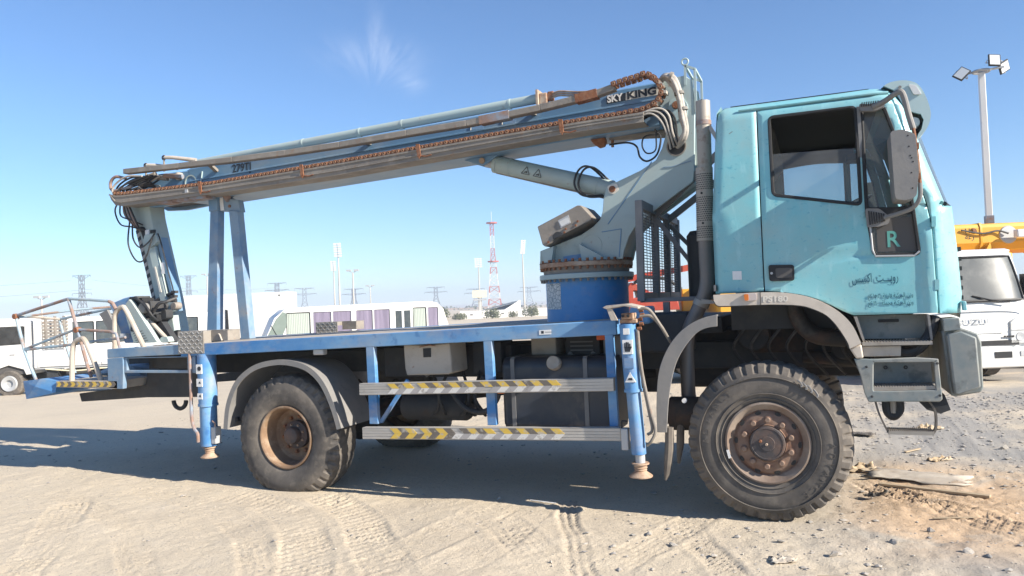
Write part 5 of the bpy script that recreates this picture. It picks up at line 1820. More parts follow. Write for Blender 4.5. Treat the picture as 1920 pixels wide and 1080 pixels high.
MB().lathe([(.075, -.008), (.085, -.008), (.085, .002)], (3.50, .993, 2.93), (0, 1, 0), 28).build('hose_hole_rim', 'tray_grey', col)
MB().lathe([(0, -.003), (.075, -.003)], (3.50, .993, 2.93), (0, 1, 0), 28).build('hose_hole', 'black', col)
# thick sheathed hoses over the column
for k, (r_, dx, dy) in enumerate(((.027, 0, 0), (.020, -.030, .02), (.016, -.012, -.03))):
    MB().tube(bez([(3.37, .99 + dy, 3.485), (3.44 + dx * .5, .93 + dy, 3.535 + dx * .3), (3.515 + dx, .90 + dy, 3.50 + dx), (3.555 + dx, .89 + dy, 3.40), (3.575 + dx * .6, .89 + dy, 3.28), (3.592 + dx, .89 + dy, 3.16), (3.602 + dx * .4, .89 + dy, 3.04), (3.575 + dx, .91 + dy, 2.965), (3.51, .97, 2.925)], 7), r_, 10).build('sheathed_hose', 'white_hose', col)
for (x, z, a) in ((3.560, 3.36, 80), (3.585, 3.22, 82), (3.50, 3.51, 20)):
    MB().tube([(x - .012 * math.cos(R(a)), .89, z + .012 * math.sin(R(a))), (x + .012 * math.cos(R(a)), .89, z - .012 * math.sin(R(a)))], .043, 12).build('hose_wrap', 'tray_grey', col)
for k in range(9):
    s_ = k / 8
    y_ = .80 + .14 * (k % 3) / 2
    MB().tube(bez([(3.20, y_, 3.175 + .012 * (k % 4)), (3.32 + .01 * k, y_, 3.20 + .006 * k), (3.40 + .012 * k, y_ + .02, 3.14 + .006 * k), (3.45 + .008 * k, y_ + .04, 3.02), (3.46 + .01 * k, .93, 2.90 + .005 * k)], 7), .009, 7).build('hose', 'black_hose' if k % 3 else 'white_hose', col)
MB().tube(bez([(2.88, 1.1, 3.035), (3.05, 1.08, 3.03), (3.14, 1.05, 2.98), (3.17, 1.03, 2.88), (3.24, 1.0, 2.83), (3.33, .99, 2.88), (3.37, .98, 3.02), (3.32, .98, 3.10)], 8), .009, 7).build('hose', 'black_hose', col)
MB().tube(bez([(3.36, 1.02, 3.06), (3.23, 1.0, 3.05), (3.20, 1.0, 2.97), (3.24, 1.0, 2.90), (3.32, .985, 2.92), (3.33, .98, 3.07)], 8), .007, 7).build('hose', 'black_hose', col)
lv = MB().tube([(2.86, 1.2, 3.135), (3.40, 1.2, 3.095)], .04, 18).build('levelling_cylinder', 'tray_grey', boom)
MB().prism([(2.70, bb(2.7)), (2.73, 3.06), (2.78, 3.02), (2.83, 3.03), (2.85, 3.07), (2.84, bb(2.84))], 1.10, 1.16).build('cylinder_lug', 'rust', boom, bevel=.01)
MB().cyl((2.885, 1.2, 3.10), (2.885, 1.2, 3.03), .014, 8).build('pipe_fitting', 'rust', lv)
# lug of the lift cylinder under the boom
MB().prism([(1.38, bb(1.38) + .01), (1.55, 3.0), (1.60, 2.985), (1.645, 3.0), (1.78, bb(1.78) + .01)], 1.12, 1.15).build('cylinder_lug', 'boom_blue', boom, bevel=.006)
MB().prism([(1.38, bb(1.38) + .01), (1.55, 3.0), (1.60, 2.985), (1.645, 3.0), (1.78, bb(1.78) + .01)], 1.29, 1.32).build('cylinder_lug', 'boom_blue', boom, bevel=.006)
MB().lathe([(0, -.018), (.028, -.018), (.03, .0)], (1.60, 1.118, 3.03), (0, 1, 0), 16).build('pivot_pin', 'rust_pale', boom)
# cable tray with the drag chain lying in it
TOP = [(-2.99, 3.078), (-2.90, 3.052), (-2.78, 3.044), (-1.51, 3.040), (.156, 3.095), (1.705, 3.158), (2.746, 3.193), (3.27, 3.203)]
BOT = [(-2.965, 3.02), (-2.90, 2.95), (-2.80, 2.930), (-1.518, 2.947), (.149, 2.990), (1.699, 3.069), (2.741, 3.118), (3.267, 3.128)]
mb = MB()
mb.prism(TOP + BOT[::-1], .775, .783)
tray = mb.build('cable_tray', 'tray_grey', truck)
mb = MB()
v, f = [], []
for (x, z) in BOT:
    v += [(x, .784, z + .001), (x, .995, z + .001), (x, .995, z + .009), (x, .784, z + .009)]
for i in range(len(BOT) - 1):
    for k in range(4):
        f.append((i * 4 + k, i * 4 + (k + 1) % 4, i * 4 + 4 + (k + 1) % 4, i * 4 + 4 + k))
mb.add(v, f)
mb.build('tray_floor', 'tray_grey', tray)
mb = MB()
for (x0, x1) in zip(TOP[:-1], TOP[1:]):
    mb.bar((x0[0], .779, x0[1]), (x1[0], .779, x1[1]), .018, .022, (0, 1, 0))
mb.build('tray_lip', 'tray_grey', tray)
mb = MB()
for (x0, x1) in zip(BOT[:-1], BOT[1:]):
    mb.bar((x0[0], .77, x0[1] + .045), (x1[0], .77, x1[1] + .045), .012, .014, (0, 1, 0))
mb.build('tray_rib', 'tray_grey', tray)
for x in (-1.62, -.27, 1.09, 2.53):
    zt = interp(x, TOP)
    MB().prism([(x - .02, zt + .06), (x + .018, zt + .055), (x + .028, zt - .055), (x + .012, zt - .085), (x - .008, zt - .06)], .752, .764).build('tray_bracket', 'rust', tray)
    MB().tube([(x + .03, .762, zt - .06), (x + .09, .76, zt - .07), (x + .14, .76, zt - .06)], .006, 5).build('bracket_stub', 'rust', tray)
for (x, s) in ((-2.2, .12), (-1.95, .10), (-1.72, .14)):
    z = interp(x, BOT)
    MB().prism([(x - .14, z - .002), (x + .14, z + .002), (x + s, z - .025), (x - .05, z - .03)], .80, .95).build('torn_plate', 'rust_tube', tray)
MB().box(-1.84, -1.80, .764, .774, 2.99, 3.03).build('tray_clip', 'galv', tray)
# the chain path: along the tray, round the loop at the boom's root and back along the square tube
low = [(x, interp(x, TOP) + .031) for x in np.linspace(-2.93, 3.10, 60)]
loop = [(3.10, 3.236), (3.25, 3.243), (3.335, 3.270), (3.400, 3.320), (3.425, 3.375), (3.410, 3.440), (3.37, 3.50), (3.30, 3.545), (3.22, 3.535), (3.08, 3.512), (2.98, 3.495)]
path = [Vector((x, 0, z)) for x, z in low] + [Vector((p.x, 0, p.z)) for p in bez([(a, 0, b) for a, b in loop], 8)[1:]]
L = [0]
for a, b in zip(path[:-1], path[1:]):
    L.append(L[-1] + (b - a).length)
pitch = .0525
mb = MB()
for y in (-.06, .055):
    pl = [(-.026, -.018), (-.018, -.026), (.018, -.026), (.026, -.018), (.026, .018), (.018, .026), (-.018, .026), (-.026, .018)]
    mb.prism([(a * .94, b * .85) for a, b in pl], y - .004, y + .004)
mb.lathe([(.006, -.068), (.008, -.071), (.014, -.071), (.016, -.066), (.016, -.063)], (0, 0, 0), (0, 1, 0), 10, mi=1)
mb.box(-.008, .008, -.055, .05, -.024, -.016)
mb.box(-.008, .008, -.055, .05, .016, .024)
link = mb.mesh('chain_link', ['rust', 'chain_pin'], smooth=30)
s_ = 0.0
while s_ < L[-1]:
    i = min(np.searchsorted(L, s_, side='right') - 1, len(path) - 2)
    t = (s_ - L[i]) / (L[i + 1] - L[i])
    p = path[i].lerp(path[i + 1], t)
    d = (path[i + 1] - path[i]).normalized()
    th = math.atan2(d.z, d.x)
    share('chain_link', link, tray, Matrix.Translation((p.x, .855 + random.uniform(-.003, .003), p.z + random.uniform(-.002, .002))) @ Matrix.Rotation(-th + random.uniform(-.05, .05), 4, 'Y'))
    s_ += pitch
for k in range(4):
    pts = [(x - .02 + 0 * k, .82 + .022 * k, z) for x, z in loop[1:-2]]
    cx, cz = 3.22, 3.38
    pts = [(cx + (x - cx) * (1.12 - .05 * (k % 2)), y, cz + (z - cz) * (1.10 - .05 * (k % 2))) if x > 3.33 else (x, y, z) for x, y, z in pts]
    MB().tube(bez(pts, 5), .010, 7).build('chain_hose', 'white_hose' if k % 2 else 'black_hose', tray)
for (x, z, a) in ((3.425, 3.44, 50), (3.44, 3.37, 10), (3.39, 3.30, -40)):
    MB().box(-.03, .03, -.01, .1, -.012, .012).build('hose_clamp', 'dusty_beige', tray).matrix_local = Matrix.Translation((x, .80, z)) @ Matrix.Rotation(R(a), 4, 'Y')
# square guide tube over the tray
sq = [(-2.80, 3.337), (-1.961, 3.317), (-1.207, 3.302), (-.5, 3.296), (.163, 3.304), (.938, 3.326), (1.583, 3.340), (1.93, 3.360), (2.326, 3.388), (2.83, 3.438), (3.02, 3.478)]
mb = MB()
for k, (a, b) in enumerate(zip(sq[:-1], sq[1:])):
    mb.bar((a[0], .85, a[1]), (b[0], .85, b[1]), .058, .09, (0, 1, 0))
guide = mb.build('guide_tube', 'tray_grey', truck, bevel=.006)
for (x0, x1, m) in ((1.72, 2.02, 'rust_tube'), (2.66, 2.86, 'rust')):
    MB().bar((x0, .85, interp(x0, sq)), (x1, .85, interp(x1, sq)), .076, .10, (0, 1, 0)).build('guide_sleeve', m, guide)
for x in (-1.6, .4, 2.2):
    MB().bar((x, .88, interp(x, sq)), (x, 1.0, bb(x) + .3), .05, .03, (0, 0, 1)).build('guide_bracket', 'tray_grey', guide)
# pipe along the boom's top
P0, P1 = Vector((-2.05, 1.13, 3.392)), Vector((2.20, 1.13, 3.560))
pipe = MB().tube([P0, P1], .046, 20).build('extension_cylinder', 'boom_grey', truck)
for q in (.36, .53, .65, .93):
    c = P0.lerp(P1, q)
    MB().tube([c, c + (P1 - P0).normalized() * .02], .050, 20).build('pipe_band', 'boom_grey', pipe)
    MB().box(c.x - .02, c.x + .02, 1.11, 1.15, bb(c.x) + BH, c.z - .03).build('pipe_support', 'boom_grey', pipe)
MB().box(2.20, 2.222, 1.06, 1.20, 3.46, 3.63).build('end_flange', 'rust_pale', pipe)
MB().box(2.2225, 2.30, 1.09, 1.17, 3.49, 3.60).build('end_valve', 'rust_pale', pipe, bevel=.01)
MB().box(2.30, 2.36, 1.11, 1.15, 3.52, 3.61).build('end_fitting', 'rust', pipe, bevel=.008)
for k in range(3):
    MB().tube(bez([(2.34, 1.12, 3.585 - .02 * k), (2.42, 1.1, 3.592 - .02 * k), (2.50, 1.08, 3.575 - .02 * k), (2.62, 1.05, 3.545 - .02 * k), (2.75, 1.0, 3.52 - .02 * k)], 5), .009, 6).build('hose', 'rust_pale', pipe)
# boom head at the rear
HEAD = [(-2.86, 2.985), (-2.82, 3.16), (-2.70, 3.27), (-2.45, 3.30), (-2.0, 3.292), (-1.93, 3.27), (-1.93, 2.95), (-2.45, 2.915), (-2.75, 2.93)]
head = MB().prism(HEAD, 1.002, 1.06).build('boom_head', 'boom_blue', truck, bevel=.01)
MB().prism(HEAD, 1.38, 1.438).build('head_plate', 'boom_blue', head, bevel=.01)
MB().box(-2.65, -2.05, 1.061, 1.379, 2.96, 3.25).build('head_core', 'dark_steel', head)
MB().prism([(-2.16, 3.285), (-2.02, 3.33), (-1.75, 3.33), (-1.72, 3.285)], 1.05, 1.4).build('head_cap', 'boom_blue', head, bevel=.006)
MB().lathe([(.09, -.006), (.075, -.006), (.075, .004)], (-1.98, 1.0, 3.15), (0, 1, 0), 28).build('head_ring', 'boom_grey', head)
MB().tube([(-1.80, .992, 3.26), (-1.84, .992, 3.06)], .008, 6).build('head_seam', 'pale_teal', head)
for (x, z, r, m) in ((-2.13, 3.235, .045, 'white_hose'), (-2.47, 3.135, .036, 'white_hose')):
    MB().lathe([(0, -.06), (r * .6, -.06), (r, -.045), (r, .02)], (x, 1.0, z), (0, 1, 0), 18).build('guide_roller', m, head)
    MB().lathe([(0, -.066), (r * .4, -.066), (r * .4, -.058)], (x, 1.0, z), (0, 1, 0), 12).build('roller_pin', 'rust', head)
for (x0, z0, x1, z1, m) in ((-2.30, 3.25, -2.05, 3.22, 'rust_tube'), (-2.55, 3.27, -2.27, 3.22, 'tray_grey'), (-2.60, 3.255, -2.45, 3.29, 'tray_grey')):
    MB().cyl((x0, .93, z0), (x1, .95, z1), .028, 12).build('spindle', m, head)
for (x, z) in ((-2.58, 3.40), (-2.30, 3.46)):
    MB().cyl((x, .93, z - .16), (x, .93, z), .011, 8).build('roller_post', 'tray_grey', head)
    MB().tube([(x + .022 * math.cos(t), .93, z + .022 * math.sin(t)) for t in np.linspace(0, 2 * math.pi, 13)[:-1]], .010, 6, closed=True).build('roller_eye', 'dark_steel', head)
    MB().tube([(x + .02, .93, z), (x + .12, .95, z - .008), (x + .36, 1.05, z - .05)], [.022, .022, .026], 10).build('guide_arm', 'dusty_beige', head)
for k in range(10):
    y_ = .80 + .035 * (k % 5)
    MB().tube(bez([(-2.50 + .02 * k, y_, 3.25), (-2.72 + .02 * k, y_, 3.27 - .012 * k), (-2.90 + .022 * k, y_, 3.21 - .008 * k), (-2.97 + .02 * k, y_, 3.12), (-2.93 + .018 * k, y_ + .05, 3.04)], 6), .011, 7).build('hose', 'black_hose' if k % 4 else 'white_hose', head)
MB().tube(bez([(-2.70, .84, 3.16), (-2.98, .83, 3.13), (-3.03, .83, 3.22), (-2.95, .83, 3.29), (-2.80, .84, 3.26)], 6), .018, 8).build('hose', 'rust_tube', head)
for k in range(4):
    MB().tube(bez([(-2.45, .86 + .03 * k, 3.20 - .02 * k), (-2.58, .84, 3.15), (-2.62 + .02 * k, .84, 3.05 + .02 * k), (-2.50 + .03 * k, .9, 3.02)], 6), .012, 7).build('hose', 'black_hose', head)

# ---------------------------------------------------------------- jib arm hanging behind the bed
jl = [(-2.93, 2.96), (-2.84, 2.63), (-2.73, 2.24), (-2.60, 1.74), (-2.51, 1.335)]
jr = [(-2.27, 1.335), (-2.29, 1.45), (-2.36, 1.84), (-2.455, 2.22), (-2.53, 2.52), (-2.60, 2.80), (-2.62, 2.965)]
jib = MB().prism(jl + jr, 1.0, 1.22).build('jib_arm', 'boom_grey', truck, bevel=.012)
mb = MB()
for k in range(26):
    t0, t1 = k / 26, (k + 1) / 26
    za, zb = 2.66 - t0 * 1.15, 2.66 - t1 * 1.15
    def lx(z):
        return interp(-z, [(-p[1], p[0]) for p in jl])
    mb.prism([(lx(za) + .004, za), (lx(za) + .05, za + .03), (lx(zb) + .05, zb + .03), (lx(zb) + .004, zb)], .996, .9985, mi=k % 2)
mb.build('hazard_tape', ['ink', 'grey_tape'], jib, smooth=0)
MB().prism([(-2.62, 2.45), (-2.50, 2.46), (-2.30, 1.62), (-2.40, 1.60)], .95, .995).build('jib_cylinder', 'boom_grey', jib, bevel=.012)
MB().prism([(-2.52, 2.56), (-2.46, 2.56), (-2.24, 1.70), (-2.27, 1.68)], .985, 1.1).build('jib_strip', 'boom_blue', jib)
MB().prism(rounded([(-2.64, 2.60), (-2.46, 2.60), (-2.44, 2.50), (-2.56, 2.44), (-2.66, 2.52)], .03), .93, .995).build('jib_lug', 'boom_grey', jib, bevel=.01)
MB().box(-2.68, -2.62, .98, .997, 2.585, 2.66).build('jib_label', 'white_sticker', jib)
MB().box(-2.60, -2.53, .98, .997, 2.62, 2.655).build('jib_label', 'black', jib)
MB().box(-2.405, -2.36, .94, .949, 2.13, 2.26).build('jib_label', 'white_sticker', jib)
MB().prism([(-2.52, 2.22), (-2.50, 2.22), (-2.42, 1.92), (-2.45, 1.92)], .945, .9495).build('jib_label', 'pale_mark', jib)
MB().prism(rounded([(-2.78, 2.71), (-2.70, 2.70), (-2.65, 2.58), (-2.72, 2.54)], .03), .992, .999).build('hose_slot', 'black', jib)
for k in range(6):
    MB().tube(bez([(-2.92 + .015 * k, .9, 2.98), (-2.90 + .03 * k, .9, 2.85 - .01 * k), (-2.80 + .012 * k, .93, 2.72), (-2.74, .99, 2.64)], 6), .010, 6).build('hose', 'black_hose' if k % 2 else 'rust_tube', jib)
for pts in ([(-2.99, .9, 3.02), (-3.03, .88, 2.90), (-2.95, .88, 2.74), (-2.80, .9, 2.70), (-2.68, .97, 2.66)],
            [(-2.97, .9, 2.98), (-2.94, .88, 2.84), (-2.80, .9, 2.78), (-2.70, .97, 2.72)],
            [(-2.86, .93, 2.78), (-2.86, .9, 2.50), (-2.72, .88, 2.30), (-2.58, .88, 2.32), (-2.48, .9, 2.56)],
            [(-2.82, .93, 2.76), (-2.78, .9, 2.56), (-2.66, .88, 2.45), (-2.55, .9, 2.50), (-2.47, .92, 2.60)]):
    MB().tube(bez(pts, 8), .009, 6).build('hose', 'black_hose', jib)
MB().tube(bez([(-2.45, .95, 2.60), (-2.40, .94, 2.50), (-2.30, .94, 2.15), (-2.24, .94, 1.95), (-2.22, .94, 1.82), (-2.25, .95, 1.78)], 6), .008, 6).build('hose', 'black_hose', jib)
MB().tube(bez([(-2.9, .8, 1.75), (-2.72, .85, 1.80), (-2.55, .95, 1.82), (-2.38, .98, 1.88), (-2.27, .96, 1.90)], 6), .022, 8).build('hose', 'black_hose', jib)
MB().prism(rounded([(-2.40, 1.80), (-2.24, 1.82), (-2.20, 1.75), (-2.24, 1.69), (-2.38, 1.68)], .03), .93, .994).build('jib_knuckle', 'boom_grey', jib, bevel=.008)
MB().lathe([(0, -.02), (.03, -.02), (.04, .0)], (-2.34, .925, 1.755), (0, 1, 0), 14).build('pivot_pin', 'dark_steel', jib)
MB().lathe([(0, -.03), (.04, -.03), (.045, .06)], (-2.225, .95, 1.755), (0, 1, 0), 14).build('roller', 'tray_grey', jib)
for k in range(3):
    MB().box(-2.28 + .01 * k, -2.22 + .01 * k, .93, .98, 1.80 + .05 * k, 1.83 + .05 * k).build('pipe_fitting', 'dark_steel', jib)
MB().prism(arc(-2.22, 1.39, .09, 180, 80, 8) + [(-2.20, 1.36), (-2.31, 1.36)], .96, .999).build('jib_foot', 'dark_steel', jib)

# ---------------------------------------------------------------- A-frame boom rest
af = MB().prism([(-1.715, 2.80), (-1.60, 2.80), (-1.685, dz(-1.7)), (-1.835, dz(-1.8))], 1.0, 1.10).build('boom_rest', 'frame_blue', truck, bevel=.006)
MB().prism([(-1.45, 2.79), (-1.325, 2.77), (-1.220, dz(-1.2)), (-1.345, dz(-1.3))], 1.0, 1.10).build('rest_leg', 'frame_blue', af, bevel=.006)
MB().prism([(-1.722, 2.93), (-1.59, 2.965), (-1.60, 2.80), (-1.72, 2.795)], .985, 1.115).build('rest_leg_cap', 'boom_blue', af, bevel=.006)
MB().prism([(-1.585, 2.965), (-1.565, 2.985), (-1.44, 2.92), (-1.34, 2.90), (-1.315, 2.765), (-1.45, 2.775), (-1.60, 2.795)], 1.03, 1.115).build('rest_head', 'boom_blue', af, bevel=.006)
MB().prism([(-1.598, 2.94), (-1.55, 2.955), (-1.535, 2.80), (-1.585, 2.80)], 1.021, 1.028).build('rest_sticker', 'white_sticker', af)
MB().prism([(-1.55, 2.99), (-1.42, 2.985), (-1.44, 2.93), (-1.475, 2.885), (-1.51, 2.93)], .99, 1.029).build('rest_saddle', 'rust_tube', af)
MB().cyl((-1.46, 1.03, 2.84), (-1.46, 1.02, 2.84), .018, 10).build('rest_bolt', 'rust', af)

# ---------------------------------------------------------------- crumpled work basket behind the bed
bk = MB()
bk.tube([(-3.74, .15, 1.717), (-2.906, .15, 1.874)], .017, 10)
basket = bk.build('work_basket', 'rust_tube', truck)


def bt(pts, r=.019, m='frame_blue', n='basket_tube'):
    m = 'basket_paint' if m == 'frame_blue' else m
    MB().tube(pts, r * .8, 9).build(n, m, basket)


bt([(-2.906, .15, 1.874), (-2.55, .15, 1.845), (-2.30, .16, 1.822)], m='frame_blue')
bt([(-2.32, .16, 1.824), (-2.27, .16, 1.80), (-2.24, .17, 1.74)], .024, 'rust_tube')
bt([(-3.74, .15, 1.717), (-3.68, .15, 1.52), (-3.623, .15, 1.34), (-3.50, .14, 1.12), (-3.40, .13, .97)], .022, 'frame_blue')
bt([(-2.906, .15, 1.874), (-2.784, .15, 1.538), (-2.643, .15, 1.127), (-2.60, .15, 1.03)], .022, 'rust_tube')
bt([(-3.623, .15, 1.34), (-2.80, .15, 1.545)], .018, 'frame_blue')
bt([(-2.784, .15, 1.538), (-2.30, .15, 1.505), (-2.22, .15, 1.48), (-2.17, .15, 1.32)], .019, 'rust_tube')
bt([(-3.60, .15, 1.335), (-2.95, .17, 1.375), (-2.15, .2, 1.44)], .019, 'frame_blue')
bt([(-3.74, .15, 1.717), (-3.95, .5, 1.70), (-4.3, 1.1, 1.66)], .02, 'dusty_beige')
bt([(-3.70, .16, 1.70), (-3.2, .5, 1.76), (-2.9, .8, 1.78)], .016, 'frame_blue')
bt([(-3.623, .15, 1.34), (-3.9, .6, 1.34), (-4.2, 1.1, 1.33)], .018, 'frame_blue')
bt([(-4.3, 1.1, 1.66), (-4.2, 1.1, 1.33), (-4.05, 1.1, .98)], .02, 'frame_blue')
bt([(-4.3, 1.1, 1.66), (-3.1, 1.1, 1.80)], .02, 'frame_blue')
for z in (1.71,):
    MB().lathe([(0, -.03), (.03, -.03), (.034, 0), (.03, .03), (0, .03)], (-3.735, .15, z), (0, 1, 0), 10).build('tube_joint', 'rust', basket)
MB().lathe([(0, -.03), (.03, -.03), (.034, 0), (.03, .03), (0, .03)], (-2.785, .15, 1.535), (0, 1, 0), 10).build('tube_joint', 'rust', basket)
mb = MB()
q = [(-3.47, .02, 1.0), (-3.40, .0, .81), (-2.98, .02, .88), (-2.95, .03, 1.0), (-3.15, -.02, 1.03), (-3.22, -.03, .95)]
q2 = [(x - .25, y + .75, z - .02) for x, y, z in q]
mb.add(q + q2, [(0, 1, 5), (1, 2, 5), (2, 3, 5), (3, 4, 5), (4, 0, 5), (6, 11, 7), (7, 11, 8), (8, 11, 9), (9, 11, 10), (10, 11, 6), (0, 6, 7, 1), (1, 7, 8, 2), (2, 8, 9, 3), (3, 9, 10, 4), (4, 10, 6, 0)])
mb.build('basket_floor', 'deck_blue', basket, smooth=0)
mb = MB()
mb.add([(-2.95, .45, 1.02), (-2.62, .42, 1.13), (-2.35, .45, 1.12), (-2.25, .5, .98), (-2.70, .40, 1.05), (-2.9, .9, 1.02), (-2.3, .9, 1.0), (-2.5, .8, 1.12)], [(0, 4, 1), (1, 4, 2), (2, 4, 3), (0, 5, 7, 1), (1, 7, 2), (2, 7, 6, 3), (0, 3, 6, 5), (0, 4, 3)])
mb.build('bent_panel', 'frame_blue', basket, smooth=0)
# basket mount: blue post, plate with warning sign, tangle of black mechanism
MB().prism([(-2.84, 1.80), (-2.62, 1.86), (-2.50, 1.88), (-2.52, 1.80), (-2.44, 1.36), (-2.62, 1.36), (-2.78, 1.70)], .60, .66).build('basket_post', 'deck_blue', basket, bevel=.006)
MB().prism([(-2.94, 1.70), (-2.82, 1.74), (-2.70, 1.55), (-2.78, 1.47)], .55, .58).build('basket_flap', 'grey_plastic', basket)
plate_ = MB().prism([(-2.54, 1.76), (-2.45, 1.845), (-2.40, 1.80), (-2.05, 1.36), (-2.40, 1.36)], .52, .575).build('mount_plate', 'boom_grey', basket, bevel=.005)
mb = MB()
for a, b in (((-2.43, 1.50), (-2.36, 1.49)), ((-2.36, 1.49), (-2.415, 1.565)), ((-2.415, 1.565), (-2.43, 1.50))):
    mb.bar((a[0], .5185, a[1]), (b[0], .5185, b[1]), .014, .003, (0, 1, 0))
mb.prism([(-2.418, 1.51), (-2.385, 1.508), (-2.41, 1.545)], .517, .5195)
mb.build('warning_triangle', 'ink', plate_, smooth=0)
for k in range(5):
    MB().bar((-2.40 + .012 * k, .5185, 1.465 - .024 * k), (-2.26 + .02 * k, .5185, 1.495 - .026 * k), .006, .002, (0, 1, 0)).build('warning_print', 'faded_ink', plate_)
for (c, s, m) in (((-2.46, .68, 1.83), (.07, .09, .05), 'dark_steel'), ((-2.36, .66, 1.80), (.05, .08, .06), 'black'), ((-2.28, .7, 1.72), (.06, .09, .10), 'dark_steel'), ((-2.22, .72, 1.62), (.05, .08, .05), 'black'), ((-2.36, .7, 1.70), (.05, .08, .08), 'grey_plastic'), ((-2.14, .75, 1.66), (.04, .05, .06), 'dark_steel')):
    mb = MB()
    mb.prism(rounded([(c[0] - s[0], c[2] - s[2]), (c[0] + s[0], c[2] - s[2] * .7), (c[0] + s[0] * .8, c[2] + s[2]), (c[0] - s[0] * .9, c[2] + s[2] * .8)], .02), c[1] - s[1], c[1] + s[1])
    mb.build('rotator_part', m, basket, bevel=.008)
MB().lathe([(0, -.05), (.05, -.05), (.06, -.03), (.06, .05)], (-2.30, .60, 1.74), (0, 1, 0), 18).build('rotator_motor', 'grey_plastic', basket)
for k in range(6):
    MB().tube(bez([(-2.50 + .03 * k, .6, 1.84), (-2.38 + .03 * k, .55, 1.86 - .02 * k), (-2.26 + .02 * k, .56, 1.76 - .02 * k), (-2.22 + .015 * k, .62, 1.60)], 6), .012, 7).build('hose', 'black_hose', basket)
MB().tube(bez([(-2.20, .62, 1.70), (-2.12, .62, 1.78), (-2.06, .66, 1.80), (-2.0, .75, 1.84)], 6), .018, 8).build('hose', 'black_hose', basket)
MB().cyl((-2.26, .62, 1.60), (-1.98, .62, 1.36), .022, 10).build('tilt_rod', 'dusty_beige', basket)
MB().prism([(-2.36, 1.62), (-2.22, 1.64), (-2.0, 1.36), (-2.2, 1.36)], .70, .78).build('rotator_bracket', 'dark_steel', basket)
MB().prism(rounded([(-2.06, 1.42), (-1.98, 1.42), (-1.95, 1.36), (-2.10, 1.36)], .02), .58, .66).build('rod_lug', 'boom_grey', basket)
MB().box(-2.62, -2.55, .54, .6, 1.42, 1.47).build('basket_tag', 'white_sticker', basket)

# ================================================================ PARKED VEHICLES BEHIND
def tz(x, y):
    return float(terrain(x, y))


def small_wheel(parent, x, y, r, w_, rimm='galv', side=1):
    wh = MB().lathe([(0, -.02 * side), (r * .25, -.03 * side), (r * .3, .03 * side), (r * .55, .05 * side), (r * .62, .0), (r * .62, -w_ * side)], (x, y, r), (0, 1, 0), 24).build('wheel', rimm, parent)
    MB().lathe([(r * .6, .0), (r * .66, .02 * side), (r * .9, .02 * side), (r, -.02 * side), (r, -w_ * side), (r * .6, -w_ * side)], (x, y, r), (0, 1, 0), 28).build('tyre', 'rubber_worn', wh)
    return wh


# light truck with dropside bed, far left
lt = thing('light_truck', 'white light truck with dropside bed parked at the far left edge', 'truck', (-16.62, 9.40, tz(-16.6, 9.4)), R(-154))
CP = [(-.62, .62), (-.60, 2.02), (-.50, 2.16), (.35, 2.18), (.75, 1.75), (1.0, 1.15), (1.05, .60), (.52, .55), (.42, .75), (.0, .88), (-.40, .75), (-.46, .60)]
MB().prism(CP, .83, .86, holes=[rounded([(-.45, 1.95), (.25, 1.95), (.58, 1.62), (.55, 1.42), (-.45, 1.45)], .06)]).build('cab_side', 'white_paint', lt, bevel=.01)
MB().prism(CP, -.86, -.83, holes=[rounded([(-.45, 1.95), (.25, 1.95), (.58, 1.62), (.55, 1.42), (-.45, 1.45)], .06)]).build('cab_side', 'white_paint', lt, bevel=.01)
MB().box(-.63, -.60, -.86, .86, .62, 2.08).build('cab_rear', 'white_paint', lt)
MB().prism([(-.60, 2.02), (-.50, 2.16), (.35, 2.18), (.33, 2.14), (-.48, 2.12), (-.57, 2.0)], -.829, .829).build('cab_roof', 'white_paint', lt)
MB().prism([(.35, 2.18), (.75, 1.75), (1.0, 1.15), (1.05, .6), (1.0, .6), (.95, 1.15), (.7, 1.75), (.31, 2.14)], -.829, .829).build('cab_front', 'white_paint', lt)
MB().box(-.44, .57, .838, .843, 1.44, 1.94).build('side_window', 'truck_glass', lt)
MB().box(-.5, .6, -.8, .8, .62, 1.2).build('cab_interior', 'interior', lt)
MB().box(-.18, -.05, .861, .875, 1.16, 1.19).build('door_handle', 'galv', lt)
MB().box(-4.3, 1.0, -.35, .35, .45, .62).build('chassis', 'dark_steel', lt)
small_wheel(lt, 0, .84, .37, .22, 'galv', 1)
small_wheel(lt, 0, -.84, .37, .22, 'galv', -1)
small_wheel(lt, -3.0, .84, .37, .35, 'galv', 1)
small_wheel(lt, -3.0, -.84, .37, .35, 'galv', -1)
MB().box(-4.4, -.72, -.9, .9, .74, .84).build('bed_floor', 'galv', lt)
for (x0, x1) in ((-2.5, -.80), (-4.38, -2.53)):
    MB().box(x0, x1, .90, .935, .80, 1.25).build('side_board', 'white_paint', lt, bevel=.01)
MB().box(-4.38, -.8, -.935, -.9, .80, 1.25).build('side_board', 'white_paint', lt, bevel=.01)
MB().box(-.86, -.72, .78, .92, .78, 2.22).build('stake_post', 'white_paint', lt)
MB().box(-.86, -.72, -.92, -.78, .78, 2.22).build('stake_post', 'white_paint', lt)
for k in range(9):
    MB().box(-.81, -.77, -.77, .77, 1.30 + k * .10, 1.35 + k * .10).build('headboard_slat', 'tray_grey', lt)
for y in (-.5, 0, .5):
    MB().box(-.85, -.815, y - .05, y + .05, 1.27, 2.2).build('headboard_post', 'tray_grey', lt)
MB().box(-1.3, -1.0, .6, .85, .45, .70).build('battery_box', 'dark_steel', lt)
MB().box(-2.2, -1.5, .55, .8, .38, .68).build('fuel_tank', 'dark_steel', lt)
MB().tube(bez([(-1.0, .9, .74), (-1.8, .93, .66), (-2.6, .93, .70), (-3.6, .93, .66)], 5), .02, 6).build('rope', 'cream_board', lt)


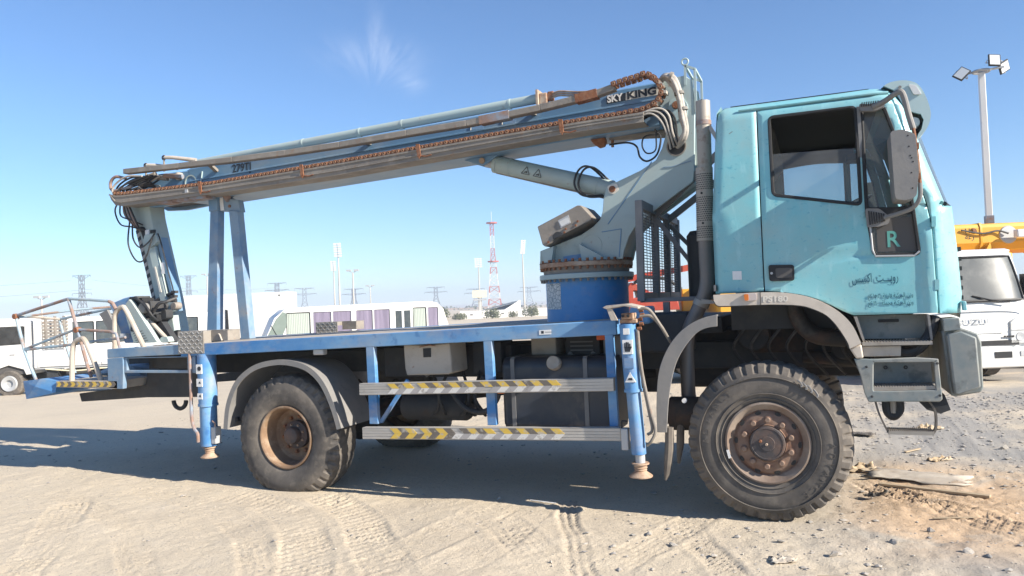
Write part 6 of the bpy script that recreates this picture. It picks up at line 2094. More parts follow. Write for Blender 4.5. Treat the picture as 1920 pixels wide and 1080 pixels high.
def coach(name, label, front, rear, h, wins, wz, group=None, nose=True, rack=None, wid=2.0, front_glass=True):
    """white bus body: front and rear ground points of the visible side, windows as (from, to, material) along it"""
    f, r = Vector(front), Vector(rear)
    d = (f - r)
    Ln = d.length
    th = math.atan2(d.y, d.x)
    g = tz((f.x + r.x) / 2, (f.y + r.y) / 2)
    left = Vector((-math.sin(th), math.cos(th)))
    org = r.lerp(f, .5) - left * wid / 2
    t = thing(name, label, 'bus', (org.x, org.y, g), th, group)
    H = Ln / 2
    if nose:
        side = [(-H + .12, .45), (-H, .9), (-H + .05, 1.55), (-H + .28, h - .35), (-H + .55, h - .08), (-H + .9, h), (H - 1.5, h - .04), (H - .85, h - .12), (H - .45, h - .45), (H - .05, 1.35), (H, 1.0), (H, .45)]
    else:
        side = [(-H, .45), (-H, h), (H, h), (H, .45)]
    holes = []
    for (a, b, m) in wins:
        holes.append(rounded([(H - a * Ln, wz[0]), (H - b * Ln, wz[0]), (H - b * Ln, wz[1]), (H - a * Ln, wz[1])], .05))
    y0 = wid / 2
    body = MB().prism(side, y0 - .05, y0, holes=holes).build('body_side', 'white_paint', t)
    MB().prism(side, -y0, -y0 + .05).build('body_side', 'white_paint', t)
    v, fcs = [], []
    n = len(side)
    v = [(x, y0 - .051, z) for x, z in side] + [(x, -y0 + .051, z) for x, z in side]
    mb = MB().add(v, [(i, (i + 1) % n, n + (i + 1) % n, n + i) for i in range(n)])
    mb.build('body_shell', 'white_paint', t, smooth=50)
    for i, (a, b, m) in enumerate(wins):
        q = holes[i]
        MB().prism(q, y0 - .035, y0 - .030).build('window_pane', m, body)
        fr = MB().tube([(x, y0 - .004, z) for x, z in q], .018, 5, closed=True).build('window_frame', 'galv' if m in ('film_purple', 'green_glass') else 'black', body)
        if m == 'curtain_green':
            mb = MB()
            xa, xb = H - b * Ln + .06, H - a * Ln - .06
            k = 0
            x = xa
            pts = []
            while x < xb:
                pts.append((x, y0 - .028 + (.014 if k % 2 else 0)))
                x += .035
                k += 1
            vv = [(x, y, z) for x, y in pts for z in (wz[0] + .05, wz[1] - .05)]
            mb.add(vv, [(2 * i, 2 * i + 2, 2 * i + 3, 2 * i + 1) for i in range(len(pts) - 1)])
            mb.build('curtain', 'curtain_green', body, smooth=0)
    if nose and front_glass:
        MB().prism([(H - .95, h - .28), (H - .78, h - .20), (H - .50, h - .50), (H - .12, 1.45), (H - .42, 1.40), (H - .75, 1.5), (H - .93, 1.9)], y0 + .001, y0 + .008).build('windscreen_corner', 'green_glass', body)
        MB().tube([(H - .55, y0 + .012, 1.45), (H - .40, y0 + .012, 1.75), (H - .30, y0 + .012, 1.95)], .015, 5).build('wiper', 'black', body)
        MB().tube([(H - .9, y0 + .01, 1.35), (H - .65, y0 + .03, 1.28), (H - .3, y0 + .02, 1.30)], .012, 5).build('handrail', 'black', body)
    if nose:
        for x in (H - 1.5, -H + 1.6):
            small_wheel(t, x, y0 - .03, .39, .25)
            small_wheel(t, x, -y0 + .03, .39, .25, side=-1)
    else:
        for x in (H - 1.2, -H + 1.2):
            small_wheel(t, x, y0 - .03, .45, .25)
            small_wheel(t, x, -y0 + .03, .45, .25, side=-1)
    MB().box(-H + .3, H - .3, -y0 + .3, y0 - .3, .35, .5).build('chassis', 'dark_steel', t)
    if rack:
        for y in (y0 - .1, -y0 + .1):
            MB().box(rack[0] * Ln - H, rack[1] * Ln - H, y - .03, y + .03, h + .001, h + .09).build('roof_rail', 'black', t)
    return t, body, H, Ln, y0


b2, body2, H2, L2, y2 = coach('minibus', 'white rounded minibus with purple window film and one pale curtained window', (-16.35, 19.2), (-10.75, 24.9), 2.68,
                              [(.115, .235, 'curtain_green'), (.25, .345, 'film_purple'), (.352, .45, 'film_purple'), (.475, .565, 'film_purple'), (.572, .66, 'film_purple'), (.79, .865, 'curtain_green'), (.875, .935, 'film_purple')], (1.42, 2.42))
# sliding vent window in its own frame
MB().box(H2 - .78 * L2, H2 - .685 * L2, y2 - .02, y2 + .012, 1.40, 2.40).build('vent_frame', 'white_paint', body2)
for a in (.69, .738):
    MB().box(H2 - (a + .036) * L2, H2 - a * L2, y2 + .0125, y2 + .016, 1.46, 2.32).build('vent_pane', 'dark_glass', body2)
b1, body1, H1, L1, y1 = coach('bus', 'tall boxy white bus with green tinted windows behind the boom rest', (-30.6, 25.6), (-22.7, 28.7), 3.60,
                              [(.10, .20, 'green_glass'), (.325, .42, 'green_glass'), (.428, .525, 'green_glass')], (1.50, 2.50), nose=False)
MB().prism(rounded([(H1 - .60 * L1, 2.75), (H1 - .615 * L1, 2.70), (H1 - .62 * L1, 1.2), (H1 - .595 * L1, .9)], .03), y1 + .001, y1 + .03).build('mirror', 'black', body1)
MB().prism([(H1 - .945 * L1, 3.45), (H1 - .965 * L1, 3.45), (H1 - .955 * L1, 3.33)], y1 + .001, y1 + .006).build('side_mark', 'faded_ink', body1)
b3, body3, H3, L3, y3 = coach('bus', 'low white bus with a dark window band behind the light truck bed', (-25.95, 15.6), (-22.9, 24.0), 2.66,
                              [(.085, .15, 'green_glass'), (.185, .335, 'dark_glass'), (.345, .50, 'dark_glass'), (.56, .70, 'dark_glass'), (.72, .86, 'dark_glass')], (1.45, 2.42), rack=(.30, .55), front_glass=False)

# white cab-over truck, right edge
wt = thing('cab_over_truck', 'white cab over truck facing the viewer at the right edge', 'truck', (6.90, 8.60, 0), R(-68))
FR = [(-.02, .30), (.0, .50), (.0, 1.0), (-.03, 1.30), (-.16, 1.75), (-.30, 2.10), (-.42, 2.17)]
mb = MB()
ys = np.linspace(-1.0, 1.0, 17)
v, f = [], []
for (x, z) in FR:
    for y in ys:
        t = abs(y)
        v.append((x - .10 * t ** 4 - .05 * max(0, t - .85) / .15 * 1.2, y, z))
for i in range(len(FR) - 1):
    for j in range(16):
        f.append((i * 17 + j, i * 17 + j + 1, i * 17 + 18 + j, i * 17 + 17 + j))
mb.add(v, f)
mb.build('cab_front', 'white_paint', wt, smooth=50)
for s in (-1, 1):
    MB().prism([(-.16, .3), (-.16, 1.0), (-.19, 1.3), (-.32, 1.75), (-.46, 2.10), (-.58, 2.17), (-1.65, 2.15), (-1.7, .5), (-1.45, .45), (-1.3, .85), (-.75, .85), (-.6, .4)], *sorted((s * .97, s * 1.0))).build('cab_side', 'white_paint', wt)
MB().prism([(-.42, 2.165), (-.55, 2.20), (-1.6, 2.19), (-1.66, 2.13), (-.45, 2.12)], -.97, .97).build('cab_roof', 'white_paint', wt, bevel=.01)
# windscreen laid on the raked front
mb = MB()
v, f = [], []
ys = np.linspace(-.93, .93, 15)
for (x, z) in ((-.018, 1.335), (-.10, 1.62), (-.20, 1.90), (-.272, 2.06)):
    for y in ys:
        t = abs(y)
        v.append((x + .012 - .10 * t ** 4 - .05 * max(0, t - .85) / .15, y * (1 - (z - 1.335) * .06), z))
for i in range(3):
    for j in range(14):
        f.append((i * 15 + j, i * 15 + j + 1, i * 15 + 16 + j, i * 15 + 15 + j))
mb.add(v, f)
ws = mb.build('windscreen', 'dull_glass', wt, smooth=60)
mb = MB()
rimp = [v[j] for j in range(15)] + [v[15 * i + 14] for i in (1, 2)] + [v[45 + j] for j in range(14, -1, -1)] + [v[15 * i] for i in (2, 1)]
mb.tube([(p[0] + .004, p[1], p[2]) for p in rimp], .022, 6, closed=True)
mb.build('screen_seal', 'black', ws)
for (a, b) in (((.03, .62, 1.30), (-.02, .05, 1.42)), ((.03, -.15, 1.30), (-.01, -.62, 1.43))):
    MB().tube([a, ((a[0] + b[0]) / 2 + .02, (a[1] + b[1]) / 2, (a[2] + b[2]) / 2 - .02), b], .012, 5).build('wiper', 'black', wt)
MB().box(-.0, .02, -.95, .95, 1.17, 1.18).build('panel_seam', 'galv', wt)
MB().prism([(-.58, .92), (.58, .92), (.50, .80), (-.50, .80)], .001, .014, axis=0).build('grille', 'white_paint', wt, bevel=.006)
for k in range(4):
    for s in (-1, 1):
        MB().box(.015, .02, s * (.52 + .045 * k) - .018, s * (.52 + .045 * k) + .018, .725, .755).build('grille_slot', 'black', wt)
MB().box(-.01, .012, -.75, .75, .60, .68).build('lower_grille', 'black', wt)
text('truck_lettering', 'ISUZU', .13, (.020, 0.0, .96), (R(90), 0, R(90)), 'galv', wt, .002, 1.5, 'CENTER', bold=.002)
for s in (-1, 1):
    q = [(s * .62, .62), (s * .62, .98), (s * .72, 1.04), (s * .97, 1.10), (s * .98, .62)]
    mb = MB()
    mb.prism(q, -.10, .012, axis=0)
    hl = mb.build('headlight', 'clear_lens', wt, bevel=.015)
    MB().lathe([(0, .0), (.07, .006), (.085, -.02)], (.014, s * .78, .73), (1, 0, 0), 20).build('lamp_reflector', 'galv', hl)
    MB().box(.0125, .020, min(s * .63, s * .95), max(s * .63, s * .95), .835, .848).build('lamp_divider', 'galv', hl)
    MB().box(-.30, -.14, s * 1.02, s * 1.02 + s * .14 if s > 0 else s * 1.02, 1.4, 1.75).build('mirror', 'black', wt) if s > 0 else None
bp = MB().prism([(-.10, .22), (.05, .24), (.07, .34), (.06, .56), (-.10, .57)], -.98, .98).build('bumper', 'white_paint', wt, bevel=.02)
for s in (-1, 1):
    MB().box(.068, .076, s * .82 - .09, s * .82 + .09, .42, .50).build('fog_lamp', 'galv', bp)
    MB().box(.068, .074, s * .45 - .14, s * .45 + .14, .40, .50).build('bumper_slot', 'black', bp)
MB().box(-.9, -.3, -.9, .9, .9, 1.25).build('dashboard', 'interior', wt)
MB().box(-5.5, -.5, -.4, .4, .5, .7).build('chassis', 'dark_steel', wt)
MB().box(-5.6, -1.8, -.98, .98, .85, 1.1).build('load_bed', 'white_paint', wt)
for s in (-1, 1):
    small_wheel(wt, -1.02, s * .92, .40, .24, side=s)
    small_wheel(wt, -4.3, s * .92, .40, .40, side=s)
MB().box(-.35, -.12, -.9, -.6, .25, .5).build('axle_beam', 'dark_steel', wt)

# yellow crane behind it
cr = thing('mobile_crane', 'yellow mobile crane whose boom shows above the white cab over truck', 'crane', (7.26, 11.91, 0), R(21.6))
MB().prism([(-.27, 2.80), (.27, 2.80), (.31, 2.72), (.31, 2.42), (.22, 2.26), (0, 2.20), (-.22, 2.26), (-.31, 2.42), (-.31, 2.72)], -4.9, 3.8, axis=0).build('boom', 'machine_yellow', cr, bevel=.02, smooth=20)
for x in (.28, 1.35, -1.6):
    MB().prism([(-.285, 2.815), (.285, 2.815), (.325, 2.73), (.325, 2.41), (.23, 2.245), (0, 2.185), (-.23, 2.245), (-.325, 2.41), (-.325, 2.73)], x, x + .05, axis=0).build('boom_collar', 'machine_yellow', cr, bevel=.006)
MB().tube(bez([(-.1, -.34, 2.68), (.3, -.36, 2.60), (.6, -.36, 2.64), (.8, -.38, 2.58)], 6), .018, 7).build('hose', 'black_hose', cr)
MB().prism(rounded([(.12, 2.72), (.20, 2.70), (.22, 2.62), (.14, 2.64)], .02), -.335, -.312).build('worn_patch', 'rust', cr)
cbm = MB().lathe([(0, 0), (.17, 0), (.18, -.02), (.18, -.12)], (.84, -.33, 2.56), (0, -1, 0), 24).build('hose_drum', 'galv', cr)
MB().box(.84, 2.2, -.60, -.455, 2.48, 2.64).build('winch_cover', 'white_paint', cr, bevel=.02)
MB().prism([(.32, 2.2), (.44, 2.42), (.50, 2.24)], -.36, -.312).build('boom_gusset', 'machine_yellow', cr)
text('boom_lettering', '11', .14, (-.03, -.3115, 2.62), (R(90), 0, 0), 'ink', cr, .002)
text('boom_lettering', '\ufe94\ufecb\ufead', .14, (-.02, -.3115, 2.50), (R(90), 0, 0), 'ink', cr, .002)
MB().box(-5.4, 3.6, -1.1, 1.1, .7, 1.1).build('carrier', 'machine_yellow', cr, bevel=.03)
MB().box(-1.2, .6, -.8, .8, 1.1, 2.2).build('superstructure', 'machine_yellow', cr, bevel=.05)
MB().box(-5.2, -3.6, -1.1, 1.1, 1.1, 2.0).build('carrier_cab', 'machine_yellow', cr, bevel=.08)
for x in (-4.6, -2.6, 1.2, 2.6):
    for s in (-1, 1):
        small_wheel(cr, x, s * 1.08, .5, .35, side=s)
# red machine behind the headboard
rm = thing('red_machine', 'red machine with a folded arm seen past the turret', 'machine', (1.55, 9.3, 0), R(20))
MB().box(-.55, .75, -.6, .8, .45, 1.30).build('machine_body', 'dark_steel', rm, bevel=.05)
MB().prism([(-.55, 1.36), (-.55, 1.80), (-.45, 1.92), (-.30, 1.86), (-.1, 1.72), (.40, 1.70), (.45, 1.36)], -.5, .3, holes=[[(-.42, 1.62), (-.42, 1.76), (-.30, 1.74), (-.28, 1.62)]]).build('machine_hood', 'machine_red', rm, bevel=.02)
MB().bar((-.9, -.3, 1.93), (.7, -.3, 2.16), .12, .1).build('arm', 'machine_red', rm)
MB().tube(bez([(-.4, -.5, 1.9), (-.2, -.55, 2.0), (.2, -.55, 1.95), (.5, -.5, 1.75)], 6), .03, 8).build('hose', 'black_hose', rm)
MB().box(.55, .95, -.2, .5, 1.30, 1.75).build('operator_seat', 'machine_yellow', rm, bevel=.03)
MB().tube(bez([(.7, -.5, 2.05), (.72, -.5, 2.45), (.82, -.5, 2.5), (1.1, -.5, 2.45)], 6), .03, 8).build('lamp_post', 'machine_yellow', rm)
MB().box(.62, .85, -.62, -.5, 2.25, 2.45).build('work_lamp', 'clear_lens', rm, bevel=.02)
for x in (-.5, .7):
    for s in (-1, 1):
        small_wheel(rm, x, s * .85, .45, .3, side=s)

# ================================================================ MASTS, TOWERS, STADIUM
nm = thing('floodlight_mast', 'square white floodlight mast with three lamps rising behind the cab', 'light mast', (8.25, 14.1, 0))
MB().prism([(-.07, 0), (.07, 0), (.062, 6.35), (-.062, 6.35)], -.065, .065).build('column', 'white_paint', nm, bevel=.01)
MB().bar((-.38, 0, 6.36), (.44, 0, 6.42), .04, .04, (0, 0, 1)).build('cross_arm', 'galv', nm)
MB().tube([(.16 * math.cos(t), .16 * math.sin(t), 6.38) for t in np.linspace(0, 2 * math.pi, 17)[:-1]], .03, 6, closed=True).build('lamp_ring', 'galv', nm)
for (x, y, z, rx, ry, rz) in ((-.40, -.1, 6.36, 62, 38, -30), (.24, -.12, 6.56, 70, 8, 10), (.46, .10, 6.44, 110, 60, 60)):
    lm = MB().box(-.125, .125, -.15, .15, -.02, .02).build('floodlight', 'black', nm, bevel=.01)
    lm.matrix_local = Matrix.Translation((x, y, z)) @ Matrix.Rotation(R(rz), 4, 'Z') @ Matrix.Rotation(R(ry), 4, 'Y') @ Matrix.Rotation(R(rx), 4, 'X')
    MB().box(-.10, .10, -.125, .125, .021, .027).build('lamp_face', 'lamp_glass', lm)
    MB().tube([(-.14, 0, 0), (-.14, 0, -.1), (.14, 0, -.1), (.14, 0, 0)], .012, 5).build('lamp_yoke', 'galv', lm)
MB().box(-.085, .085, -.085, .085, 2.95, 3.12).build('mast_collar', 'rust_tube', nm)


def stadium_mast(loc, top, name, label, head, lean=0, group='stadium floodlight masts', pole=.26, face=0):
    g = tz(*loc)
    t = thing(name, label, 'light mast', (loc[0], loc[1], g), R(face), group)
    h = top - g
    MB().tube([(0, 0, 0), (0, 0, h - head[1] * .7)], [pole, pole * .55], 8).build('pole', 'mast_paint', t)
    w_, hh = head[:2]
    for i in range(int(head[2])):
        for j in range(int(head[3])):
            x = (i - (head[2] - 1) / 2) * w_ / head[2]
            z = h - hh + hh * j / head[3] + .3
            MB().box(x - w_ / head[2] * .42, x + w_ / head[2] * .42, -.3 - lean * j, .0 - lean * j, z, z + hh / head[3] * .72).build('lamp', 'lamp_glass', t)
    MB().bar((0, .05, h - hh), (0, .05 - lean * head[3], h), .12, .12).build('lamp_frame', 'galv', t)
    return t


stadium_mast((-66.9, 181.3), 17.6, 'stadium_mast', 'tall stadium mast with tilted lamp panel between tower and turret', (1.3, 3.6, 2, 7), .22, face=35)
stadium_mast((-86.0, 195.1), 14.6, 'stadium_mast', 'stadium mast with grey lamp grid left of the lattice tower', (2.2, 2.8, 3, 5), .05, face=20)
stadium_mast((-100.4, 146.2), 17.2, 'stadium_mast', 'tallest stadium mast standing above the minibus front', (1.9, 3.4, 2, 6), .1, face=20)
stadium_mast((-125.5, 180.0), 15.6, 'stadium_mast', 'stadium mast half hidden close behind the mast above the minibus', (1.6, 3.0, 2, 5), .1, face=20)


def lamp_post(loc, top, label):
    g = tz(*loc)
    t = thing('lamp_post', label, 'lamp post', (loc[0], loc[1], g), R(20), 'street lamp posts')
    h = top - g
    MB().tube([(0, 0, 0), (0, 0, h)], [.14, .09], 8).build('pole', 'mast_paint', t)
    for s in (-1, 1):
        MB().bar((0, 0, h - .1), (s * .55, 0, h + .25), .08, .08).build('arm', 'galv', t)
        MB().box(s * .55 - .35, s * .55 + .35, -.2, .2, h + .18, h + .42).build('lamp', 'galv', t)


lamp_post((-57.7, 87.9), 6.9, 'nearer slim lamp post above the minibus roof')
lamp_post((-80.0, 127.5), 5.9, 'lower lamp post right beside the slim one above the minibus')
lamp_post((-92.2, 95.5), 8.3, 'lamp post between the hanging jib and the boom rest')
lamp_post((-80.8, 57.1), 4.3, 'short lamp post above the light truck bed')


def strip(mb, a, b, t_, mi=0):
    mb.bar(a, b, t_, t_, (0, 0, 1) if abs(b[2] - a[2]) < abs(b[0] - a[0]) + abs(b[1] - a[1]) else (0, 1, 0), mi)


# red and white lattice tower
g = tz(-97.7, 233.5)
tw = thing('lattice_tower', 'red and white lattice telecom tower on the horizon', 'tower', (-97.7, 233.5, g), R(20))
Ht = 29.0 - g
levels = 14
def half(z):
    q = z / Ht
    return 2.5 - 2.0 * min(q / .72, 1) ** .8 if q < .72 else .62 - .10 * (q - .72)
for k in range(levels):
    z0, z1 = Ht * k / levels, Ht * (k + 1) / levels
    a, b = max(half(z0), .6), max(half(z1), .6)
    mb = MB()
    c0 = [(-a, -a, z0), (a, -a, z0), (a, a, z0), (-a, a, z0)]
    c1 = [(-b, -b, z1), (b, -b, z1), (b, b, z1), (-b, b, z1)]
    for i in range(4):
        j = (i + 1) % 4
        mb.bar(c0[i], c1[i], .17, .17)
        mb.bar(c0[i], c1[j], .09, .09)
        mb.bar(c0[j], c1[i], .09, .09)
        mb.bar(c1[i], c1[j], .09, .09)
    mb.build('tower_section', 'tower_red' if k in (1, 3, 6, 8, 9, 12, 13) else 'tower_white', tw, smooth=0)
MB().lathe([(.3, Ht - .3), (1.9, Ht - .1), (1.9, Ht + .3), (.3, Ht + .3)], (0, 0, 0), (0, 0, 1), 10).build('platform', 'tower_red', tw)
MB().lathe([(.3, Ht * .56), (1.9, Ht * .56), (1.9, Ht * .56 + .4), (.3, Ht * .56 + .4)], (0, 0, 0), (0, 0, 1), 8).build('platform', 'tower_red', tw)
MB().tube([(0, 0, Ht), (0, 0, Ht + 4)], .08, 5).build('antenna', 'tower_white', tw)

# stadium wall, stand, score board
def long_wall(p, q, z0, z1, name, label):
    P, Q = Vector(p), Vector(q)
    d = Q - P
    th = math.atan2(d.y, d.x)
    t = thing(name, label, 'wall', (P.x, P.y, z0), th)
    n = int(d.length / 5)
    for k in range(n):
        a, b = d.length * k / n, d.length * (k + 1) / n
        MB().box(a + .02, b - .02, 0, .25, -.5, z1 - z0).build('wall_panel', 'white_wall', t)
        MB().box(a + 2.0, a + 2.6, -.03, -.005, (z1 - z0) * .45, (z1 - z0) * .65).build('wall_vent', 'grey_plastic', t)
    return t


long_wall((-61.0, 129.8), (-38.0, 139.0), -1.42, .18, 'boundary_wall', 'long low white boundary wall beyond the yard')
st = thing('grandstand', 'small grandstand with dark sloping roof and white gable behind the wall', 'building', (-57.4, 142.2, tz(-57, 142)), R(21.5))
MB().prism([(-4.0, 1.55), (2.6, 3.05), (4.2, 3.25), (4.2, 3.0), (-4.2, 1.35)], -1, 8).build('roof', 'roof_blue', st)
MB().prism([(-3.6, 0), (-3.6, 1.35), (4.0, 2.95), (4.0, 0)], .0, 7).build('stand_body', 'roof_blue', st)
MB().prism([(.4, 1.2), (4.0, 3.3), (4.05, 3.35), (4.3, 3.2), (4.3, 0), (.2, 0)], -1.4, -1.1).build('gable_wall', 'white_wall', st)
sb = thing('score_board', 'cream score board on two posts in front of the stadium mast', 'board', (-77.8, 177.0, tz(-77, 177)), R(21.5))
MB().box(-1.9, 1.9, -.2, .2, 4.55, 6.45).build('panel', 'cream_board', sb)
MB().box(-1.75, 1.75, -.1, .1, 3.75, 4.2).build('lower_panel', 'galv', sb)
for s in (-1, 1):
    MB().tube([(s * .35, .3, 0), (s * .35, .3, 5)], .16, 6).build('post', 'mast_paint', sb)


def bush(loc, r, h, label, seed, z=None):
    rr = random.Random(seed)
    g = tz(*loc) if z is None else z
    t = thing('bush', label, 'bush', (loc[0], loc[1], g), 0, 'bushes by the boundary wall')
    mb = MB()
    for k in range(5):
        a = rr.uniform(0, 6.28)
        mb.tube([(0, 0, 0), (math.cos(a) * r * .25, math.sin(a) * r * .25, h * .4), (math.cos(a) * r * .5, math.sin(a) * r * .5, h * .75)], [.09, .06, .03], 5)
    mb.build('trunk', 'bark', t)
    mb = MB()
    for k in range(700):
        a, b = rr.uniform(0, 6.28), rr.uniform(0, 1) ** .5
        lump = 1 + .25 * math.sin(3 * a + seed) + .15 * math.sin(7 * a)
        zz = rr.uniform(.12, 1)
        wd = math.sqrt(max(0, 1 - (zz * 1.15 - .35) ** 2)) * lump
        c = Vector((math.cos(a) * r * b * wd, math.sin(a) * r * b * wd, h * zz * (.85 + .15 * math.sin(5 * a + seed))))
        u = Vector((rr.uniform(-1, 1), rr.uniform(-1, 1), rr.uniform(-1, 1))).normalized()
        w_ = u.orthogonal().normalized()
        s = rr.uniform(.10, .22) * r * .55
        mb.add([c - u * s, c + w_ * s * .6, c + u * s, c - w_ * s * .6], [(0, 1, 2, 3)])
    mb.build('crown', 'bush', t, smooth=0)


for i, (x, y, r, h, lb) in enumerate(((-52.8, 127.0, 1.7, 1.9, 'broad grey green bush before the middle of the white wall'), (-46.5, 131.5, 1.7, 2.1, 'round bush before the right part of the white wall'),
                                      (-58.5, 124.5, 1.4, 1.3, 'low bush at the left end of the white wall'), (-50.0, 130.5, 1.0, 1.3, 'small bush between two larger ones by the wall'),
                                      (-43.0, 150.0, 2.2, 3.9, 'dark green bush showing above the wall beside the turret'), (-66.0, 126.0, 3.2, 2.4, 'wide scrubby bush right of the minibus rear'),
                                      (-72.0, 140.0, 3.4, 2.6, 'hazy bush behind the minibus rear'))):
    bush((x, y), r, h, lb, i + 3)
# strip of scrub on the dunes
rr = random.Random(5)
mb = MB()
for k in range(1500):
    a = R(rr.uniform(104, 142))
    d = rr.uniform(380, 640)
    x, y = 4.5 + d * math.cos(a), -5.6 + d * math.sin(a)
    c = Vector((x, y, -4.0 + rr.uniform(0, 3.2) * max(0, (d - 420) / 200) + .6))
    s = rr.uniform(.6, 1.8)
    for j in range(2):
        u = Vector((rr.uniform(-1, 1), rr.uniform(-1, 1), rr.uniform(-.4, .4))).normalized()
        mb.add([c - u * s, c + Vector((0, 0, s * .8)), c + u * s, c - Vector((0, 0, s * .3))], [(0, 1, 2, 3)])
o = mb.build('desert_scrub', 'bush', smooth=0)
tag(o, 'far grey green scrub scattered over the sand dunes', 'scrub', kind='stuff')


# power pylons
def pylon(loc, top, label, kind=0, sc_=1.0, rz=20):
    g = tz(*loc) - 1
    t = thing('power_pylon', label, 'pylon', (loc[0], loc[1], g), R(rz), 'power pylons on the horizon')
    h = top - g
    mb = MB()
    w0, w1 = 4.2 * sc_, 1.3 * sc_
    lv = 7
    th_ = .30 * sc_
    def hw(z):
        q = z / h
        return w0 + (w1 - w0) * min(1, q / .6)
    for k in range(lv):
        z0, z1 = h * k / lv, h * (k + 1) / lv
        a, b = hw(z0), hw(z1)
        c0 = [(-a, -a, z0), (a, -a, z0), (a, a, z0), (-a, a, z0)]
        c1 = [(-b, -b, z1), (b, -b, z1), (b, b, z1), (-b, b, z1)]
        for i in range(4):
            j = (i + 1) % 4
            mb.bar(c0[i], c1[i], th_, th_)
            mb.bar(c0[i], c1[j], th_ * .55, th_ * .55)
            mb.bar(c0[j], c1[i], th_ * .55, th_ * .55)
    mb.build('tower_frame', 'pylon_steel', t, smooth=0)
    for (q, wd, dr) in (((.99, 7.5, -.9), (.80, 9.5, -1.2)) if kind == 0 else ((.99, 6.5, 3.6), (.66, 7.0, -.3))):
        z = h * q
        mb = MB()
        for s in (-1, 1):
            tip = (s * wd * sc_, 0, z + (dr if kind == 0 else 0) * 0)
            mb.bar((0, -.5, z), tip, th_ * .9, th_ * .9, (0, 0, 1))
            mb.bar((0, .5, z + dr * sc_ * (1 if kind == 0 else -1)), tip, th_ * .8, th_ * .8, (0, 0, 1))
            for m in range(1, 4):
                x = s * wd * sc_ * m / 4
                mb.bar((x, 0, z), (x * .8, 0, z + dr * sc_ * (1 - m / 4) * (1 if kind == 0 else -1)), th_ * .5, th_ * .5)
            mb.bar(tip, (tip[0], 0, tip[2] - 1.6 * sc_), th_ * .6, th_ * .6)
        mb.build('cross_arm', 'pylon_steel', t, smooth=0)


pylon((-292, 231), 21.4, 'nearest power pylon rising above the wrecked basket', 1, .62)
pylon((-456, 456), 33.6, 'power pylon just right of the hanging jib', 1, 1.0)
pylon((-391, 482), 24.8, 'power pylon above the tall white bus', 0, 1.0)
pylon((-371, 490), 19.7, 'power pylon right of the one above the tall bus', 0, 1.0, 35)
pylon((-363, 547), 18.9, 'power pylon right of the tallest stadium mast', 0, 1.1)
pylon((-321, 618), 18.6, 'power pylon above the minibus rear', 0, 1.1)
pylon((-287, 632), 15.5, 'power pylon behind the cream score board', 0, 1.1)
pylon((-241, 650), 14.9, 'power pylon behind the mast beside the turret', 0, 1.1)
for i, (a, b, sag, lb) in enumerate((((-296, 229, 19.0), (-420, 130, 15.5), 1.2, 'upper power line running left from the nearest pylon'), ((-288, 233, 15.0), (-430, 130, 9.0), 1.2, 'lower power line running left from the nearest pylon'), ((-289, 234, 19.0), (-391, 482, 21.0), 3.0, 'power line from the nearest pylon to the one above the tall bus'))):
    pts = []
    for k in range(13):
        t_ = k / 12
        p = Vector(a).lerp(Vector(b), t_)
        p.z -= sag * 4 * t_ * (1 - t_)
        pts.append(p)
    o = MB().tube(pts, .07, 4).build('power_line', 'pylon_steel')
    tag(o, lb, 'power line', 'power lines')

# ================================================================ LITTER AND STONES
def stone_shape(rr, s):
    base = [(-1, 0, 0), (1, 0, 0), (0, -1, 0), (0, 1, 0), (0, 0, -.7), (0, 0, .7), (.6, .6, .3), (-.6, .5, .35), (.5, -.6, .3), (-.6, -.55, .3)]
    bm = bmesh.new()
    for p in base:
        bm.verts.new(Vector(p) * s * rr.uniform(.7, 1.15))
    r_ = bmesh.ops.convex_hull(bm, input=bm.verts)
    me = bpy.data.meshes.new('stone')
    bm.to_mesh(me)
    bm.free()
    return [tuple(v.co) for v in me.vertices], [tuple(p.vertices) for p in me.polygons], me


rr = random.Random(3)
shapes = [stone_shape(rr, 1.0) for _ in range(10)]
mb = MB()
cnt = 0
while cnt < 11000:
    # more of them near the viewer and towards the front of the truck
    x = rr.uniform(-5, 9)
    y = rr.uniform(-2.6, 7.5)
    dens = .35 + .65 * min(1, max(0, (x - 3.0) / 2.5))
    if x > 3 and y < .3 and x < 5.6:
        dens = 1
    if rr.random() > dens:
        continue
    if 4.9 < x < 6.3 and 0 < y < 1.3 and rr.random() < .8:
        continue
    s = .0050 * math.exp(rr.gauss(0, .6)) * (1.35 if x > 3.2 else 1) * (1 + max(0, y) * .10)
    s = min(s, .028)
    V, F, _ = shapes[rr.randrange(10)]
    a = rr.uniform(0, 6.28)
    ca, sa = math.cos(a), math.sin(a)
    gz = ground_h(x, y)
    sx, sy, sz = s * rr.uniform(.7, 1.4), s * rr.uniform(.7, 1.3), s * rr.uniform(.5, .9)
    mb.add([(x + ca * p[0] * sx - sa * p[1] * sy, y + sa * p[0] * sx + ca * p[1] * sy, gz + sz * .25 + p[2] * sz) for p in V], F)
    cnt += 1
o = mb.build('gravel', 'stone', smooth=0)
tag(o, 'loose gravel scattered over the sandy yard', 'gravel', kind='stuff')

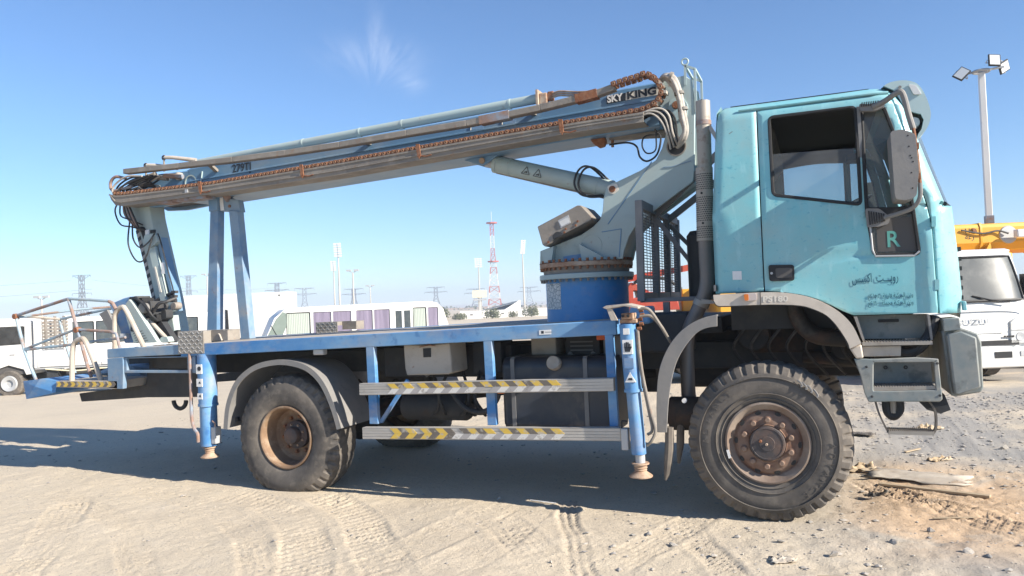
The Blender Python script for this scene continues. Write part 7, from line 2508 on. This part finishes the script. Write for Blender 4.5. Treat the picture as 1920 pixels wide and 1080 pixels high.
rocks = [(3.62, -.62, .035, 'pale stone below the front wheel, near the tyre edge'), (3.9, -.78, .028, 'small pale stone in front of the front wheel'), (4.28, -.45, .03, 'rough stone just before the front tyre'),
         (4.6, -.62, .04, 'pale angular stone right of the front tyre foot'), (4.95, -.30, .032, 'grey stone in the gravel at the lower right'), (5.35, -.35, .03, 'dark grey stone near the right edge'),
         (6.9, 4.3, .075, 'block like pale stone far out past the front bumper'), (5.2, .05, .03, 'dark stone in the orange sand at the right'), (2.05, .16, .022, 'white pebble at the shadow edge under the step bars'),
         (2.95, -1.15, .02, 'lone pebble between tyre tracks at bottom centre'), (6.2, 3.0, .05, 'brown stone beyond the hanging step')]
for i, (x, y, s, lb) in enumerate(rocks):
    o = bpy.data.objects.new('stone', shapes[i % 10][2].copy())
    o.data.materials.append(MATS['stone'])
    C.objects.link(o)
    o.location = (x, y, ground_h(x, y) + s * .25)
    o.scale = (s * 1.1, s * .85, s * .7)
    o.rotation_euler = (.2 * i, .1, i * 1.3)
    tag(o, lb, 'stone', 'larger stones on the yard')


def crumpled(name, label, cat, loc, sx, sy, m, seed, amp=.02, rot=0, lift=0.0, n=9):
    rr = random.Random(seed)
    mb = MB()
    v, f = [], []
    for i in range(n):
        for j in range(n):
            x, y = (i / (n - 1) - .5) * sx * (1 + .15 * rr.uniform(-1, 1)), (j / (n - 1) - .5) * sy * (1 + .2 * rr.uniform(-1, 1))
            v.append((x, y, .006 + abs(rr.gauss(0, 1)) * amp + lift * (i / (n - 1)) ** 2))
    for i in range(n - 1):
        for j in range(n - 1):
            f.append((i * n + j, i * n + n + j, i * n + n + j + 1, i * n + j + 1))
    mb.add(v, f)
    o = mb.build(name, m, smooth=30)
    s = o.modifiers.new('thick', 'SOLIDIFY')
    s.thickness = .004
    o.location = (loc[0], loc[1], ground_h(*loc) + .004)
    o.rotation_euler = (0, 0, R(rot))
    tag(o, label, cat)


crumpled('cardboard_scrap', 'torn brown cardboard scrap beside the front tyre', 'cardboard', (4.83, 1.78), .30, .17, 'cardboard', 4, .022, 12, .03)
crumpled('flattened_carton', 'flattened muddy carton lying on the sand right of the front tyre', 'cardboard', (5.28, 1.55), .75, .36, 'paper', 6, .012, -14, .0)
crumpled('paper_scrap', 'crumpled pale paper on the gravel at the lower right', 'paper', (4.30, -.78), .15, .09, 'paper', 8, .008, 30)
crumpled('dark_rag', 'dark curled rag on the sand below the carton', 'rag', (4.93, .82), .17, .07, 'rag', 9, .012, -10, .045)
crumpled('rag_scrap', 'brown rag lying on gravel past the front bumper', 'rag', (5.7, 4.1), .26, .14, 'cardboard', 12, .02, 20)
crumpled('wrapper', 'dark flattened wrapper on the gravel under the hanging step', 'wrapper', (4.95, 3.6), .3, .16, 'rag', 14, .014, -20)
crumpled('cardboard_scrap', 'pale cardboard flake at the right, behind the carton', 'cardboard', (5.55, 2.3), .22, .10, 'cardboard', 16, .014, 40)
crumpled('paper_scrap', 'bright paper flake at the very bottom right', 'paper', (4.88, -1.02), .11, .05, 'paper', 18, .010, 10)
for i, (a, b, t_, lb, m) in enumerate((((4.98, 1.32), (5.72, 1.02), .05, 'long weathered wooden plank at the right of the front tyre', 'wood'), ((5.30, 2.62), (5.45, 2.82), .028, 'short pale wooden stick on the gravel', 'wood'),
                                       ((2.32, .16), (2.56, .11), .012, 'thin white stick lying in the truck shadow', 'white_sticker'), ((4.50, -1.0), (4.78, -.98), .02, 'thin dark slat at the bottom right', 'wood'), ((5.25, .33), (5.52, .36), .018, 'grey splinter in the orange sand', 'wood'))):
    za, zb = ground_h(*a), ground_h(*b)
    mb = MB().bar((a[0], a[1], za + .012), (b[0], b[1], zb + .014), t_, t_ * .35, (0, 0, 1))
    o = mb.build('plank' if t_ > .04 else 'stick', m, bevel=.002)
    tag(o, lb, 'plank' if t_ > .04 else 'stick')

# ================================================================ AIR
HAZE = True
if HAZE:
    mb = MB().box(-1400, 500, -60, 1500, -12, 36)
    hz_o = mb.build('haze', 'paper', smooth=0)
    m = bpy.data.materials.new('haze_air')
    m.use_nodes = True
    t = m.node_tree
    t.nodes.remove(t.nodes['Principled BSDF'])
    pv = t.nodes.new('ShaderNodeVolumePrincipled')
    pv.inputs['Color'].default_value = (.74, .85, 1.0, 1)
    pv.inputs['Density'].default_value = .0009
    pv.inputs['Anisotropy'].default_value = 0.0
    t.links.new(pv.outputs[0], t.nodes['Material Output'].inputs['Volume'])
    hz_o.data.materials.clear()
    hz_o.data.materials.append(m)
    tag(hz_o, 'pale desert haze over the far plain', 'haze', kind='stuff')
    sc.cycles.volume_bounces = 0
